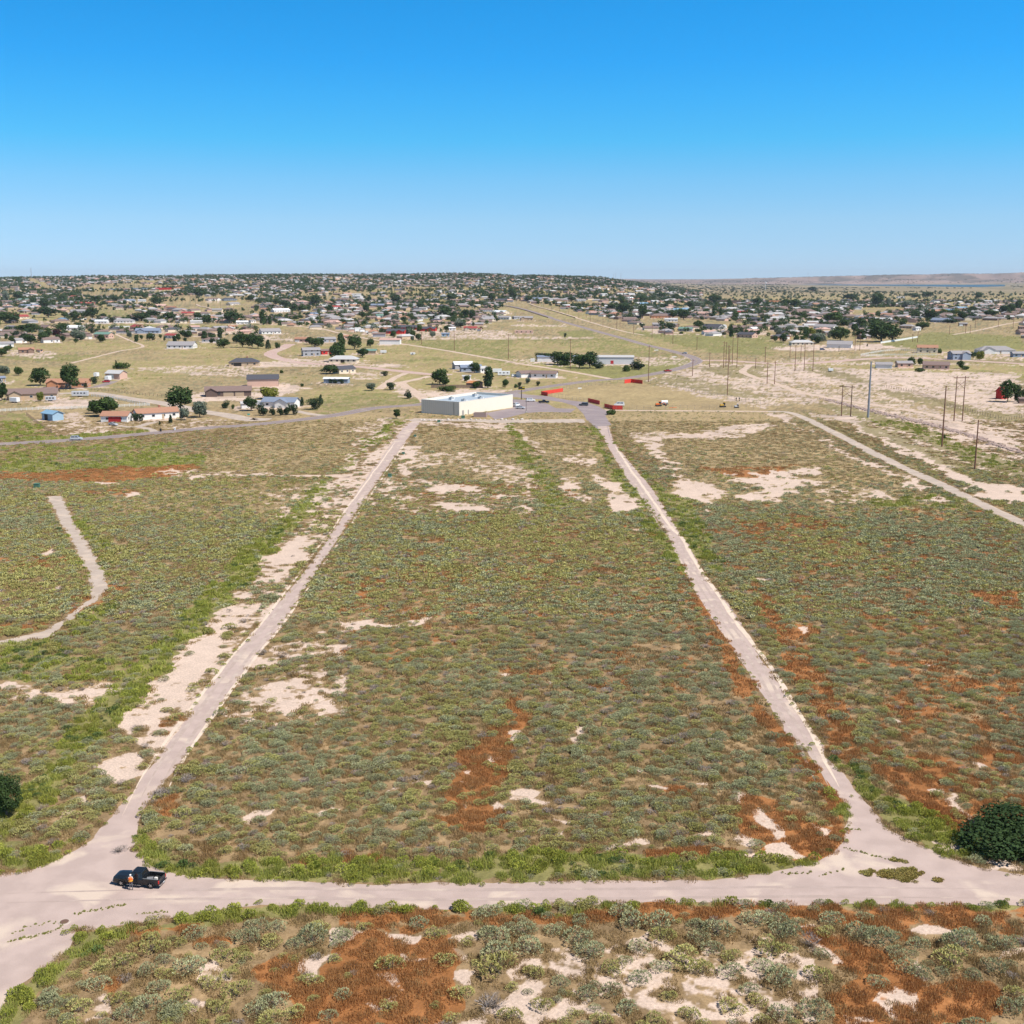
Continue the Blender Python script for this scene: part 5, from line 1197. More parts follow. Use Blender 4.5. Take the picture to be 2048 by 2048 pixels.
TL="""K 1350 468 190 172 d
K 1500 512 115 110 s
K 1385 532 75 82 s
K 1285 556 45 68 c
K 770 505 190 125 m
K 830 470 100 95 s
K 700 482 80 85 d
K 510 298 140 165 d
K 290 272 140 120 d
K 5 385 90 125 d
K 300 388 50 68 y
K 645 284 38 45 c
K 710 258 55 48 j
K 1015 540 50 55 j
K 1050 540 50 52 j
K 1700 440 72 52 j
K 1890 462 100 98 d
K 1205 568 22 32 c
K 30 192 85 62 s
K 130 192 70 55 m
K 905 142 105 40 b
K 875 128 30 50 c
K 1755 445 25 30 b
L 50 572 82 80 j
L 120 570 55 55 j
L 180 570 58 58 j
L 235 566 70 70 j
L 280 566 62 70 j
L 345 500 50 68 c
L 440 528 98 76 j
L 487 492 52 80 c
L 90 447 135 85 y
L 870 384 70 52 s
L 1010 379 65 52 j
L 1145 444 62 56 j
L 970 274 50 34 j
L 555 258 130 62 d
L 1385 340 130 105 d
L 1335 362 24 36 j
L 1430 345 60 50 m
L 1750 366 112 160 p
L 1650 250 85 70 d
L 1590 320 50 45 m
L 1665 366 70 45 m
L 1880 364 50 62 d
L 610 165 120 130 d
L 640 110 90 160 p
L 800 132 85 62 d
L 1060 594 60 62 m
L 560 328 36 32 j
L 598 330 36 32 j
L 640 332 40 34 j
L 350 352 28 20 b
L 1440 390 130 34 b
L 190 250 30 18 b
H 740 640 110 100 d
H 860 622 60 60 d
H 50 452 92 108 p
H 102 452 48 68 p
H 10 632 90 90 d
H 88 634 66 68 c
H 162 630 40 40 b
H 490 612 60 55 m
H 440 620 90 60 d
H 400 600 60 50 d
H 1425 402 110 80 d
H 1632 408 50 62 d
H 1490 410 50 55 d
H 1050 432 60 52 s
H 1112 434 48 42 d
H 1190 430 50 40 d
H 830 362 52 62 d
H 450 304 72 68 d
H 850 284 50 58 p
H 1055 284 82 52 d
H 1780 282 60 62 d
H 1480 274 82 48 d
H 290 347 52 48 d
H 150 304 60 40 d
H 212 328 82 55 d
H 350 352 82 42 m
H 1150 530 50 45 s
H 1230 500 50 45 m
H 1330 545 45 40 s
H 1545 475 100 45 s
H 1640 465 20 30 d
H 1700 488 30 20 j
H 1435 490 60 28 b
H 550 360 60 50 d
H 800 400 60 40 d
H 1100 395 40 30 b
H 1580 405 60 60 d
H 1240 335 60 40 d
H 980 400 40 45 d
H 1925 240 42 60 d
M 955 228 112 66 j
M 860 238 62 40 b
M 210 152 70 48 j
M 265 162 84 55 d
M 345 188 122 88 d
M 420 192 97 88 d
M 510 214 113 92 m
M 590 216 124 112 d
M 648 216 84 48 j
M 395 194 81 38 b
M 200 346 32 30 j
M 60 352 32 30 j
M 122 332 40 40 s
M 30 362 28 26 b
M 750 566 82 30 b
N 1090 196 62 60 d
N 1150 192 45 50 m
N 1455 218 50 56 d
N 1555 137 50 42 d
N 1605 152 56 66 y
N 1820 472 110 150 d
N 1890 470 90 130 p
N 1925 440 40 110 d
N 1330 748 26 30 m
N 1300 100 40 28 b
N 1160 240 80 20 b
N 1500 225 60 24 b
J 505 444 142 76 m
J 870 584 190 140 d
J 950 580 130 110 d
J 820 470 100 60 d
J 555 574 142 92 d
J 390 592 110 68 s
J 330 542 62 64 y
J 580 462 84 46 d
J 712 474 98 66 d
J 660 512 62 60 m
J 1175 486 110 50 d
J 1232 422 112 72 d
J 1122 412 62 62 d
J 1470 422 72 62 d
J 1540 412 82 42 d
J 835 314 92 92 d
J 910 314 44 60 s
J 950 318 40 34 d
J 630 266 112 44 d
J 142 312 72 50 d
J 210 312 72 50 m
J 1060 324 84 50 s
J 1145 350 36 48 c
J 1790 372 82 60 d
J 1840 360 60 60 d
J 1700 392 102 50 d
J 1890 352 56 84 d
J 1550 364 62 46 d
J 1430 368 44 36 y
J 1335 370 50 36 y
J 250 402 104 40 d
J 250 505 50 35 d
J 290 505 50 35 d
J 165 515 60 50 s
J 75 515 60 38 s
J 970 415 36 24 m
J 1015 455 60 30 b
J 1400 440 130 30 j
J 1590 240 40 32 d
J 340 200 60 32 d
J 1110 250 80 34 d
J 1210 245 80 40 d
J 1590 262 50 50 d
J 750 615 16 20 c
I 1215 402 74 50 m
I 1200 505 62 60 j
I 1405 484 66 58 d
I 1655 548 56 84 p
I 1300 414 92 70 d
I 990 404 72 92 d
I 1525 394 44 84 p
I 1577 392 46 66 p
I 1508 398 42 30 j
I 850 368 122 66 d
I 760 344 92 46 d
I 830 298 50 50 m
I 1130 254 82 40 d
I 985 290 62 58 d
I 1240 268 50 46 d
I 1535 300 92 74 d
I 1350 330 62 52 d
I 1400 328 92 48 s
I 1850 308 72 52 d
I 1640 324 40 62 d
I 500 352 62 30 m
I 403 546 22 28 j
I 1690 398 46 40 m
I 1150 325 60 30 d
I 930 320 40 26 y
I 1435 412 30 16 j
I 1275 520 34 14 b
I 1410 505 50 20 b
I 1920 330 60 36 d
I 350 265 36 30 d
I 450 280 60 34 d
I 130 275 60 38 d
I 10 275 50 76 d
G 350 398 142 72 d
G 555 428 72 76 d
G 692 410 84 82 d
G 640 404 62 46 d
G 60 442 150 78 d
G 20 410 60 50 d
G 210 506 122 56 d
G 150 505 100 45 d
G 222 598 102 66 d
G 312 586 86 70 d
G 470 506 64 62 d
G 560 566 82 66 s
G 620 562 60 50 s
G 420 540 60 50 r
G 690 518 46 38 j
G 610 500 36 34 j
G 1175 314 86 72 d
G 1055 424 152 56 d
G 1150 404 102 56 d
G 1272 426 92 62 d
G 1388 554 56 56 d
G 1655 558 62 86 p
G 1680 628 102 62 d
G 1825 624 102 108 d
G 1900 624 82 92 d
G 1740 442 112 88 d
G 1560 444 74 62 d
G 1490 410 62 44 d
G 870 274 84 32 d
G 600 284 62 36 d
G 712 284 84 44 d
G 330 322 72 62 d
G 130 268 72 62 d
G 45 285 50 76 s
G 245 294 52 44 d
G 465 270 52 46 d
G 1570 318 18 26 c
G 1500 246 92 66 d
G 1890 276 52 46 d
G 772 404 50 34 d
G 838 434 62 36 j
G 932 434 36 36 j
G 5 692 82 56 d
G 50 648 74 34 m
G 480 396 60 36 m
G 960 495 30 22 b
G 400 265 20 20 c
G 260 370 50 30 d
G 970 420 40 20 b
G 1090 255 50 40 d
G 1340 410 40 22 s
G 570 448 30 14 b"""
for ln in TL.strip().split('\n'):
    t=ln.split();u,v=Z(t[0],float(t[1]),float(t[2]));tree(u,v,float(t[3])*ZM[t[0]][2],float(t[4])*ZM[t[0]][2],t[5])
tree(6,1640,66,80,'D','dark leafy tree cut off by the left edge beside the green ditch')
b1=tree(2068,1722,215,50,'B','dense dark round bush at the right edge beside the road junction')
# ------------------------------------------------------------ vehicles
TYRE=mat('tyre_rubber',(.02,.02,.02),.9);RIM=mat('alloy_rim',(.5,.5,.5),.3,.8);LAMPW=mat('headlight_glass',(.75,.75,.72),.15);LAMPR=mat('tail_light_red',(.55,.02,.015),.25);CHROME=mat('chrome',(.6,.6,.6),.15,1.);BLK=mat('black_plastic',(.025,.025,.027),.6);TINT=mat('tinted_glass',(.012,.014,.018),.08,spec=.7)
def paint(nm,c): return mat(nm+'_paint',c,.28,.0,.04,spec=.35,coat=.25)
def wheels(e,xs,yw,r,w=.24):
    for x in xs:
        for s in(-1,1):
            wl=link('wheel',MB().cyl((0,-w*.42,0),(0,w*.42,0),r*.55,n=14).mesh('wheel',[BLK]),e,(x,s*yw,r))
            b=MB();n=18;prof=[(-w/2,r*.6),(-w/2,r*.93),(-w*.32,r),(w*.32,r),(w/2,r*.93),(w/2,r*.6)]
            rg=[[(pr[1]*math.cos(a),pr[0],pr[1]*math.sin(a)) for a in [2*math.pi*i/n for i in range(n)]] for pr in prof]
            for p,q in zip(rg[:-1],rg[1:]):b.hull(p,q,0,False)
            b.build('tyre',[TYRE],wl,smooth=True)
            b=MB();b.cyl((0,s*w*.30,0),(0,s*w*.44,0),r*.16,n=10)
            for i in range(5):
                a=2*math.pi*i/5;c,d=math.cos(a),math.sin(a);o=r*.08
                b.hull([(c*r*.12-d*o,s*w*.30,d*r*.12+c*o),(c*r*.12+d*o,s*w*.30,d*r*.12-c*o),(c*r*.58+d*o,s*w*.30,d*r*.58-c*o),(c*r*.58-d*o,s*w*.30,d*r*.58+c*o)],[(c*r*.12-d*o,s*w*.46,d*r*.12+c*o),(c*r*.12+d*o,s*w*.46,d*r*.12-c*o),(c*r*.58+d*o,s*w*.42,d*r*.58-c*o),(c*r*.58-d*o,s*w*.42,d*r*.58+c*o)])
            b.build('rim',[RIM],wl)
def section(x,hw,z0,zb,zt,crown=.03):
    return [(x,-hw*.93,z0),(x,-hw,z0+.18),(x,-hw,zb),(x,-hw*.94,zt),(x,-hw*.5,zt+crown),(x,hw*.5,zt+crown),(x,hw*.94,zt),(x,hw,zb),(x,hw,z0+.18),(x,hw*.93,z0)]
def carcass(e,secs,pm):
    b=MB();b.loft([section(*s) for s in secs]);return b.build('body',[pm],e,smooth=False)
def car(u,v,yaw,pm,label,kind='sedan',cat='car',name='parked_car',group=None):
    x,y,z=P(u,v);e=empty(name,(x,y,.03),R(yaw));tag(e,label,cat,group)
    if kind=='suv': secs=[(-2.3,.80,.38,.8,.95),(-2.2,.9,.3,.85,1.05),(-1,.93,.3,.9,1.08),(1,.93,.3,.88,1.06),(1.9,.9,.3,.8,.96),(2.3,.78,.36,.7,.84)];cab=(-2.15,-1.95,.75,1.25,1.06,1.70)
    elif kind=='van': secs=[(-2.6,.9,.4,1.0,1.2),(-2.5,.97,.34,1.05,1.25),(1.4,.97,.34,1.05,1.25),(2.3,.92,.34,.9,1.05),(2.6,.8,.4,.8,.9)];cab=(-2.5,-2.4,1.0,1.9,1.25,2.1)
    else: secs=[(-2.3,.76,.38,.75,.88),(-2.15,.86,.28,.8,.95),(-1,.9,.28,.82,.98),(.9,.9,.28,.8,.96),(1.8,.87,.28,.72,.86),(2.3,.74,.34,.62,.74)];cab=(-1.7,-1.1,.35,1.0,.97,1.42)
    body=carcass(e,secs,pm)
    x0,x1,x2,x3,zb,zt=cab;hw=.84;ht=.66
    b=MB();b.hull([(x0,-hw,zb-.02),(x3,-hw,zb-.02),(x3,hw,zb-.02),(x0,hw,zb-.02)],[(x1,-ht,zt),(x2,-ht,zt),(x2,ht,zt),(x1,ht,zt)]);b.build('cabin',[pm],e,bevel=.05)
    def lerp(p,q,t):return tuple(p[i]+(q[i]-p[i])*t for i in range(3))
    for s in(-1,1):
        A,B=(x0,s*hw,zb),(x3,s*hw,zb);C,D=(x2,s*ht,zt),(x1,s*ht,zt)
        for f0,f1 in((.08,.5),(.54,.92)):
            q=[lerp(lerp(A,B,f0),lerp(D,C,f0),.15),lerp(lerp(A,B,f1),lerp(D,C,f1),.15),lerp(lerp(A,B,f1),lerp(D,C,f1),.85),lerp(lerp(A,B,f0),lerp(D,C,f0),.85)]
            q=[(p[0],p[1]+s*.015,p[2]+.01) for p in q];b=MB();b.hull(q,[(p[0],p[1]-s*.02,p[2]-.01) for p in q]);b.build('side_window',[TINT],e)
    for nm,xa,xb,sg in(('windshield',x3,x2,1),('rear_window',x0,x1,-1)):
        A=(xa,-hw*.9,zb);B=(xa,hw*.9,zb);C=(xb,ht*.92,zt);D=(xb,-ht*.92,zt);q=[lerp(A,D,.12),lerp(B,C,.12),lerp(B,C,.88),lerp(A,D,.88)]
        q=[(p[0]+sg*.02,p[1],p[2]+.015) for p in q];b=MB();b.hull(q,[(p[0]-sg*.04,p[1],p[2]-.02) for p in q]);b.build(nm,[TINT],e)
    xe=secs[-1][0];xr=secs[0][0]
    for s in(-1,1):
        MB().box(xe-.1,xe+.02,s*.62-.14,s*.62+.14,.55,.68).build('headlight',[LAMPW],e);MB().box(xr-.02,xr+.1,s*.64-.12,s*.64+.12,.65,.82).build('tail_light',[LAMPR],e)
    wheels(e,(-1.35,1.35),.80,.33);return e
SIL=paint('silver',(.45,.46,.48));WHT=paint('white',(.75,.75,.74));BLKP=paint('black',(.012,.014,.017));REDP=paint('red',(.30,.02,.02));BLUP=paint('blue',(.05,.08,.16));GRYP=paint('dark_grey',(.06,.065,.07))
def px_(k,x,y):return Z(k,x,y)
car(*Z('K',578,681),4,SIL,'silver car driving right along the highway at left','suv',name='car')
car(*Z('K',855,570),-30,SIL,'silver-grey car parked in front of the garage with the red door')
car(*Z('O',1435,540),60,WHT,'white car parked nearest the store corner, beyond the silver one','suv',group='cars in the store parking lot')
car(*Z('O',1490,578),-12,SIL,'silver car parked at the store corner, nearest the camera','sedan',group='cars in the store parking lot')
car(*Z('O',1645,468),5,WHT,'white car parked beside the tall store sign','suv',group='cars in the store parking lot')
car(*Z('M',541,497),170,GRYP,'dark grey car driving on the side street between the store and the red screens','suv',name='car')
car(*Z('M',1303,104),150,SIL,'silver car on the highway just beyond the bend','sedan',name='car')
car(*Z('M',808,500),175,WHT,'white van parked behind the red screen at the construction lot','van','van')
car(*Z('K',415,278),100,REDP,'small red car in front of the terracotta roofed brick house')
car(*Z('J',410,642),0,BLUP,'dark blue car on the bare sandy yard of the white shop building','suv')
car(*Z('I',128,342),160,GRYP,'distant dark car far up the highway','suv',name='car')
car(*Z('M',20,278),20,WHT,'white car beside the garage with the maroon-brown roof','suv')
car(*Z('K',800,246),200,REDP,'dark red car parked beside the white box trailer','suv')
# --- pickups
def pickup(loc,rz,pm,label,scale=1):
    e=empty('pickup_truck',loc,rz);e.scale=(scale,)*3;tag(e,label,'pickup truck')
    b=MB()
    # front clip and lower cab
    S=[(2.72,.70,.42,.72,.86),(2.66,.82,.34,.82,.97),(2.3,.88,.34,.88,1.03),(1.15,.90,.34,.95,1.10),(.95,.90,.34,.98,1.12),(-.85,.90,.34,.98,1.12)]
    b.loft([section(*s) for s in S[::-1]])
    b.build('body',[pm],e)
    # bed: floor and four real walls
    b=MB();b.box(-2.72,-.87,-.86,.86,.40,.62);b.box(-2.72,-.87,-.90,-.80,.60,1.14);b.box(-2.72,-.87,.80,.90,.60,1.14);b.box(-.97,-.87,-.80,.80,.60,1.14)
    bd=b.build('bed',[pm],e,bevel=.015)
    b=MB();b.box(-2.66,-.98,-.79,.79,.622,.65)
    for i in range(9):b.box(-2.64,-.99,-.7+i*.175-.03,-.7+i*.175+.03,.65,.67)
    b.build('bed_liner',[BLK],bd)
    b=MB();b.box(-2.66,-.9,-.905,-.795,1.142,1.16);b.box(-2.66,-.9,.795,.905,1.142,1.16);b.build('bed_rail',[mat('rail_grey',(.16,.17,.18),.5)],bd)
    tg=MB().box(-2.78,-2.722,-.80,.80,.60,1.12).build('tailgate',[pm],e,bevel=.01);MB().box(-2.80,-2.782,-.12,.12,.92,.98).build('handle',[BLK],tg)
    # cab
    zb,zt=1.11,1.72;hw,ht=.86,.68
    b=MB();b.hull([(-.84,-hw,zb),(1.12,-hw,zb),(1.12,hw,zb),(-.84,hw,zb)],[(-.66,-ht,zt),(.42,-ht,zt),(.42,ht,zt),(-.66,ht,zt)]);b.build('cab',[pm],e,bevel=.06)
    def quad(nm,pts,n,m=TINT):
        q=[Vector(p)+Vector(n)*.012 for p in pts];k=[Vector(p)-Vector(n)*.02 for p in pts];MB().hull(q,k).build(nm,[m],e)
    for s in(-1,1):
        f=lambda x,t:(x,s*(hw+(ht-hw)*t),zb+(zt-zb)*t)
        quad('side_window',[f(.12,.12),f(.90,.12),f(.46,.86),f(.12,.86)],(0,s,.25));quad('side_window',[f(-.66,.12),f(.02,.12),f(.02,.86),f(-.56,.86)],(0,s,.25))
        mr=MB().box(.78,.98,min(s*.93,s*1.12),max(s*.93,s*1.12),1.08,1.26).build('side_mirror',[BLK],e,bevel=.02)
        MB().box(-.7,1.0,min(s*.84,s*1.0),max(s*.84,s*1.0),.34,.40).build('running_board',[CHROME],e,bevel=.015)
        MB().box(2.56,2.74,s*.66-.13,s*.66+.13,.74,.90).build('headlight',[LAMPW],e);MB().box(-2.80,-2.70,s*.84-.06,s*.84+.06,.66,1.02).build('tail_light',[LAMPR],e)
        for x in(-1.78,1.72):
            b=MB();n=12;r0,r1=.39,.49
            a_=[(x+r1*math.cos(t),s*.87,.40+r1*math.sin(t)) for t in [math.pi*i/n for i in range(n+1)]];c_=[(x+r0*math.cos(t),s*.87,.40+r0*math.sin(t)) for t in [math.pi*i/n for i in range(n+1)]]
            for i in range(n):
                ring=[a_[i],a_[i+1],c_[i+1],c_[i]];b.hull(ring,[(p[0],s*.965,p[2]) for p in ring])
            b.build('wheel_arch',[pm],e)
    quad('windshield',[(1.10,-.76,1.16),(1.10,.76,1.16),(.48,.62,1.68),(.48,-.62,1.68)],(.7,0,.7));quad('rear_window',[(-.83,-.66,1.2),(-.83,.66,1.2),(-.70,.56,1.62),(-.70,-.56,1.62)],(-1,0,.2))
    MB().box(-2.95,-2.80,-.85,.85,.42,.58).build('rear_bumper',[CHROME],e,bevel=.03);MB().box(2.70,2.84,-.8,.8,.40,.58).build('front_bumper',[CHROME],e,bevel=.03)
    MB().box(-2.965,-2.952,-.16,.16,.46,.56).build('licence_plate',[TRIM],e)
    MB().box(2.66,2.735,-.45,.45,.66,.9).build('grille',[BLK],e)
    wheels(e,(-1.78,1.72),.80,.38,.26);return e
w1=ZP('F',975,895);w2=ZP('F',785,876)
TR=pickup((0,0,.02),0,BLKP,'black pickup truck parked on the pale road with its bed towards the right')
# near-side wheels (rear, front) as seen: fit the truck to both contact points
f1=Vector(ZP('F',972,893));f2=Vector(ZP('F',783,876));dv=(f2-f1);dv.z=0;sc_=min(max(dv.length/3.5,.9),1.12);yaw=math.atan2(dv.y,dv.x);dn=dv.normalized();nn=Vector((dn.y*-1,dn.x,0));
# near side is the left side of a truck heading left (+y local points to the camera)
mid=(f1+f2)/2
loc=mid+dn*(.03*sc_)-nn*(.80*sc_)
TR.location=(loc.x,loc.y,.02);TR.rotation_euler=(0,0,yaw);TR.scale=(sc_,)*3;print('truck scale',sc_,'yaw',math.degrees(yaw),loc)
p=Matrix.Translation(TR.location)@Matrix.Rotation(yaw,4,'Z')@Vector((-2.1*sc_,.1,.69*sc_))
b=MB();b.box(-.16,.16,-.12,.12,0,.3);b.cyl((0,0,.302),(0,0,.36),.04,.04,8)
o=b.build('water_jug',[TRIM],None,p,yaw,bevel=.03);tag(o,'white jug lying in the bed of the black pickup','jug')
p=Matrix.Translation(TR.location)@Matrix.Rotation(yaw,4,'Z')@Vector((-1.5*sc_,.3,.69*sc_))
b=MB();b.box(-.3,.3,-.2,.2,0,.26);b.box(-.32,.32,-.22,.22,.262,.31);o=b.build('tool_box',[mat('grey_box',(.2,.2,.21))],None,p,yaw+.3);tag(o,'grey tool box behind the cab in the bed of the black pickup','box')
x,y,_=P(*Z('O',1840,492));pk=pickup((x,y,.04),R(5),BLKP,'black pickup parked in the store lot right of the tall sign')
x,y,_=P(*Z('M',1175,240));pk=pickup((x,y,.03),R(25),REDP,'dark red pickup driving on the highway towards the bend')
# ------------------------------------------------------------ person
def person():
    x,y,_=ZP('F',845,903);e=empty('person',(x,y,.015),R(100));tag(e,'person in orange safety vest and grey trousers standing beside the black pickup holding a tablet','person')
    def skin(nm,V,E,Rd,m,par,sub=2,root=0):
        me=bpy.data.meshes.new(nm);me.from_pydata(V,E,[]);o=bpy.data.objects.new(nm,me);COL.objects.link(o)
        sm=o.modifiers.new('s','SKIN');
        for i,vv in enumerate(me.skin_vertices[0].data if me.skin_vertices else []):vv.radius=(Rd[i],Rd[i])
        if not me.skin_vertices:
            pass
        sm.use_smooth_shade=True;ss=o.modifiers.new('u','SUBSURF');ss.levels=sub;ss.render_levels=sub
        dg=bpy.context.evaluated_depsgraph_get();me2=bpy.data.meshes.new_from_object(o.evaluated_get(dg));bpy.data.objects.remove(o)
        me2.materials.clear();me2.materials.append(m);me2.polygons.foreach_set('use_smooth',[True]*len(me2.polygons));return link(nm,me2,par)
    def tube(b,path,mi=0,n=10,sq=1.):
        rings=[]
        for i,(p,r_) in enumerate(path):
            a=Vector(path[max(i-1,0)][0]);c=Vector(path[min(i+1,len(path)-1)][0]);d=(c-a).normalized();u=d.cross(Vector((0,1,0)));u=u.normalized() if u.length>.1 else Vector((1,0,0));w_=d.cross(u)
            rings.append([tuple(Vector(p)+(u*math.cos(t)+w_*math.sin(t)*sq)*r_) for t in [2*math.pi*k/n for k in range(n)]])
        b.loft(rings,mi)
    # facing +x; y is left-right
    sk=mat('skin',(.45,.26,.18),.6);vest=mat('orange_vest',(.85,.16,.03),.7,var=.1);band=mat('yellow_band',(.75,.65,.08),.6);trou=mat('grey_trousers',(.13,.13,.14),.9);boot=mat('dark_boots',(.035,.028,.024));cap=mat('white_cap',(.75,.73,.7));shirt=mat('pale_shirt',(.55,.53,.5))
    V=[(0,0,.98),(0,0,1.15),(.01,0,1.32),(0,0,1.46),(0,0,1.53),(.015,0,1.62),(.01,0,1.70),
       (0,.18,1.44),(.02,.23,1.20),(.20,.17,1.12),(.27,.14,1.13),(0,-.18,1.44),(.02,-.24,1.20),(.22,-.14,1.14),(.29,-.10,1.15),
       (0,.09,.92),(.02,.11,.50),(-.01,.12,.09),(.13,.13,.04),(0,-.09,.92),(.0,-.12,.50),(-.02,-.14,.09),(.12,-.15,.04)]
    E=[(0,1),(1,2),(2,3),(3,4),(4,5),(5,6),(3,7),(7,8),(8,9),(9,10),(3,11),(11,12),(12,13),(13,14),(0,15),(15,16),(16,17),(17,18),(0,19),(19,20),(20,21),(21,22)]
    Rd=[.14,.13,.15,.12,.055,.095,.085,.065,.045,.035,.035,.065,.045,.035,.035,.085,.06,.045,.035,.085,.06,.045,.035]
    me=bpy.data.meshes.new('body');me.from_pydata(V,E,[]);o=bpy.data.objects.new('body',me);COL.objects.link(o)
    sm=o.modifiers.new('s','SKIN')
    if True:
        bm=bmesh.new();bm.from_mesh(me);lay=bm.verts.layers.skin.verify()
        bm.verts.ensure_lookup_table()
        for i,vv in enumerate(bm.verts):vv[lay].radius=(Rd[i],Rd[i]*(1.25 if i in(0,1,2) else 1));vv[lay].use_root=(i==0)
        bm.to_mesh(me);bm.free()
    ss=o.modifiers.new('u','SUBSURF');ss.levels=2
    bpy.context.view_layer.update();dg=bpy.context.evaluated_depsgraph_get();me2=bpy.data.meshes.new_from_object(o.evaluated_get(dg));bpy.data.objects.remove(o)
    me2.materials.clear()
    for m in (sk,shirt,trou,boot):me2.materials.append(m)
    for f in me2.polygons:
        c=f.center;f.use_smooth=True
        f.material_index=3 if c.z<.16 else 2 if c.z<1.0 else (0 if c.z>1.53 or c.x>.17 else 1)
    link('body',me2,e)
    # vest, cap, fingers
    b=MB();tube(b,[((0,0,.98),.185),((0,0,1.08),.18),((.005,0,1.25),.19),((0,0,1.40),.20),((0,0,1.49),.12)],0,14,1.15);v=b.build('vest',[vest],e,smooth=True)
    b=MB();tube(b,[((0,0,1.06),.192),((.002,0,1.12),.194)],0,14,1.15);b.build('reflective_band',[band],v)
    b=MB();tube(b,[((.01,0,1.655),.112),((.01,0,1.70),.112),((.005,0,1.75),.085),((.005,0,1.775),.03)],0,12);b.box(.08,.21,-.07,.07,1.66,1.675);b.build('cap',[cap],e,smooth=True)
    b=MB();b.box(.105,.125,-.012,.012,1.60,1.63);b.build('nose',[sk],e)
    for s,(hx_,hy_,hz_) in((1,(.28,.14,1.13)),(-1,(.30,-.10,1.15))):
        b=MB()
        for k in range(4): tube(b,[((hx_,hy_-s*.03+s*k*.018,hz_),.009),((hx_+.05,hy_-s*.04+s*k*.018,hz_-.01),.008),((hx_+.07-.005*k,hy_-s*.05+s*k*.018,hz_-.03),.006)],0,6)
        tube(b,[((hx_-.01,hy_-s*.03,hz_+.01),.010),((hx_+.03,hy_-s*.06,hz_+.02),.008)],0,6);b.build('hand',[sk],e,smooth=True)
    M=Matrix.Translation(e.location)@Matrix.Rotation(R(100),4,'Z')
    t=MB().box(-.09,.11,-.13,.13,-.006,.006).build('tablet',[BLK],None,M@Vector((.40,.02,1.17)),R(100));t.rotation_euler=(0,R(-30),R(100));tag(t,'dark tablet held by the person in the orange vest','tablet')
person()
# ------------------------------------------------------------ poles
WOOD=mat('weathered_pole_wood',(.20,.10,.065),.9,var=.2);STEEL=mat('galvanised_steel',(.30,.31,.34),.5,.4);INS=mat('insulator',(.25,.22,.2),.4)
PREG=[]
def pole(u,v,vt,label=None,r_=.17,m=WOOD,arms=1,yaw=40,cat='utility pole',nm='utility_pole'):
    x,y,z=P(u,v);zc=y*CP+(H-z)*SP
    # height whose top projects to vt
    lo,hi=1,80
    for _ in range(40):
        md=(lo+hi)/2
        if proj(x,y,z+md)[1]>vt:lo=md
        else:hi=md
    h=lo;e=empty(nm,(x,y,z),R(yaw))
    MB().cyl((0,0,-.02),(0,0,h),r_*1.25,r_*.8,10).build('pole_shaft',[m],e)
    if arms:
        b=MB()
        for k in range(arms):b.box(-1.5,1.5,-.09,.09,h-1.0-k*1.6,h-.82-k*1.6)
        c=b.build('crossarm',[m],e)
        b=MB()
        for xx in(-1.3,-.6,.6,1.3):b.cyl((xx,0,h-.82),(xx,0,h-.55),.07,.05,6)
        b.build('insulator',[INS],e)
    PREG.append((e,label,cat,h,u,v));return e
for a in [(1140.6,738.8,677.4,'wooden utility pole in front of the long white storage building windbreak'),(1297,764.3,690.8,'wooden utility pole just beyond the red screen at the far tip of the construction lot'),
 (1385,752,718.4,'short wooden pole on the inside verge of the highway bend'),(1419,734.3,705,'short wooden pole right of the highway bend'),(1454.6,790,690,'tall reddish wooden utility pole at the far edge of the construction lot'),
 (1447,735.6,682.4),(1451.6,733,684),(1459,725,698),(1464.5,729,673),(1473.6,735,673),(1534,767.5,723.7,'reddish wooden pole beside the sandy track right of the highway bend'),(1549,768.5,722.5,'wooden pole on the sandy rise, second from left in its line'),(1589.8,741.7,689),(1608,742,686),(1625.6,742.3,686),(1601.5,717,690),(1579.7,714.5,691.6),(1709.6,699.6,669),(1719.4,701,665)]:
    pole(*a,r_=.19)
pole(1736,835,723,'tall grey steel pole standing in the sandy corridor at right',.42,STEEL,0,nm='steel_pole')
pole(1883.7,893.3,771.4,'tall reddish-brown single pole in the corridor left of the rightmost one',.24,arms=0)
pole(1949.4,938.4,839.8,'reddish-brown pole with a low cross-arm nearest the camera at right',.22,arms=0)
e=PREG[-1][0];MB().box(-1.2,1.2,-.07,.07,9.0,9.15).build('crossarm',[WOOD],e)
def hframe(u1,v1,t1,u2,v2,t2,label):
    a=Vector(P(u1,v1));b_=Vector(P(u2,v2));h=0
    lo,hi=1,60
    for _ in range(40):
        md=(lo+hi)/2
        if proj(a.x,a.y,md)[1]>t1:lo=md
        else:hi=md
    h=lo;d=b_-a;L_=d.length;e=empty('h_frame_pole',a,math.atan2(d.y,d.x));tag(e,label,'power pole','H-frame power poles in the sandy corridor')
    for x in(0,L_):MB().cyl((x,0,-.02),(x,0,h),.25,.16,10).build('pole_shaft',[WOOD],e)
    MB().box(-1.6,L_+1.6,-.30,-.18,h-.9,h-.6).build('crossarm',[WOOD],e)
    b=MB();b.cyl((0,.22,h-2.2),(L_,.22,h-5.6),.07,.07,6);b.cyl((0,.38,h-5.6),(L_,.38,h-2.2),.07,.07,6);b.build('cross_brace',[WOOD],e)
hframe(1682.5,831.6,769.6,1701,833,768,'reddish H-frame power pole left of the tall grey steel pole')
hframe(1907.8,842,752,1924.5,842,752,'tall reddish H-frame power pole right of the single tall pole')
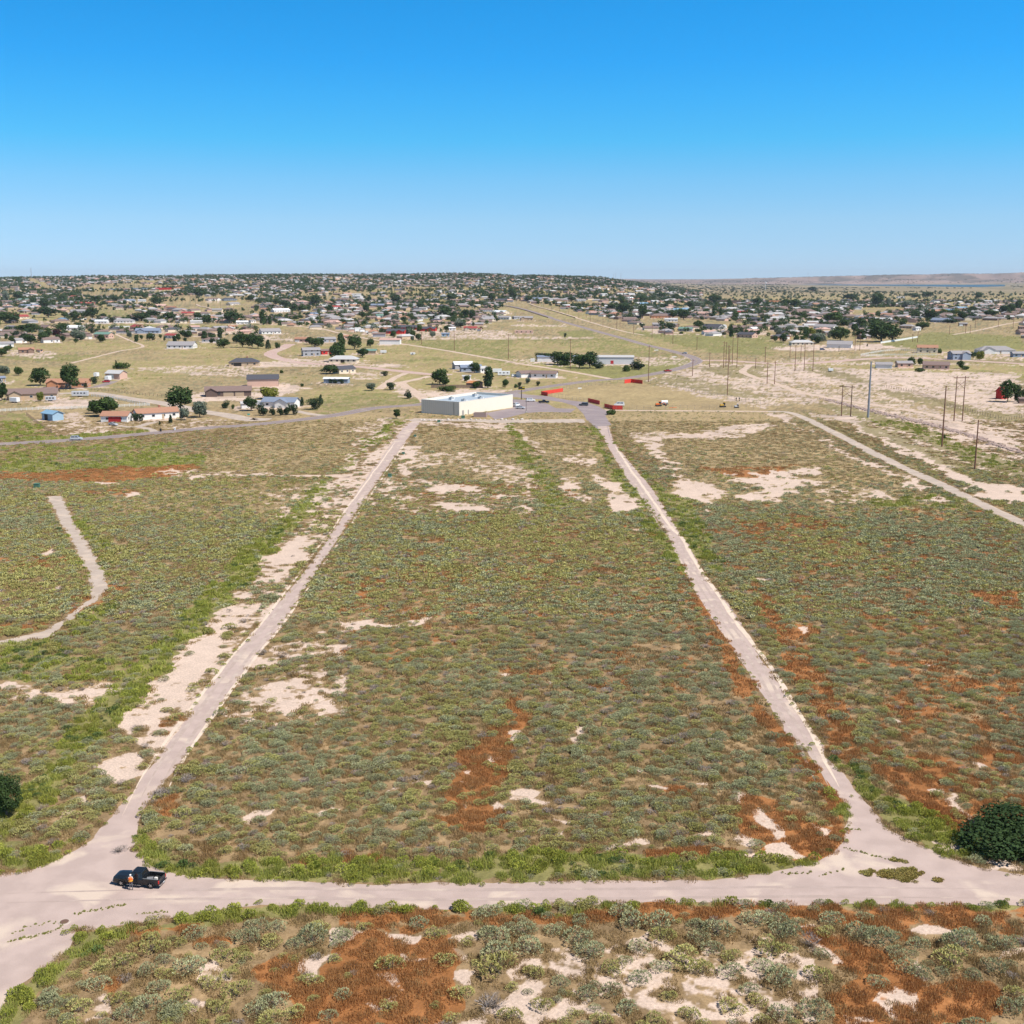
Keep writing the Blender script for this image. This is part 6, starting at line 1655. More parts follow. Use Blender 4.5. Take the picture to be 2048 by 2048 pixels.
for (k,x,y,t) in [('I',295,345,290),('I',358,350,310),('I',428,378,325),('I',505,400,355),('I',590,430,350),('I',686,460,385),('I',790,485,370),('I',815,465,370),('I',918,520,440),('I',1057,550,450),('I',1125,545,460),('I',1153,545,455),('I',1214,595,490),('I',1395,640,540),('I',183,300,280),('I',237,315,285),('I',560,400,360),('H',1497,645,475),('H',1905,710,520),('H',1250,600,500),('H',990,540,430),('H',215,430,360),('H',365,455,370),('H',553,480,400),('H',745,515,430),('J',1368,525,455),('J',1490,515,455),('J',1525,520,450),('J',1850,475,375),('J',1090,580,520),('J',1128,585,500),('J',535,655,610),('J',1737,470,400),('J',1563,475,405),('M',1838,215,135),('M',1910,170,50),('G',1665,330,280),('G',1765,360,300),('G',1875,390,320),('G',1475,300,255)]:
    u,v=Z(k,x,y);_,vt=Z(k,x,t);pole(u,v,vt,r_=.2)
# far landmarks
def mast(u,v,vt,label,r_,m,nm,cat,n=8,lat=False):
    x,y,z=P(u,v);lo,hi=1,900
    for _ in range(40):
        md=(lo+hi)/2
        if proj(x,y,z+md)[1]>vt:lo=md
        else:hi=md
    e=empty(nm,(x,y,z));tag(e,label,cat)
    if lat:
        b=MB();w=r_
        for sx,sy in((-1,-1),(1,-1),(0,1)):b.cyl((sx*w,sy*w,0),(sx*w*.5,sy*w*.5,lo),w*.3,w*.2,5)
        for i in range(12):b.cyl((-w,-w,lo*i/12),(w,-w,lo*(i+1)/12),w*.14,n=4)
        b.build('lattice',[m],e);MB().cyl((0,0,lo),(0,0,lo*1.04),w*.2,n=5).build('antenna',[m],e)
    else:
        MB().cyl((0,0,-3),(0,0,lo),r_,r_*.7,14).build('stack_shaft',[m],e);MB().cyl((0,0,lo),(0,0,lo+r_*.6),r_*.85,r_*.85,14).build('rim_band',[mat('stack_red',(.4,.1,.08))],e)
    return e
far_m=mat('mast_metal',(.32,.30,.31))
mast(*Z('G',238,90),Z('G',0,25)[1],'thin lattice radio mast on the hilltop at left',1.4,far_m,'radio_mast','mast',lat=True)
mast(*Z('J',300,98),Z('J',0,55)[1],'thin lattice mast on the far ridge left of the mesa',1.6,far_m,'radio_mast','mast',lat=True)
stk=mat('stack_concrete',(.45,.42,.42))
for i,x in enumerate((767,782,822)): mast(*Z('I',x,96),Z('I',0,(68,63,62)[i])[1],['leftmost of three distant power-plant stacks on the horizon','middle one of three distant power-plant stacks on the horizon','rightmost of three distant power-plant stacks on the horizon'][i],2.6,stk,'smoke_stack','stack')
x,y,z=P(*Z('I',1912,186));zc=y*CP+(H-z)*SP;hh=60*.265*zc/FPX
e=empty('water_tower',(x,y,z));tag(e,'white water tower standing in the far town at right of centre','water tower')
wt=mat('tower_white',(.7,.7,.7));MB().cyl((0,0,-.1),(0,0,hh*.78),1.6,1.3,12).build('pedestal',[wt],e)
b=MB();rg=[]
for i in range(9):
    a=-math.pi/2+math.pi*i/8;rg.append([(5.2*math.cos(a)*math.cos(t),5.2*math.cos(a)*math.sin(t),hh*.85+4.2*math.sin(a)) for t in [2*math.pi*j/16 for j in range(16)]])
for p,q in zip(rg[:-1],rg[1:]):b.hull(p,q,0,False)
b.build('tank',[wt],e,smooth=True)
# ------------------------------------------------------------ fences, screens
FW=mat('fence_wood',(.24,.17,.12),.9,var=.25);VINYL=mat('white_vinyl',(.72,.72,.70));WIRE=mat('fence_wire',(.28,.26,.25),.5,.4);MESHR=mat('red_screen_mesh',(.64,.06,.04),.8,var=.18,scale=1.5)
def fence(pts,label,style,sp=3.,cat='fence',nm=None,hh=1.3,m=None,group=None):
    e=empty(nm or {'rail':'rail_fence','wire':'wire_fence','board':'board_fence','link':'chain_link_fence'}[style],(*pts[0][:2],0));tag(e,label,cat,group)
    ox,oy=pts[0][:2];posts=MB();run=MB();np_=0;plist=[]
    for a,b_ in zip(pts[:-1],pts[1:]):
        d=math.hypot(b_[0]-a[0],b_[1]-a[1]);k=max(1,round(d/sp))
        for i in range(k+(b_ is pts[-1])):plist.append((a[0]+(b_[0]-a[0])*i/k-ox,a[1]+(b_[1]-a[1])*i/k-oy))
    pm=m or {'rail':VINYL,'wire':FW,'board':FW,'link':WIRE}[style]
    pw={'rail':.08,'wire':.07,'board':.06,'link':.04}[style]
    pmesh=MB().box(-pw,pw,-pw,pw,-.02,hh+.08).mesh('post',[pm])
    for i,(x,y) in enumerate(plist):
        if i<100:link('post',pmesh,e,(x,y,0))
        else:posts.box(x-pw,x+pw,y-pw,y+pw,-.02,hh+.08)
    if posts.f:tag(posts.build('post',[pm],e),kind='stuff')
    zs={'rail':[.35,.75,1.15],'wire':[.4,.8,1.2],'board':[],'link':[.05,hh*.5,hh]}[style];tk={'rail':.07,'wire':.012,'link':.02}.get(style,0)
    for a,b_ in zip(plist[:-1],plist[1:]):
        for z in zs:
            z=z*hh/1.3 if style!='link' else z
            dx,dy=b_[0]-a[0],b_[1]-a[1];d=math.hypot(dx,dy);nx,ny=-dy/d*.025,dx/d*.025
            run.hull([(a[0]-nx,a[1]-ny,z-tk),(a[0]+nx,a[1]+ny,z-tk),(a[0]+nx,a[1]+ny,z+tk),(a[0]-nx,a[1]-ny,z+tk)],[(b_[0]-nx,b_[1]-ny,z-tk),(b_[0]+nx,b_[1]+ny,z-tk),(b_[0]+nx,b_[1]+ny,z+tk),(b_[0]-nx,b_[1]-ny,z+tk)])
        if style=='board':
            dx,dy=b_[0]-a[0],b_[1]-a[1];d=math.hypot(dx,dy);k=max(2,int(d/.3));nx,ny=-dy/d*.03,dx/d*.03
            for j in range(k):
                p=(a[0]+dx*(j+.04)/k,a[1]+dy*(j+.04)/k);q=(a[0]+dx*(j+.96)/k,a[1]+dy*(j+.96)/k);hz=hh*(.97+.03*((j*7)%3))
                run.hull([(p[0]-nx,p[1]-ny,0),(q[0]-nx,q[1]-ny,0),(q[0]+nx,q[1]+ny,0),(p[0]+nx,p[1]+ny,0)],[(p[0]-nx,p[1]-ny,hz),(q[0]-nx,q[1]-ny,hz),(q[0]+nx,q[1]+ny,hz),(p[0]+nx,p[1]+ny,hz)])
    run.build({'rail':'rail','wire':'wire','board':'boards','link':'mesh_wire'}[style],[pm],e);return e
def zz(k,*xy):return [ZP(k,xy[i],xy[i+1])[:2] for i in range(0,len(xy),2)]
fence(zz('K',0,465,200,455,420,447,700,440,900,430,1130,420),'white three-rail fence below the tan ranch house at left','rail',2.4)
fence(zz('K',690,350,850,365,1000,400,1130,420),'white rail fence curving along the gravel road at left','rail',2.4)
fence(zz('K',200,490,300,570,390,630,385,600),'wooden wire fence along the paddock of the blue shed','wire',3)
fence(zz('K',690,305,900,320,1100,345,1250,355),'wire fence along the straw field beyond the gravel road','wire',3)
fence(zz('O',165,268,400,268,800,268),'weathered wooden board fence behind the store','board',3,hh=1.9)
fence(zz('N',860,355,1100,395,1400,510,1800,612,1932,585),'wire fence of many wooden posts across the sandy field at right','wire',2.6,hh=1.5)
fence(zz('N',740,125,900,118,1270,118),'white vinyl fence, the near side of the ring round the cream house','rail',3,hh=1.6)
fence(zz('N',700,118,860,88,1000,78,1120,90),'white vinyl fence, the far side of the ring round the cream house','rail',3,hh=1.6)
fence(zz('J',850,592,1000,570,1130,548),'white wall-like fence beside the green field at right','board',4,hh=1.7,m=VINYL)
fence(zz('G',840,490,960,490),'long white fence beside the green-roofed garage at left','board',4,hh=1.8,m=VINYL)
fence(zz('G',820,472,1000,470),'long white fence behind the other white fence at left','board',4,hh=1.8,m=VINYL)
fence(zz('H',620,442,700,440),'orange-brown board fence beside a brown-roofed house in the middle distance','board',4,hh=2,m=mat('orange_fence',(.42,.16,.07)))
fence(zz('J',570,398,675,388),'long white wall beside a big green tree at right','board',4,hh=2,m=VINYL)
fence(zz('H',1400,548,1550,530,1770,510),'corral fence of grey posts right of the red storage barns','wire',4,hh=1.6)
fence(zz('M',690,520,835,530,1100,522,1932,520),'chain-link fence along the near edge of the construction lot','link',3.5,hh=1.9)
fence(zz('M',1932,495,1500,420,1200,355,1000,322),'chain-link fence along the right edge of the construction lot','link',3.5,hh=1.9)
fence(zz('M',385,375,600,345,850,318),'chain-link fence along the highway side of the construction lot','link',3.5,hh=1.9)
fence(zz('M',275,422,430,448,570,468),'chain-link fence beside the side street at the construction lot','link',3.5,hh=1.9)
def screen(pts,label,hh=2.3):
    e=empty('red_screen_fence',(*pts[0][:2],0));tag(e,label,'screen fence','red mesh screens round the construction lot');ox,oy=pts[0][:2];q=[(a-ox,b-oy) for a,b in pts]
    for a,b_ in zip(q[:-1],q[1:]):
        d=math.hypot(b_[0]-a[0],b_[1]-a[1]);k=max(1,int(d/3))
        for i in range(k):
            p0=(a[0]+(b_[0]-a[0])*i/k,a[1]+(b_[1]-a[1])*i/k);p1=(a[0]+(b_[0]-a[0])*(i+.985)/k,a[1]+(b_[1]-a[1])*(i+.985)/k);nx,ny=-(p1[1]-p0[1])/3*.03,(p1[0]-p0[0])/3*.03
            b=MB();b.hull([(p0[0]-nx,p0[1]-ny,.05),(p1[0]-nx,p1[1]-ny,.05),(p1[0]+nx,p1[1]+ny,.05),(p0[0]+nx,p0[1]+ny,.05)],[(p0[0]-nx,p0[1]-ny,hh),(p1[0]-nx,p1[1]-ny,hh),(p1[0]+nx,p1[1]+ny,hh),(p0[0]+nx,p0[1]+ny,hh)]);b.build('mesh_panel',[MESHR],e)
            MB().cyl((p0[0],p0[1]+.06,0),(p0[0],p0[1]+.06,hh+.1),.04,n=6).build('post',[WIRE],e)
screen(zz('M',384,390,280,406,220,415,270,424),'red mesh screen nearest the store sign, bent at its left end',2.0)
screen(zz('M',574,468,662,488),'red mesh screen along the side street, left one of the near pair',2.0)
screen(zz('M',697,510,760,524,835,526),'red mesh screen in front of the white van, right one of the near pair',2.0)
screen(zz('M',849,328,900,322,940,326,985,332),'red mesh screen at the far tip of the lot beside the highway',2.3)
# ------------------------------------------------------------ small things
def ground_obj(k,x,y):
    p=ZP(k,x,y);return p
GRN=mat('utility_green',(.07,.16,.11),.6)
for (k,x,y,s,lb) in [('O',640,722,1.6,'green utility cabinet at the left corner of the store'),('O',280,780,1.3,'dark green utility box beside the dirt road in front of the store'),('A',205,430,1.6,'green utility box in the rust grass near the dirt trail at left'),('B',275,370,1.2,'dark utility box beside the left dirt road junction'),('B',415,148,1.0,'small dark post box beside the upper left dirt road'),('B',350,245,1.0,'small dark marker box between the two upper dirt tracks')]:
    p=ZP(k,x,y);e=empty('utility_box',p);tag(e,lb,'utility box')
    MB().box(-s/2,s/2,-s*.4,s*.4,.1,s*.8).build('cabinet',[GRN],e,bevel=.03);MB().box(-s*.56,s*.56,-s*.46,s*.46,0,.1).build('pad',[TRIM],e);MB().box(-s*.54,s*.54,-s*.44,s*.44,s*.802,s*.86).build('lid',[GRN],e)
def bin_(k,x,y,m,lb):
    p=ZP(k,x,y);e=empty('wheelie_bin',p);tag(e,lb,'bin');MB().hull([(-.25,-.3,.05),(.25,-.3,.05),(.25,.3,.05),(-.25,.3,.05)],[(-.32,-.38,1.0),(.32,-.38,1.0),(.32,.38,1.0),(-.32,.38,1.0)]).build('bin_body',[m],e);MB().hull([(-.35,-.42,1.0),(.35,-.42,1.0),(.35,.42,1.0),(-.35,.42,1.0)],[(-.3,-.3,1.12),(.3,-.3,1.1),(.3,.36,1.1),(-.3,.36,1.12)]).build('lid',[m],e)
    MB().cyl((-.36,.34,.13),(.36,.34,.13),.13,n=10).build('wheel',[TYRE],e)
bin_('K',1213,615,BLK,'black wheelie bin at the mouth of the white ranch house drive');bin_('K',1320,606,TRIM,'white bin standing beside the highway right of the black bin')
# store sign pylon and lamp
x,y,_=ZP('O',1508,436);zc=y*CP+H*SP;hS=(436-250)*.1346*zc/FPX/CP
e=empty('store_sign',(x,y,0),R(10));tag(e,'tall store sign on a single dark post, its dark panel edged yellow','sign');MB().cyl((0,0,0),(0,0,hS*.75),.28,.22,10).build('post',[mat('brown_post',(.11,.08,.07))],e);MB().box(-1.7,1.7,-.25,.25,hS*.75,hS).build('sign_panel',[mat('dark_sign',(.04,.035,.02))],e,bevel=.1)
MB().box(-1.75,1.75,-.28,-.252,hS*.75,hS*.79).build('yellow_stripe',[mat('sign_yellow',(.55,.40,.03))],e);MB().box(.4,1.6,-.28,-.252,hS*.9,hS*.97).build('yellow_logo_block',[mat('sign_yellow',(.55,.40,.03))],e)
x,y,_=ZP('O',1578,638);zc=y*CP+H*SP;hL=(638-430)*.1346*zc/FPX/CP
e=empty('parking_lamp',(x,y,0),R(15));tag(e,'grey parking lot lamp on a square pole in front of the store lot','street lamp');MB().cyl((0,0,0),(0,0,.8),.32,.30,10).build('concrete_base',[mat('concrete',(.5,.47,.42))],e);MB().box(-.09,.09,-.09,.09,.8,hL).build('pole_shaft',[mat('lamp_bronze',(.13,.11,.11))],e);MB().box(-1.1,.2,-.18,.18,hL,hL+.14).build('lamp_head',[mat('lamp_bronze',(.13,.11,.11))],e)
# boulders in a row before the store
rk=mat('limestone_boulder',(.58,.52,.46),.9,var=.2)
def rock_mesh(seed):
    r_=random.Random(seed);bm=bmesh.new();bmesh.ops.create_icosphere(bm,subdivisions=2,radius=.5)
    for v_ in bm.verts:v_.co*=r_.uniform(.82,1.12);v_.co.z=v_.co.z*.7+.22;v_.co.x*=1.2
    me=bpy.data.meshes.new('boulder');bm.to_mesh(me);bm.free();me.materials.append(rk);return me
RK=[rock_mesh(i) for i in range(4)]
for i,x in enumerate([15,60,150,235,330,420,480,570,760,830,895,960,1050,1120,1215,1275,1380,1450,1515,1640]):
    p=ZP('O',x,738+random.uniform(-3,3)+(10 if x<500 else 4));o=link('boulder',random.choice(RK),None,p,random.random()*6,(random.uniform(.7,1.5),)*3);tag(o,'pale boulder in the row lining the dirt road in front of the store','boulder','boulders lining the road by the store')
q=[];rr_=np.random.default_rng(8)
for (ax_,ay_),(bx_,by_) in zip([(420,445),(800,540),(1150,620),(1500,710)],[(800,540),(1150,620),(1500,710),(1932,860)]):
    A_=ZP('N',ax_,ay_);B2=ZP('N',bx_,by_)
    for i in range(520):
        t=rr_.random();q.append((A_[0]+(B2[0]-A_[0])*t+rr_.normal()*1.2,A_[1]+(B2[1]-A_[1])*t+rr_.normal()*5,0))
q=np.array(q);rub=rock_mesh(9);rub.materials.clear();rub.materials.append(mat('pinkish_rubble',(.36,.27,.235),.95,var=.35))
sz_=.25+1.1*rr_.random(len(q))**3
tag(build_scatter('rubble',[(q,rr_.random(len(q))*6,np.stack([sz_*1.3,sz_,sz_*.7],1),rub)]),'pinkish rock rubble along the dirt embankment at right','rubble')
# mounds, tumbleweed, manhole
o=link('tumbleweed',DEADS[0],None,ZP('F',765,655),.4,(1.05,.95,.9));tag(o,'round dry brown tumbleweed lying on the pale road above the pickup','tumbleweed')
p=ZP('F',415,1108);e=empty('manhole',p);tag(e,'round rusty manhole cover with pale collar at the cracked edge of the near road','manhole');MB().cyl((0,0,.0),(0,0,.05),.62,.58,20).build('collar',[mat('stained_concrete',(.46,.38,.33))],e);MB().cyl((0,0,.052),(0,0,.075),.42,.42,18).build('cover',[mat('rusty_iron',(.17,.10,.075),.8,.2,var=.3)],e)
# trailers and site machines
def trailer(k,x,y,yaw,L_,W_,h_,m,lb,nm='trailer',cat='trailer',windows=2,z0=.6):
    p=ZP(k,x,y);e=empty(nm,(p[0],p[1]+W_*.5,0),R(yaw));tag(e,lb,cat)
    MB().box(-L_/2,L_/2,-W_/2,W_/2,z0,z0+h_).build('box_body',[m],e,bevel=.12)
    for i in range(windows):
        xx=-L_*.3+i*L_*.6/max(1,windows-1) if windows>1 else 0;o=link('window',unit('win'),e,(xx,-W_/2-.003,z0+h_*.6));o.scale=(.9,1,.6)
    b=MB();b.cyl((L_/2,0,z0),(L_/2+1.4,0,.5),.07,n=6);b.build('tow_bar',[BLK],e)
    for s in(-1,1):
        for xx in(-.45,.45):MB().cyl((xx-.3,s*(W_/2-.2)-.1,.35),(xx-.3,s*(W_/2-.2)+.1,.35),.35,n=12).build('wheel',[TYRE],e)
WHM=mat('white_sheet',(.74,.74,.74),.4,var=.05)
trailer('K',600,355,5,8.5,2.5,2.5,mat('pale_grey_sheet',(.52,.53,.56),.4),'large grey and white camper trailer with several windows at left','camper_trailer',windows=4)
trailer('K',378,388,4,5,2.2,1.9,mat('pale_grey_sheet',(.52,.53,.56),.4),'small grey camper trailer in front of the tan ranch house','camper_trailer',windows=3)
trailer('K',105,400,-20,4.6,2.4,2.1,WHM,'white covered trailer in front of the tan ranch house porch',windows=0)
trailer('K',812,236,85,5,2.4,2.6,WHM,'white box trailer beside the pinkish metal garage',windows=0)
trailer('K',724,206,85,4,2.2,2.3,WHM,'white box trailer left of the other near the terracotta brick house',windows=0)
trailer('L',1870,272,2,8,2.5,2.5,WHM,'long white camper trailer parked right of the grey house above the store','camper_trailer',windows=3)
trailer('L',1820,250,0,6,2.4,2.2,WHM,'white trailer parked behind the long camper above the store',windows=0)
trailer('L',960,102,0,5,2.4,2.0,WHM,'white box trailer standing in the grass right of the green-roofed shed',windows=0)
trailer('L',1182,114,0,4,2.2,1.4,WHM,'low white trailer alone on the straw field',windows=1)
trailer('G',1140,545,0,5,2.3,2,WHM,'white trailer in the yard before the slate-blue roofed house at left',windows=0)
trailer('L',30,500,-15,7,2.5,2,WHM,'white boat-shaped trailer left of the white house by the junipers',windows=0)
trailer('N',475,240,0,3,2,1.6,WHM,'small white trailer on the sandy field left of the steel pole',windows=0)
for i,(x,y) in enumerate([(720,500),(760,505),(800,508),(845,516),(895,525),(940,533),(680,470),(720,470),(760,468),(850,470),(890,472),(930,478),(1160,545),(1110,548)]):
    trailer('H',x,y,15+i%3*8,6,2.4,2.3,WHM,'white stored camper trailer in the yard of the red storage barns',nm='stored_trailer',windows=0);tag(COL.objects[-1] if 0 else bpy.data.objects[[o.name for o in bpy.data.objects if o.name.startswith('stored_trailer')][-1]],group='trailers in the storage yard')
# tank trailer + trencher, loader, generator on the lot
p=ZP('M',1150,492);e=empty('tank_trailer',p,R(5));tag(e,'white tank trailer on the construction lot','tank trailer');MB().cyl((-1.6,0,1.5),(1.6,0,1.5),.95,n=18).build('tank',[WHM],e,smooth=False);MB().box(-2,2,-.9,.9,.5,.65).build('chassis',[BLK],e)
for s in(-1,1):MB().cyl((0,s*.85-.12,.38),(0,s*.85+.12,.38),.38,n=12).build('wheel',[TYRE],e)
ORG=mat('machine_orange',(.75,.16,.03),.5)
def machine(k,x,y,m,lb,nm,cat,boom=True,s=1):
    p=ZP(k,x,y);e=empty(nm,p,R(10));e.scale=(s,)*3;tag(e,lb,cat)
    for sg in(-1,1):
        b=MB();b.hull([(-1.2,sg*.8-.22,.02),(1.2,sg*.8-.22,.02),(1.5,sg*.8-.22,.4),(1.2,sg*.8-.22,.75),(-1.2,sg*.8-.22,.75),(-1.5,sg*.8-.22,.4)],[(-1.2,sg*.8+.22,.02),(1.2,sg*.8+.22,.02),(1.5,sg*.8+.22,.4),(1.2,sg*.8+.22,.75),(-1.2,sg*.8+.22,.75),(-1.5,sg*.8+.22,.4)]);b.build('track',[TYRE],e)
    MB().box(-1.4,.4,-.6,.6,.6,1.5).build('engine_cover',[m],e,bevel=.08);b=MB();b.box(.3,1.1,-.55,.55,1.0,2.3);b.build('cab',[BLK],e,bevel=.05);MB().box(.2,1.2,-.62,.62,2.3,2.42).build('cab_roof',[m],e)
    if boom:
        b=MB();b.cyl((1.0,0,1.0),(2.8,0,2.0),.14,n=6);b.cyl((2.8,0,2.0),(3.8,0,.7),.12,n=6);b.build('boom',[m],e);MB().hull([(3.5,-.4,.1),(4.1,-.4,.1),(4.2,-.4,.8),(3.6,-.4,.7)],[(3.5,.4,.1),(4.1,.4,.1),(4.2,.4,.8),(3.6,.4,.7)]).build('bucket',[BLK],e)
machine('M',1105,500,ORG,'orange tracked trencher beside the white tank trailer','trencher','machine')
machine('M',1590,507,mat('machine_yellow',(.6,.35,.04),.5),'yellow and black tracked loader on the right of the construction lot','loader','machine',False)
machine('M',1695,512,mat('pale_grey_sheet',(.52,.53,.56),.4),'small pale grey machine right of the yellow loader','compressor','machine',False,.75)
p=ZP('M',1215,512);b=MB();[b.cyl((-2.2+i*.5,-.3,.12+.02*i),(2-i*.2,.3-.1*i,.14),.09,n=6) for i in range(4)];o=b.build('orange_pipes',[ORG],None,p,.1);tag(o,'bundle of orange pipes lying on the construction lot','pipes')
for lb,k,x,y in(('left of two dark marker posts at the right end of the lot','M',1692,462),('right of two dark marker posts at the right end of the lot','M',1716,462)):
    b=MB();b.cyl((0,0,0),(0,0,1.9),.16,.13,8);b.box(-.3,.3,-.12,.12,1.2,1.9);o=b.build('marker_post',[BLK],None,ZP(k,x,y));tag(o,lb,'post','dark posts on the lot')
# road signs
def rsign(k,x,y,m,lb,w=.8,h=2.4):
    p=ZP(k,x,y);e=empty('road_sign',p,R(20));tag(e,lb,'sign');MB().cyl((0,0,0),(0,0,h),.05,n=6).build('post',[STEEL],e);MB().box(-w/2,w/2,-.08,-.05,h-.6,h).build('sign_plate',[m],e)
rsign('K',1878,520,mat('sign_green',(.03,.25,.20)),'small green street sign where the gravel road meets the highway',1.2)
rsign('M',1088,105,TRIM,'white hoarding on posts beside the highway inside the bend',4,3.5);rsign('M',1222,145,TRIM,'small white board beside the entrance before the highway bend',4,2.2);rsign('M',510,395,TRIM,'pale notice board on the fence inside the construction lot',2.2,2.6)
# vine patch in the right junction, cracks with grass in near road
r2=np.random.default_rng(77)
vp=[];
poly=ZL('E',1090,630,1240,600,1250,565,1320,570,1330,600,1430,640,1550,675,1400,685,1150,672)
uu=r2.random((5000,2));mu=np.array([p_[0] for p_ in poly]);mv=np.array([p_[1] for p_ in poly]);uu=uu*np.array((mu.max()-mu.min(),mv.max()-mv.min()))+np.array((mu.min(),mv.min()))
k_=pip(uu[:,0],uu[:,1],poly);uu=uu[k_]
W3=np.array([P(a,b_) for a,b_ in uu[:420]]);k_=fbm(W3[:,0],W3[:,1],1.6,500,2)>.50;W3=W3[k_]
L_VIN=leafmat('vine_leaves',(.26,.19,.06),(.46,.42,.14),.2)
vm=bush_mesh('vine_clump',41,[L_VIN,twig],nl=110,size=.22,elong=1.3,h=.22,lobes=6,twigs=12)
n_=len(W3);tag(build_scatter('vine_patch',[(W3,r2.random(n_)*6,np.stack([.26+.3*r2.random(n_)]*3,1),vm)]),'brown-green creeping vines spreading over the pale road junction at right','vines')
crk=[]
for pts,stp in [(('F',60,1235,250,1195,390,1150,400,1110),.13),(('F',480,1060,560,1040,700,1015,820,995),.10),(('F',910,1055,1080,1040),.13),(('F',60,1190,200,1130,400,1100),.35),(('E',1010,405,1090,415),.14),(('E',1000,505,1130,540,1240,565),.2),(('E',870,650,960,630,1010,608),.3),(('E',700,640,840,635),.16),(('D',1560,735,1932,715),1.2)]:
    q=zz(*pts)
    for a,b_ in zip(q[:-1],q[1:]):
        d=math.hypot(b_[0]-a[0],b_[1]-a[1]);k=int(d/stp)+1
        for i in range(k):
            t=i/k;crk.append((a[0]+(b_[0]-a[0])*t+r2.normal()*.13,a[1]+(b_[1]-a[1])*t+r2.normal()*.13,.012))
crk=np.array(crk);n_=len(crk)
tag(build_scatter('crack_grass',[(crk,r2.random(n_)*6,np.stack([.09+.16*r2.random(n_)**2]*2+[.15+.4*r2.random(n_)**2],1),G_GRN[0])]),'thin lines of grass growing in the cracks of the pale road','grass')
# ------------------------------------------------------------ the rest of the town
r=np.random.default_rng(99)
occ=[(e.location.x,e.location.y,10) for (e,*_) in HREG]
KEEP=[ZL('G',300,240,1932,270,1932,560,0,560,0,640,1932,800,1932,1000,0,1000),] 
OPEN=[ZL('I',-50,290,60,280,140,285,600,370,900,440,1100,520,1932,560,1932,760,-700,760,-700,560,-100,430),  # highway corridor
 ZL('J',1000,440,1932,410,1932,660,830,620),ZL('I',1500,120,1932,110,1932,175,1560,170),ZL('J',0,150,1932,150,1932,215,1300,205,1000,180,0,185),
 ZL('G',560,340,1050,345,1050,400,740,400),ZL('G',1000,290,1932,270,1932,340,1400,350),ZL('G',600,205,950,205,900,245,620,240),ZL('G',180,100,260,100,460,190,350,190),ZL('I',1350,115,1932,140,1932,185,1400,160),
 ZL('H',0,440,640,500,1100,580,1932,740,0,760),ZL('J',700,325,1000,320,1100,345,560,400),ZL('I',850,360,1100,400,1500,420,1932,455,1000,460),ZL('N',-2000,60,1932,60,1932,1500,-2000,1500),
 ZL('G',0,440,1932,440,1932,480,0,480)]
def open_ground(x,y,z):
    u,v=proj(x,y,z);m=np.zeros(x.shape,bool)
    for p in OPEN:m|=pip(u,v,p)
    return m,u,v
# candidate houses
n=120000;yy=np.sqrt(r.random(n)*(5300**2-1250**2)+1250**2);xx=(r.random(n)*2-1)*.52*yy
z=height(xx,yy);og,u,v=open_ground(xx,yy,z)
blk=fbm(xx,yy,260,600,3);dens=np.clip((blk-.34)*6,0,1)*interp(yy,[1250,1700,2600,5200],[.35,.7,.9,1.])
dens*=np.where((u>1400)&(yy>3300),.0,1);dens*=np.where((u>1250)&(yy>4600),.2,1);dens*=interp(v,[546,552],[.6,1])
k=(~og)&(r.random(n)<dens);xx,yy,z,u,v=xx[k],yy[k],z[k],u[k],v[k]
grid={};sel=[]
for i in range(len(xx)):
    c=(int(xx[i]//16),int(yy[i]//(20 if yy[i]<3000 else 24)))
    if any((c[0]+a,c[1]+b_) in grid for a in(-1,0,1) for b_ in(-1,0,1)):continue
    grid[c]=1
    if yy[i]<2600 and any(abs(xx[i]-o[0])<26 and abs(yy[i]-o[1])<45 for o in occ):continue
    sel.append(i)
sel.sort(key=lambda i:yy[i]);print('auto houses',len(sel))
inview=[i for i in sel if 4<u[i]<2044]
indiv_n=max(0,300-len(HREG)-2)
ind=inview[:indiv_n];ids=set(ind);restH=[i for i in sel if i not in ids]
WALLS='TCWPGTPCBT';ROOFS='gbgbgblkgbtpbl'
def proto_house(st_,L_=16,W_=9,h_=2.9):
    ri=W_*.19;wb=wall_mesh('wall',L_,W_,h_,ri,None,st_==HI);rr=MB();roof_geo(rr,L_,W_,h_,ri,st_==HI);return wb,rr
PH=[proto_house(GA),proto_house(HI),proto_house(GA,13,8,3.2),proto_house(HI,19,10,2.9)]
PM=[(a.mesh('wall',[TRIM]),b_.mesh('roof',[TRIM])) for a,b_ in PH]
for i in ind:
    w_=random.choice(WALLS);r_=random.choice(ROOFS);q=random.randrange(4);e=empty('house',(xx[i],yy[i],z[i]-.2),R(random.choice([0,90,45,-40,10])+random.uniform(-8,8)))
    s=random.uniform(.9,1.15);e.scale=(s,s,s)
    for me,nm,m in((PM[q][0],'wall',wm(w_)),(PM[q][1],'roof',rm(r_))):
        o=link(nm,me,e);o.material_slots[0].link='OBJECT';o.material_slots[0].material=m
    PADS.append((xx[i],yy[i],15))
    HREG.append((e,None,'house',w_,r_,[GA,HI,GA,HI][q],16,2.9,u[i],v[i]))
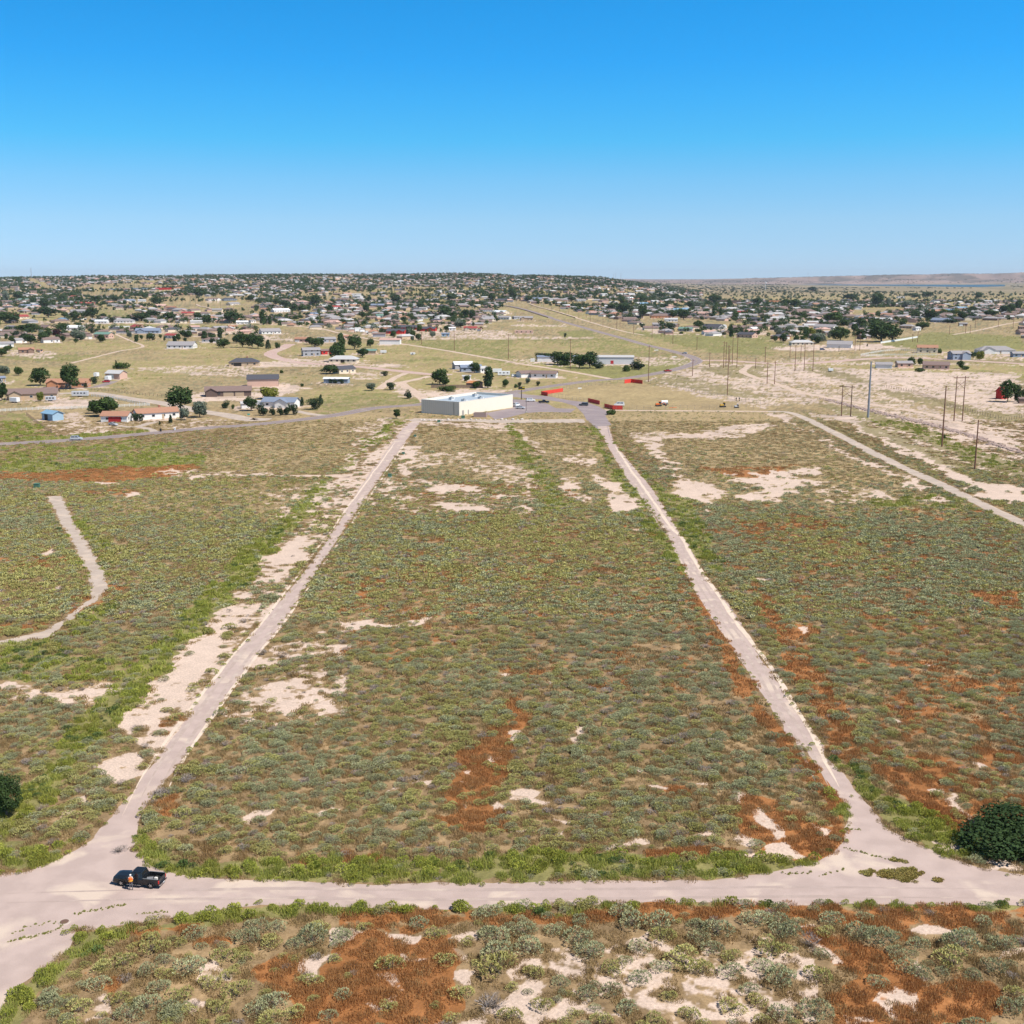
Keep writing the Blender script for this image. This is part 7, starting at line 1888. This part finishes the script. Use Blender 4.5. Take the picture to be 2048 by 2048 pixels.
# the far houses as one mass
cols=[];V=[];F=[];nv=0;FC=[]
PV=[(np.array(MBx.v),MBx.f) for pr in PH for MBx in pr]
for i in restH:
    q=random.randrange(4);a=R(random.choice([0,90,45,-40])+random.uniform(-15,15));c,s_=math.cos(a),math.sin(a);sc_=random.uniform(.95,1.45)
    for j in(0,1):
        vv,ff=PV[q*2+j];w_=np.column_stack([(vv[:,0]*c-vv[:,1]*s_)*sc_+xx[i],(vv[:,0]*s_+vv[:,1]*c)*sc_+yy[i],vv[:,2]*sc_+z[i]-.4])
        V.append(w_);cc=(WC[random.choice(WALLS)] if j==0 else RC[random.choice(ROOFS)])[1]
        for f in ff:F.append(tuple(nv+t for t in f));FC.append(cc)
        nv+=len(vv)
me=bpy.data.meshes.new('far_houses');me.from_pydata(np.concatenate(V).tolist(),[],F)
m,nt,b=nodes('far_house_paint');at=nt.nodes.new('ShaderNodeAttribute');at.attribute_name='paint';nt.links.new(at.outputs['Color'],b.inputs['Base Color']);b.inputs['Roughness'].default_value=.85
me.materials.append(m);a=me.attributes.new('paint','FLOAT_COLOR','FACE');a.data.foreach_set('color',np.column_stack([np.array(FC),np.ones(len(FC))]).astype(np.float32).ravel())
tag(link('far_houses',me),'mass of small distant houses covering the far town and hillside','houses',kind='stuff')
# trees between them
n=230000;ty=np.sqrt(r.random(n)*(5600**2-1150**2)+1150**2);tx=(r.random(n)*2-1)*.52*ty;tz=height(tx,ty);og,tu,tv=open_ground(tx,ty,tz)
blk=fbm(tx,ty,260,600,3);bl2=fbm(tx,ty,70,620,3);dens=np.clip((blk-.30)*4,.03,1)*np.clip((bl2-.36)*5,0,1)*interp(ty,[1150,1700,2600,5200],[.12,.28,.55,.55])
hz_=(tu>1400)&(ty>3300);dens=np.where(hz_,.02,dens);dens=np.maximum(dens,np.where((ty>5000)&(tu<1380)&(bl2>.5),.06,0))
k=(~og)&(r.random(n)<dens);tx,ty,tz,tu,tv=tx[k],ty[k],tz[k],tu[k],tv[k]
o_=np.argsort(ty);tx,ty,tz,tu,tv=tx[o_],ty[o_],tz[o_],tu[o_],tv[o_];print('far trees',len(tx))
vis=np.where((tu>4)&(tu<2044))[0];nt_=max(0,300-len([t for t in TREG if t[3]!='b']))
indt=set(vis[:nt_].tolist())
for i in sorted(indt):
    kk=random.choice('dddmmdjsp');nm,words,ms,uh=TK[kk];cm,tm=random.choice(ms);e=empty(nm,(tx[i],ty[i],tz[i]),random.random()*6.28);s=random.uniform(2.0,4.2);e.scale=(s,s,s*random.uniform(.75,1.0))
    link('crown',cm,e);link('trunk',tm,e);TREG.append((e,None,words,kk,tu[i],tv[i],s,s*2))
L_FAR=[L_DK,L_MID,L_JUN,L_SIL]
ftm=[]
for j,(sh,lm) in enumerate((('round',L_DK),('round',L_DK),('round',L_MID),('low',L_JUN),('round',L_SIL))):
    V_,F_,t_,_,_=crown_arrays(np.random.default_rng(700+j),sh,170,.36,8);V_=V_.copy();V_[:,2]+=.1;ftm.append(np_mesh('far_crown',V_,F_,[lm],None,{'tone':('FACE','FLOAT',t_)}))
ri=np.array([i for i in range(len(tx)) if i not in indt]);ch=r.choice(5,len(ri),p=[.3,.25,.2,.2,.05]);it=[]
for j in range(5):
    q=ri[ch==j];s=(2.0+3.4*r.random(len(q))**1.5)*np.interp(ty[q],[2000,4500],[1,1.15]);it.append((np.stack([tx[q],ty[q],tz[q]-.3],1),r.random(len(q))*6.28,np.stack([s,s,s*(.7+.3*r.random(len(q)))],1),ftm[j]))
# scrub dots on the far plain and mesa
n=9000;my=np.sqrt(r.random(n)*(15500**2-5000**2)+5000**2);mx=(r.random(n)*.62-.12)*my;mz=height(mx,my);k=(fbm(mx,my,700,640,3)>.50);mx,my,mz=mx[k],my[k],mz[k];mu,mvv=proj(mx,my,mz);k=~((mvv>566)&(mvv<575)&(mu>1580)&(mu<2020));mx,my,mz=mx[k],my[k],mz[k];s=3+5*r.random(len(mx))
it.append((np.stack([mx,my,mz-.5],1),r.random(len(mx))*6,np.stack([s*1.5,s*1.5,s*.6],1),ftm[3]))
tag(build_scatter('far_trees',it),'dark trees scattered through the far town, hillside and plain','trees')
# small field bushes beyond the highway
n=6000;by=np.sqrt(r.random(n)*(1500**2-480**2)+480**2);bx=(r.random(n)*2-1)*.5*by;k=clean(bx,by)&(fbm(bx,by,40,660,3)>.52);bx,by=bx[k],by[k];s=.4+.7*r.random(len(bx))**2
tag(build_scatter('field_bushes',[(np.stack([bx,by,bx*0],1),r.random(len(bx))*6,np.stack([s,s,s*.8],1),LOD[4])]),'small scattered bushes dotting the straw fields beyond the highway','bushes')
# ------------------------------------------------------------ labels
LM=[('the blue metal shed',106,835),('the white ranch house with arches',312,830),('the long dark brown house',456,790),('the cream hip-roofed house on the gravel road',688,722),('the cream store',940,800),('the orange-roofed cabin',950,770),('the highway bend',1390,725),('the white storage building',1150,725),
 ('the red storage barns',830,660),('the green-roofed garage',208,675),('the blue-roofed house at far left',127,642),('the slate-blue roofed house',296,667),('the brick school block',1548,607),('the small red barn',1486,625),('the black-roofed brick house',1560,680),('the white shop building',1680,695),('the green field at right',1960,680),
 ('the lake',1850,570),('the water tower',1530,580),('the distant stacks',1230,556),('the radio mast',63,553),('the distant white-roofed red barn',1132,615),('the grassy gap in the far town',680,560),('the pale mesa bluff',985,548),('the far left hillside',150,570),('the long school roof row',1420,632),('the big green tree at right',1670,645),('the far hill centre',400,560),('the double white fence',235,655),('the ring-fenced cream house',1855,706)]
def rel(u,v):
    n_,lu,lv=min(LM,key=lambda l:math.hypot((l[1]-u)/1.6,(l[2]-v)*1.6))
    du,dv=u-lu,v-lv
    if abs(du)/1.6>abs(dv)*1.6: s=('right of ' if du>0 else 'left of ')+n_
    else: s=('beyond ' if dv<0 else 'in front of ')+n_
    return s
ORD=['first','second','third','fourth','fifth','sixth','seventh','eighth','ninth','tenth','eleventh','twelfth']
def finish(lst):
    """lst of (obj, base text, place text, u, group, cat); equal texts are told apart by counting from the left"""
    d={}
    for it in lst:d.setdefault((it[1],it[2]),[]).append(it)
    for (b_,p_),g in d.items():
        g.sort(key=lambda t:t[3])
        for i,t in enumerate(g):
            s=b_+' '+p_ if len(g)==1 else (f'{ORD[i]} from left of the like: {b_} {p_}' if i<12 else f'{b_} {p_}')
            if len(g)>1 and i<12: s=f'{ORD[i]}-from-left {b_} {p_}'
            w=s.split()
            if len(w)>16:w=w[:16]
            tag(t[0],' '.join(w),t[5],t[4])
lst=[]
for (e,lab,cat,w_,r_,st_,L_,h_,u_,v_) in HREG:
    if lab:tag(e,lab,cat,'outbuildings along the highway' if 0 else None)
    else:
        wn=WC[w_][0];rn=RC[r_][0];rf_='flat' if st_=='flat' else 'hip' if st_==HI else 'gable'
        bt=f"{'two-storey ' if h_>4.4 and st_!='flat' else ''}{wn} house with {rn} {rf_} roof" if L_>7 else f"small {wn} shed with {rn} roof"
        lst.append((e,bt,rel(u_,v_),u_,'houses of the town','house'))
finish(lst);lst=[]
for (e,lab,words,kk,u_,v_,rad,hh) in TREG:
    cat='bush' if kk in'bjB' else 'tree'
    if lab:tag(e,lab,cat)
    else:
        sz='small ' if hh<4 else 'large ' if hh>9 else ''
        lst.append((e,sz+words,rel(u_,v_),u_,'trees and bushes round the houses',cat))
finish(lst);lst=[]
for (e,lab,cat,h_,u_,v_) in PREG:
    if lab:tag(e,lab,cat,'utility poles')
    else:lst.append((e,'brown wooden utility pole',rel(u_,v_),u_,'utility poles',cat))
finish(lst)
# shrubs: nothing tells single ones apart beyond kind, size and patch
BL=[('the black pickup',260,1740),('the left road fork',150,1830),('the front rust-red grass patch at left',640,1920),('the pale sand clearing in front',1180,1930),('the rust grass at lower right',1720,1930),('the right road junction',1680,1740),('the bottom left corner',120,2000),('the bottom right corner',2000,2000),('the bottom middle edge',1050,2020),('the road bend scrub at left',430,1880),('the rust and sand hollow right of centre',1520,1660),('the central rust streak',1000,1600)]
d={}
for (o,nm,lb,u_,v_,s,x,y) in BUSHREG:
    n_,lu,lv=min(BL,key=lambda l:math.hypot(l[1]-u_,(l[2]-v_)*1.3));du=u_-lu;dv=v_-lv
    side=('right of ' if du>0 else 'left of ') if abs(du)>abs(dv)*1.3 else ('just above ' if dv<0 else 'just below ')
    sz='big ' if s>1.15 else 'small ' if s<.8 else ''
    d.setdefault((sz+lb,side+n_),[]).append((o,u_,nm))
for (a,p_),g in d.items():
    g.sort(key=lambda t:t[1])
    for i,t in enumerate(g):
        s=(f'{ORD[i]}-from-left ' if len(g)>1 and i<12 else '')+a+' '+p_
        tag(t[0],' '.join(s.split()[:16]),'bush','sagebrush and rabbitbrush bushes in the foreground')
build_ground()
# ------------------------------------------------------------ haze
if HAZE>0:
    b=MB();b.box(-26000,26000,-600,43000,-3,320);m,nt,bb=nodes('pale_haze');nt.nodes.remove(bb);pv=nt.nodes.new('ShaderNodeVolumePrincipled');pv.inputs['Color'].default_value=(.78,.87,1,1);pv.inputs['Density'].default_value=HAZE;nt.links.new(pv.outputs[0],nt.nodes['Material Output'].inputs['Volume'])
    tag(b.build('haze',[m]),kind='stuff')
SKY_SAT=1.0;SKY_HUE=.5;SKY_STR=.15;SKY_VAL=.89;EXPO=.34;SKY_K=2.0;SKY_O=.10;SKY_RAMP=[(0.0123, (0.988, 0.977, 0.891)), (0.046, (1.02, 1.18, 1.05)), (0.0777, (0.78, 1.30, 1.24)), (0.1087, (0.40, 1.38, 1.42)), (0.1393, (0.27, 1.36, 1.585)), (0.1688, (0.17, 1.31, 1.687)), (0.2082, (0.12, 1.27, 1.691)), (0.5, (0.38, 0.42, 0.46))]
# ------------------------------------------------------------ camera, light, sky
cd=bpy.data.cameras.new('camera');cam=bpy.data.objects.new('camera',cd);COL.objects.link(cam)
cam.location=(0,0,H);cam.rotation_euler=(math.pi/2-pit,0,0);cd.sensor_width=36;cd.lens=36*FPX/2048;cd.clip_start=1;cd.clip_end=90000
scn.camera=cam
SUN=Vector((1.07,-.63,1.72)).normalized()
sd=bpy.data.lights.new('sun','SUN');sd.energy=5.0;sd.angle=R(.53);sd.color=(1,.95,.87)
so=bpy.data.objects.new('sun',sd);COL.objects.link(so);so.rotation_euler=SUN.to_track_quat('Z','Y').to_euler();so.location=(0,0,200)
w=bpy.data.worlds.new('World');scn.world=w;w.use_nodes=True;nt=w.node_tree;bg=nt.nodes['Background']
sk=nt.nodes.new('ShaderNodeTexSky');sk.sky_type='NISHITA';sk.sun_disc=False
sk.sun_elevation=math.asin(SUN.z);sk.sun_rotation=math.atan2(SUN.x,SUN.y)
sk.air_density=1.0;sk.dust_density=.3;sk.ozone_density=2.5;sk.altitude=1500
hs=nt.nodes.new('ShaderNodeHueSaturation');hs.inputs['Saturation'].default_value=SKY_SAT;hs.inputs['Value'].default_value=SKY_VAL;hs.inputs['Hue'].default_value=SKY_HUE
tcw=nt.nodes.new('ShaderNodeTexCoord');sx=nt.nodes.new('ShaderNodeSeparateXYZ');nt.links.new(tcw.outputs['Generated'],sx.inputs[0])
mm_=nt.nodes.new('ShaderNodeMath');mm_.operation='MULTIPLY_ADD';mm_.inputs[1].default_value=SKY_K;mm_.inputs[2].default_value=SKY_O;nt.links.new(sx.outputs['Z'],mm_.inputs[0])
mx_=nt.nodes.new('ShaderNodeMath');mx_.operation='MAXIMUM';mx_.inputs[1].default_value=SKY_O;nt.links.new(mm_.outputs[0],mx_.inputs[0])
cx=nt.nodes.new('ShaderNodeCombineXYZ');nt.links.new(sx.outputs['X'],cx.inputs['X']);nt.links.new(sx.outputs['Y'],cx.inputs['Y']);nt.links.new(mx_.outputs[0],cx.inputs['Z'])
nv=nt.nodes.new('ShaderNodeVectorMath');nv.operation='NORMALIZE';nt.links.new(cx.outputs[0],nv.inputs[0]);nt.links.new(nv.outputs[0],sk.inputs['Vector'])
nt.links.new(sk.outputs[0],hs.inputs['Color']);
z2=nt.nodes.new('ShaderNodeMapRange');z2.inputs['From Min'].default_value=0;z2.inputs['From Max'].default_value=1;nt.links.new(sx.outputs['Z'],z2.inputs['Value'])
rp=nt.nodes.new('ShaderNodeValToRGB');nt.links.new(z2.outputs[0],rp.inputs[0]);els=rp.color_ramp.elements
for i,(p_,c_) in enumerate(SKY_RAMP):
    el=els[i] if i<2 else els.new(p_)
    el.position=p_;el.color=(*c_,1)
ml_=nt.nodes.new('ShaderNodeVectorMath');ml_.operation='MULTIPLY';nt.links.new(hs.outputs[0],ml_.inputs[0]);nt.links.new(rp.outputs[0],ml_.inputs[1])
nt.links.new(ml_.outputs[0],bg.inputs['Color']);bg.inputs['Strength'].default_value=SKY_STR
scn.view_settings.view_transform='Standard';scn.view_settings.look='None';scn.view_settings.exposure=EXPO;scn.view_settings.gamma=1
scn.render.engine='CYCLES';scn.render.resolution_x=1024;scn.render.resolution_y=1024
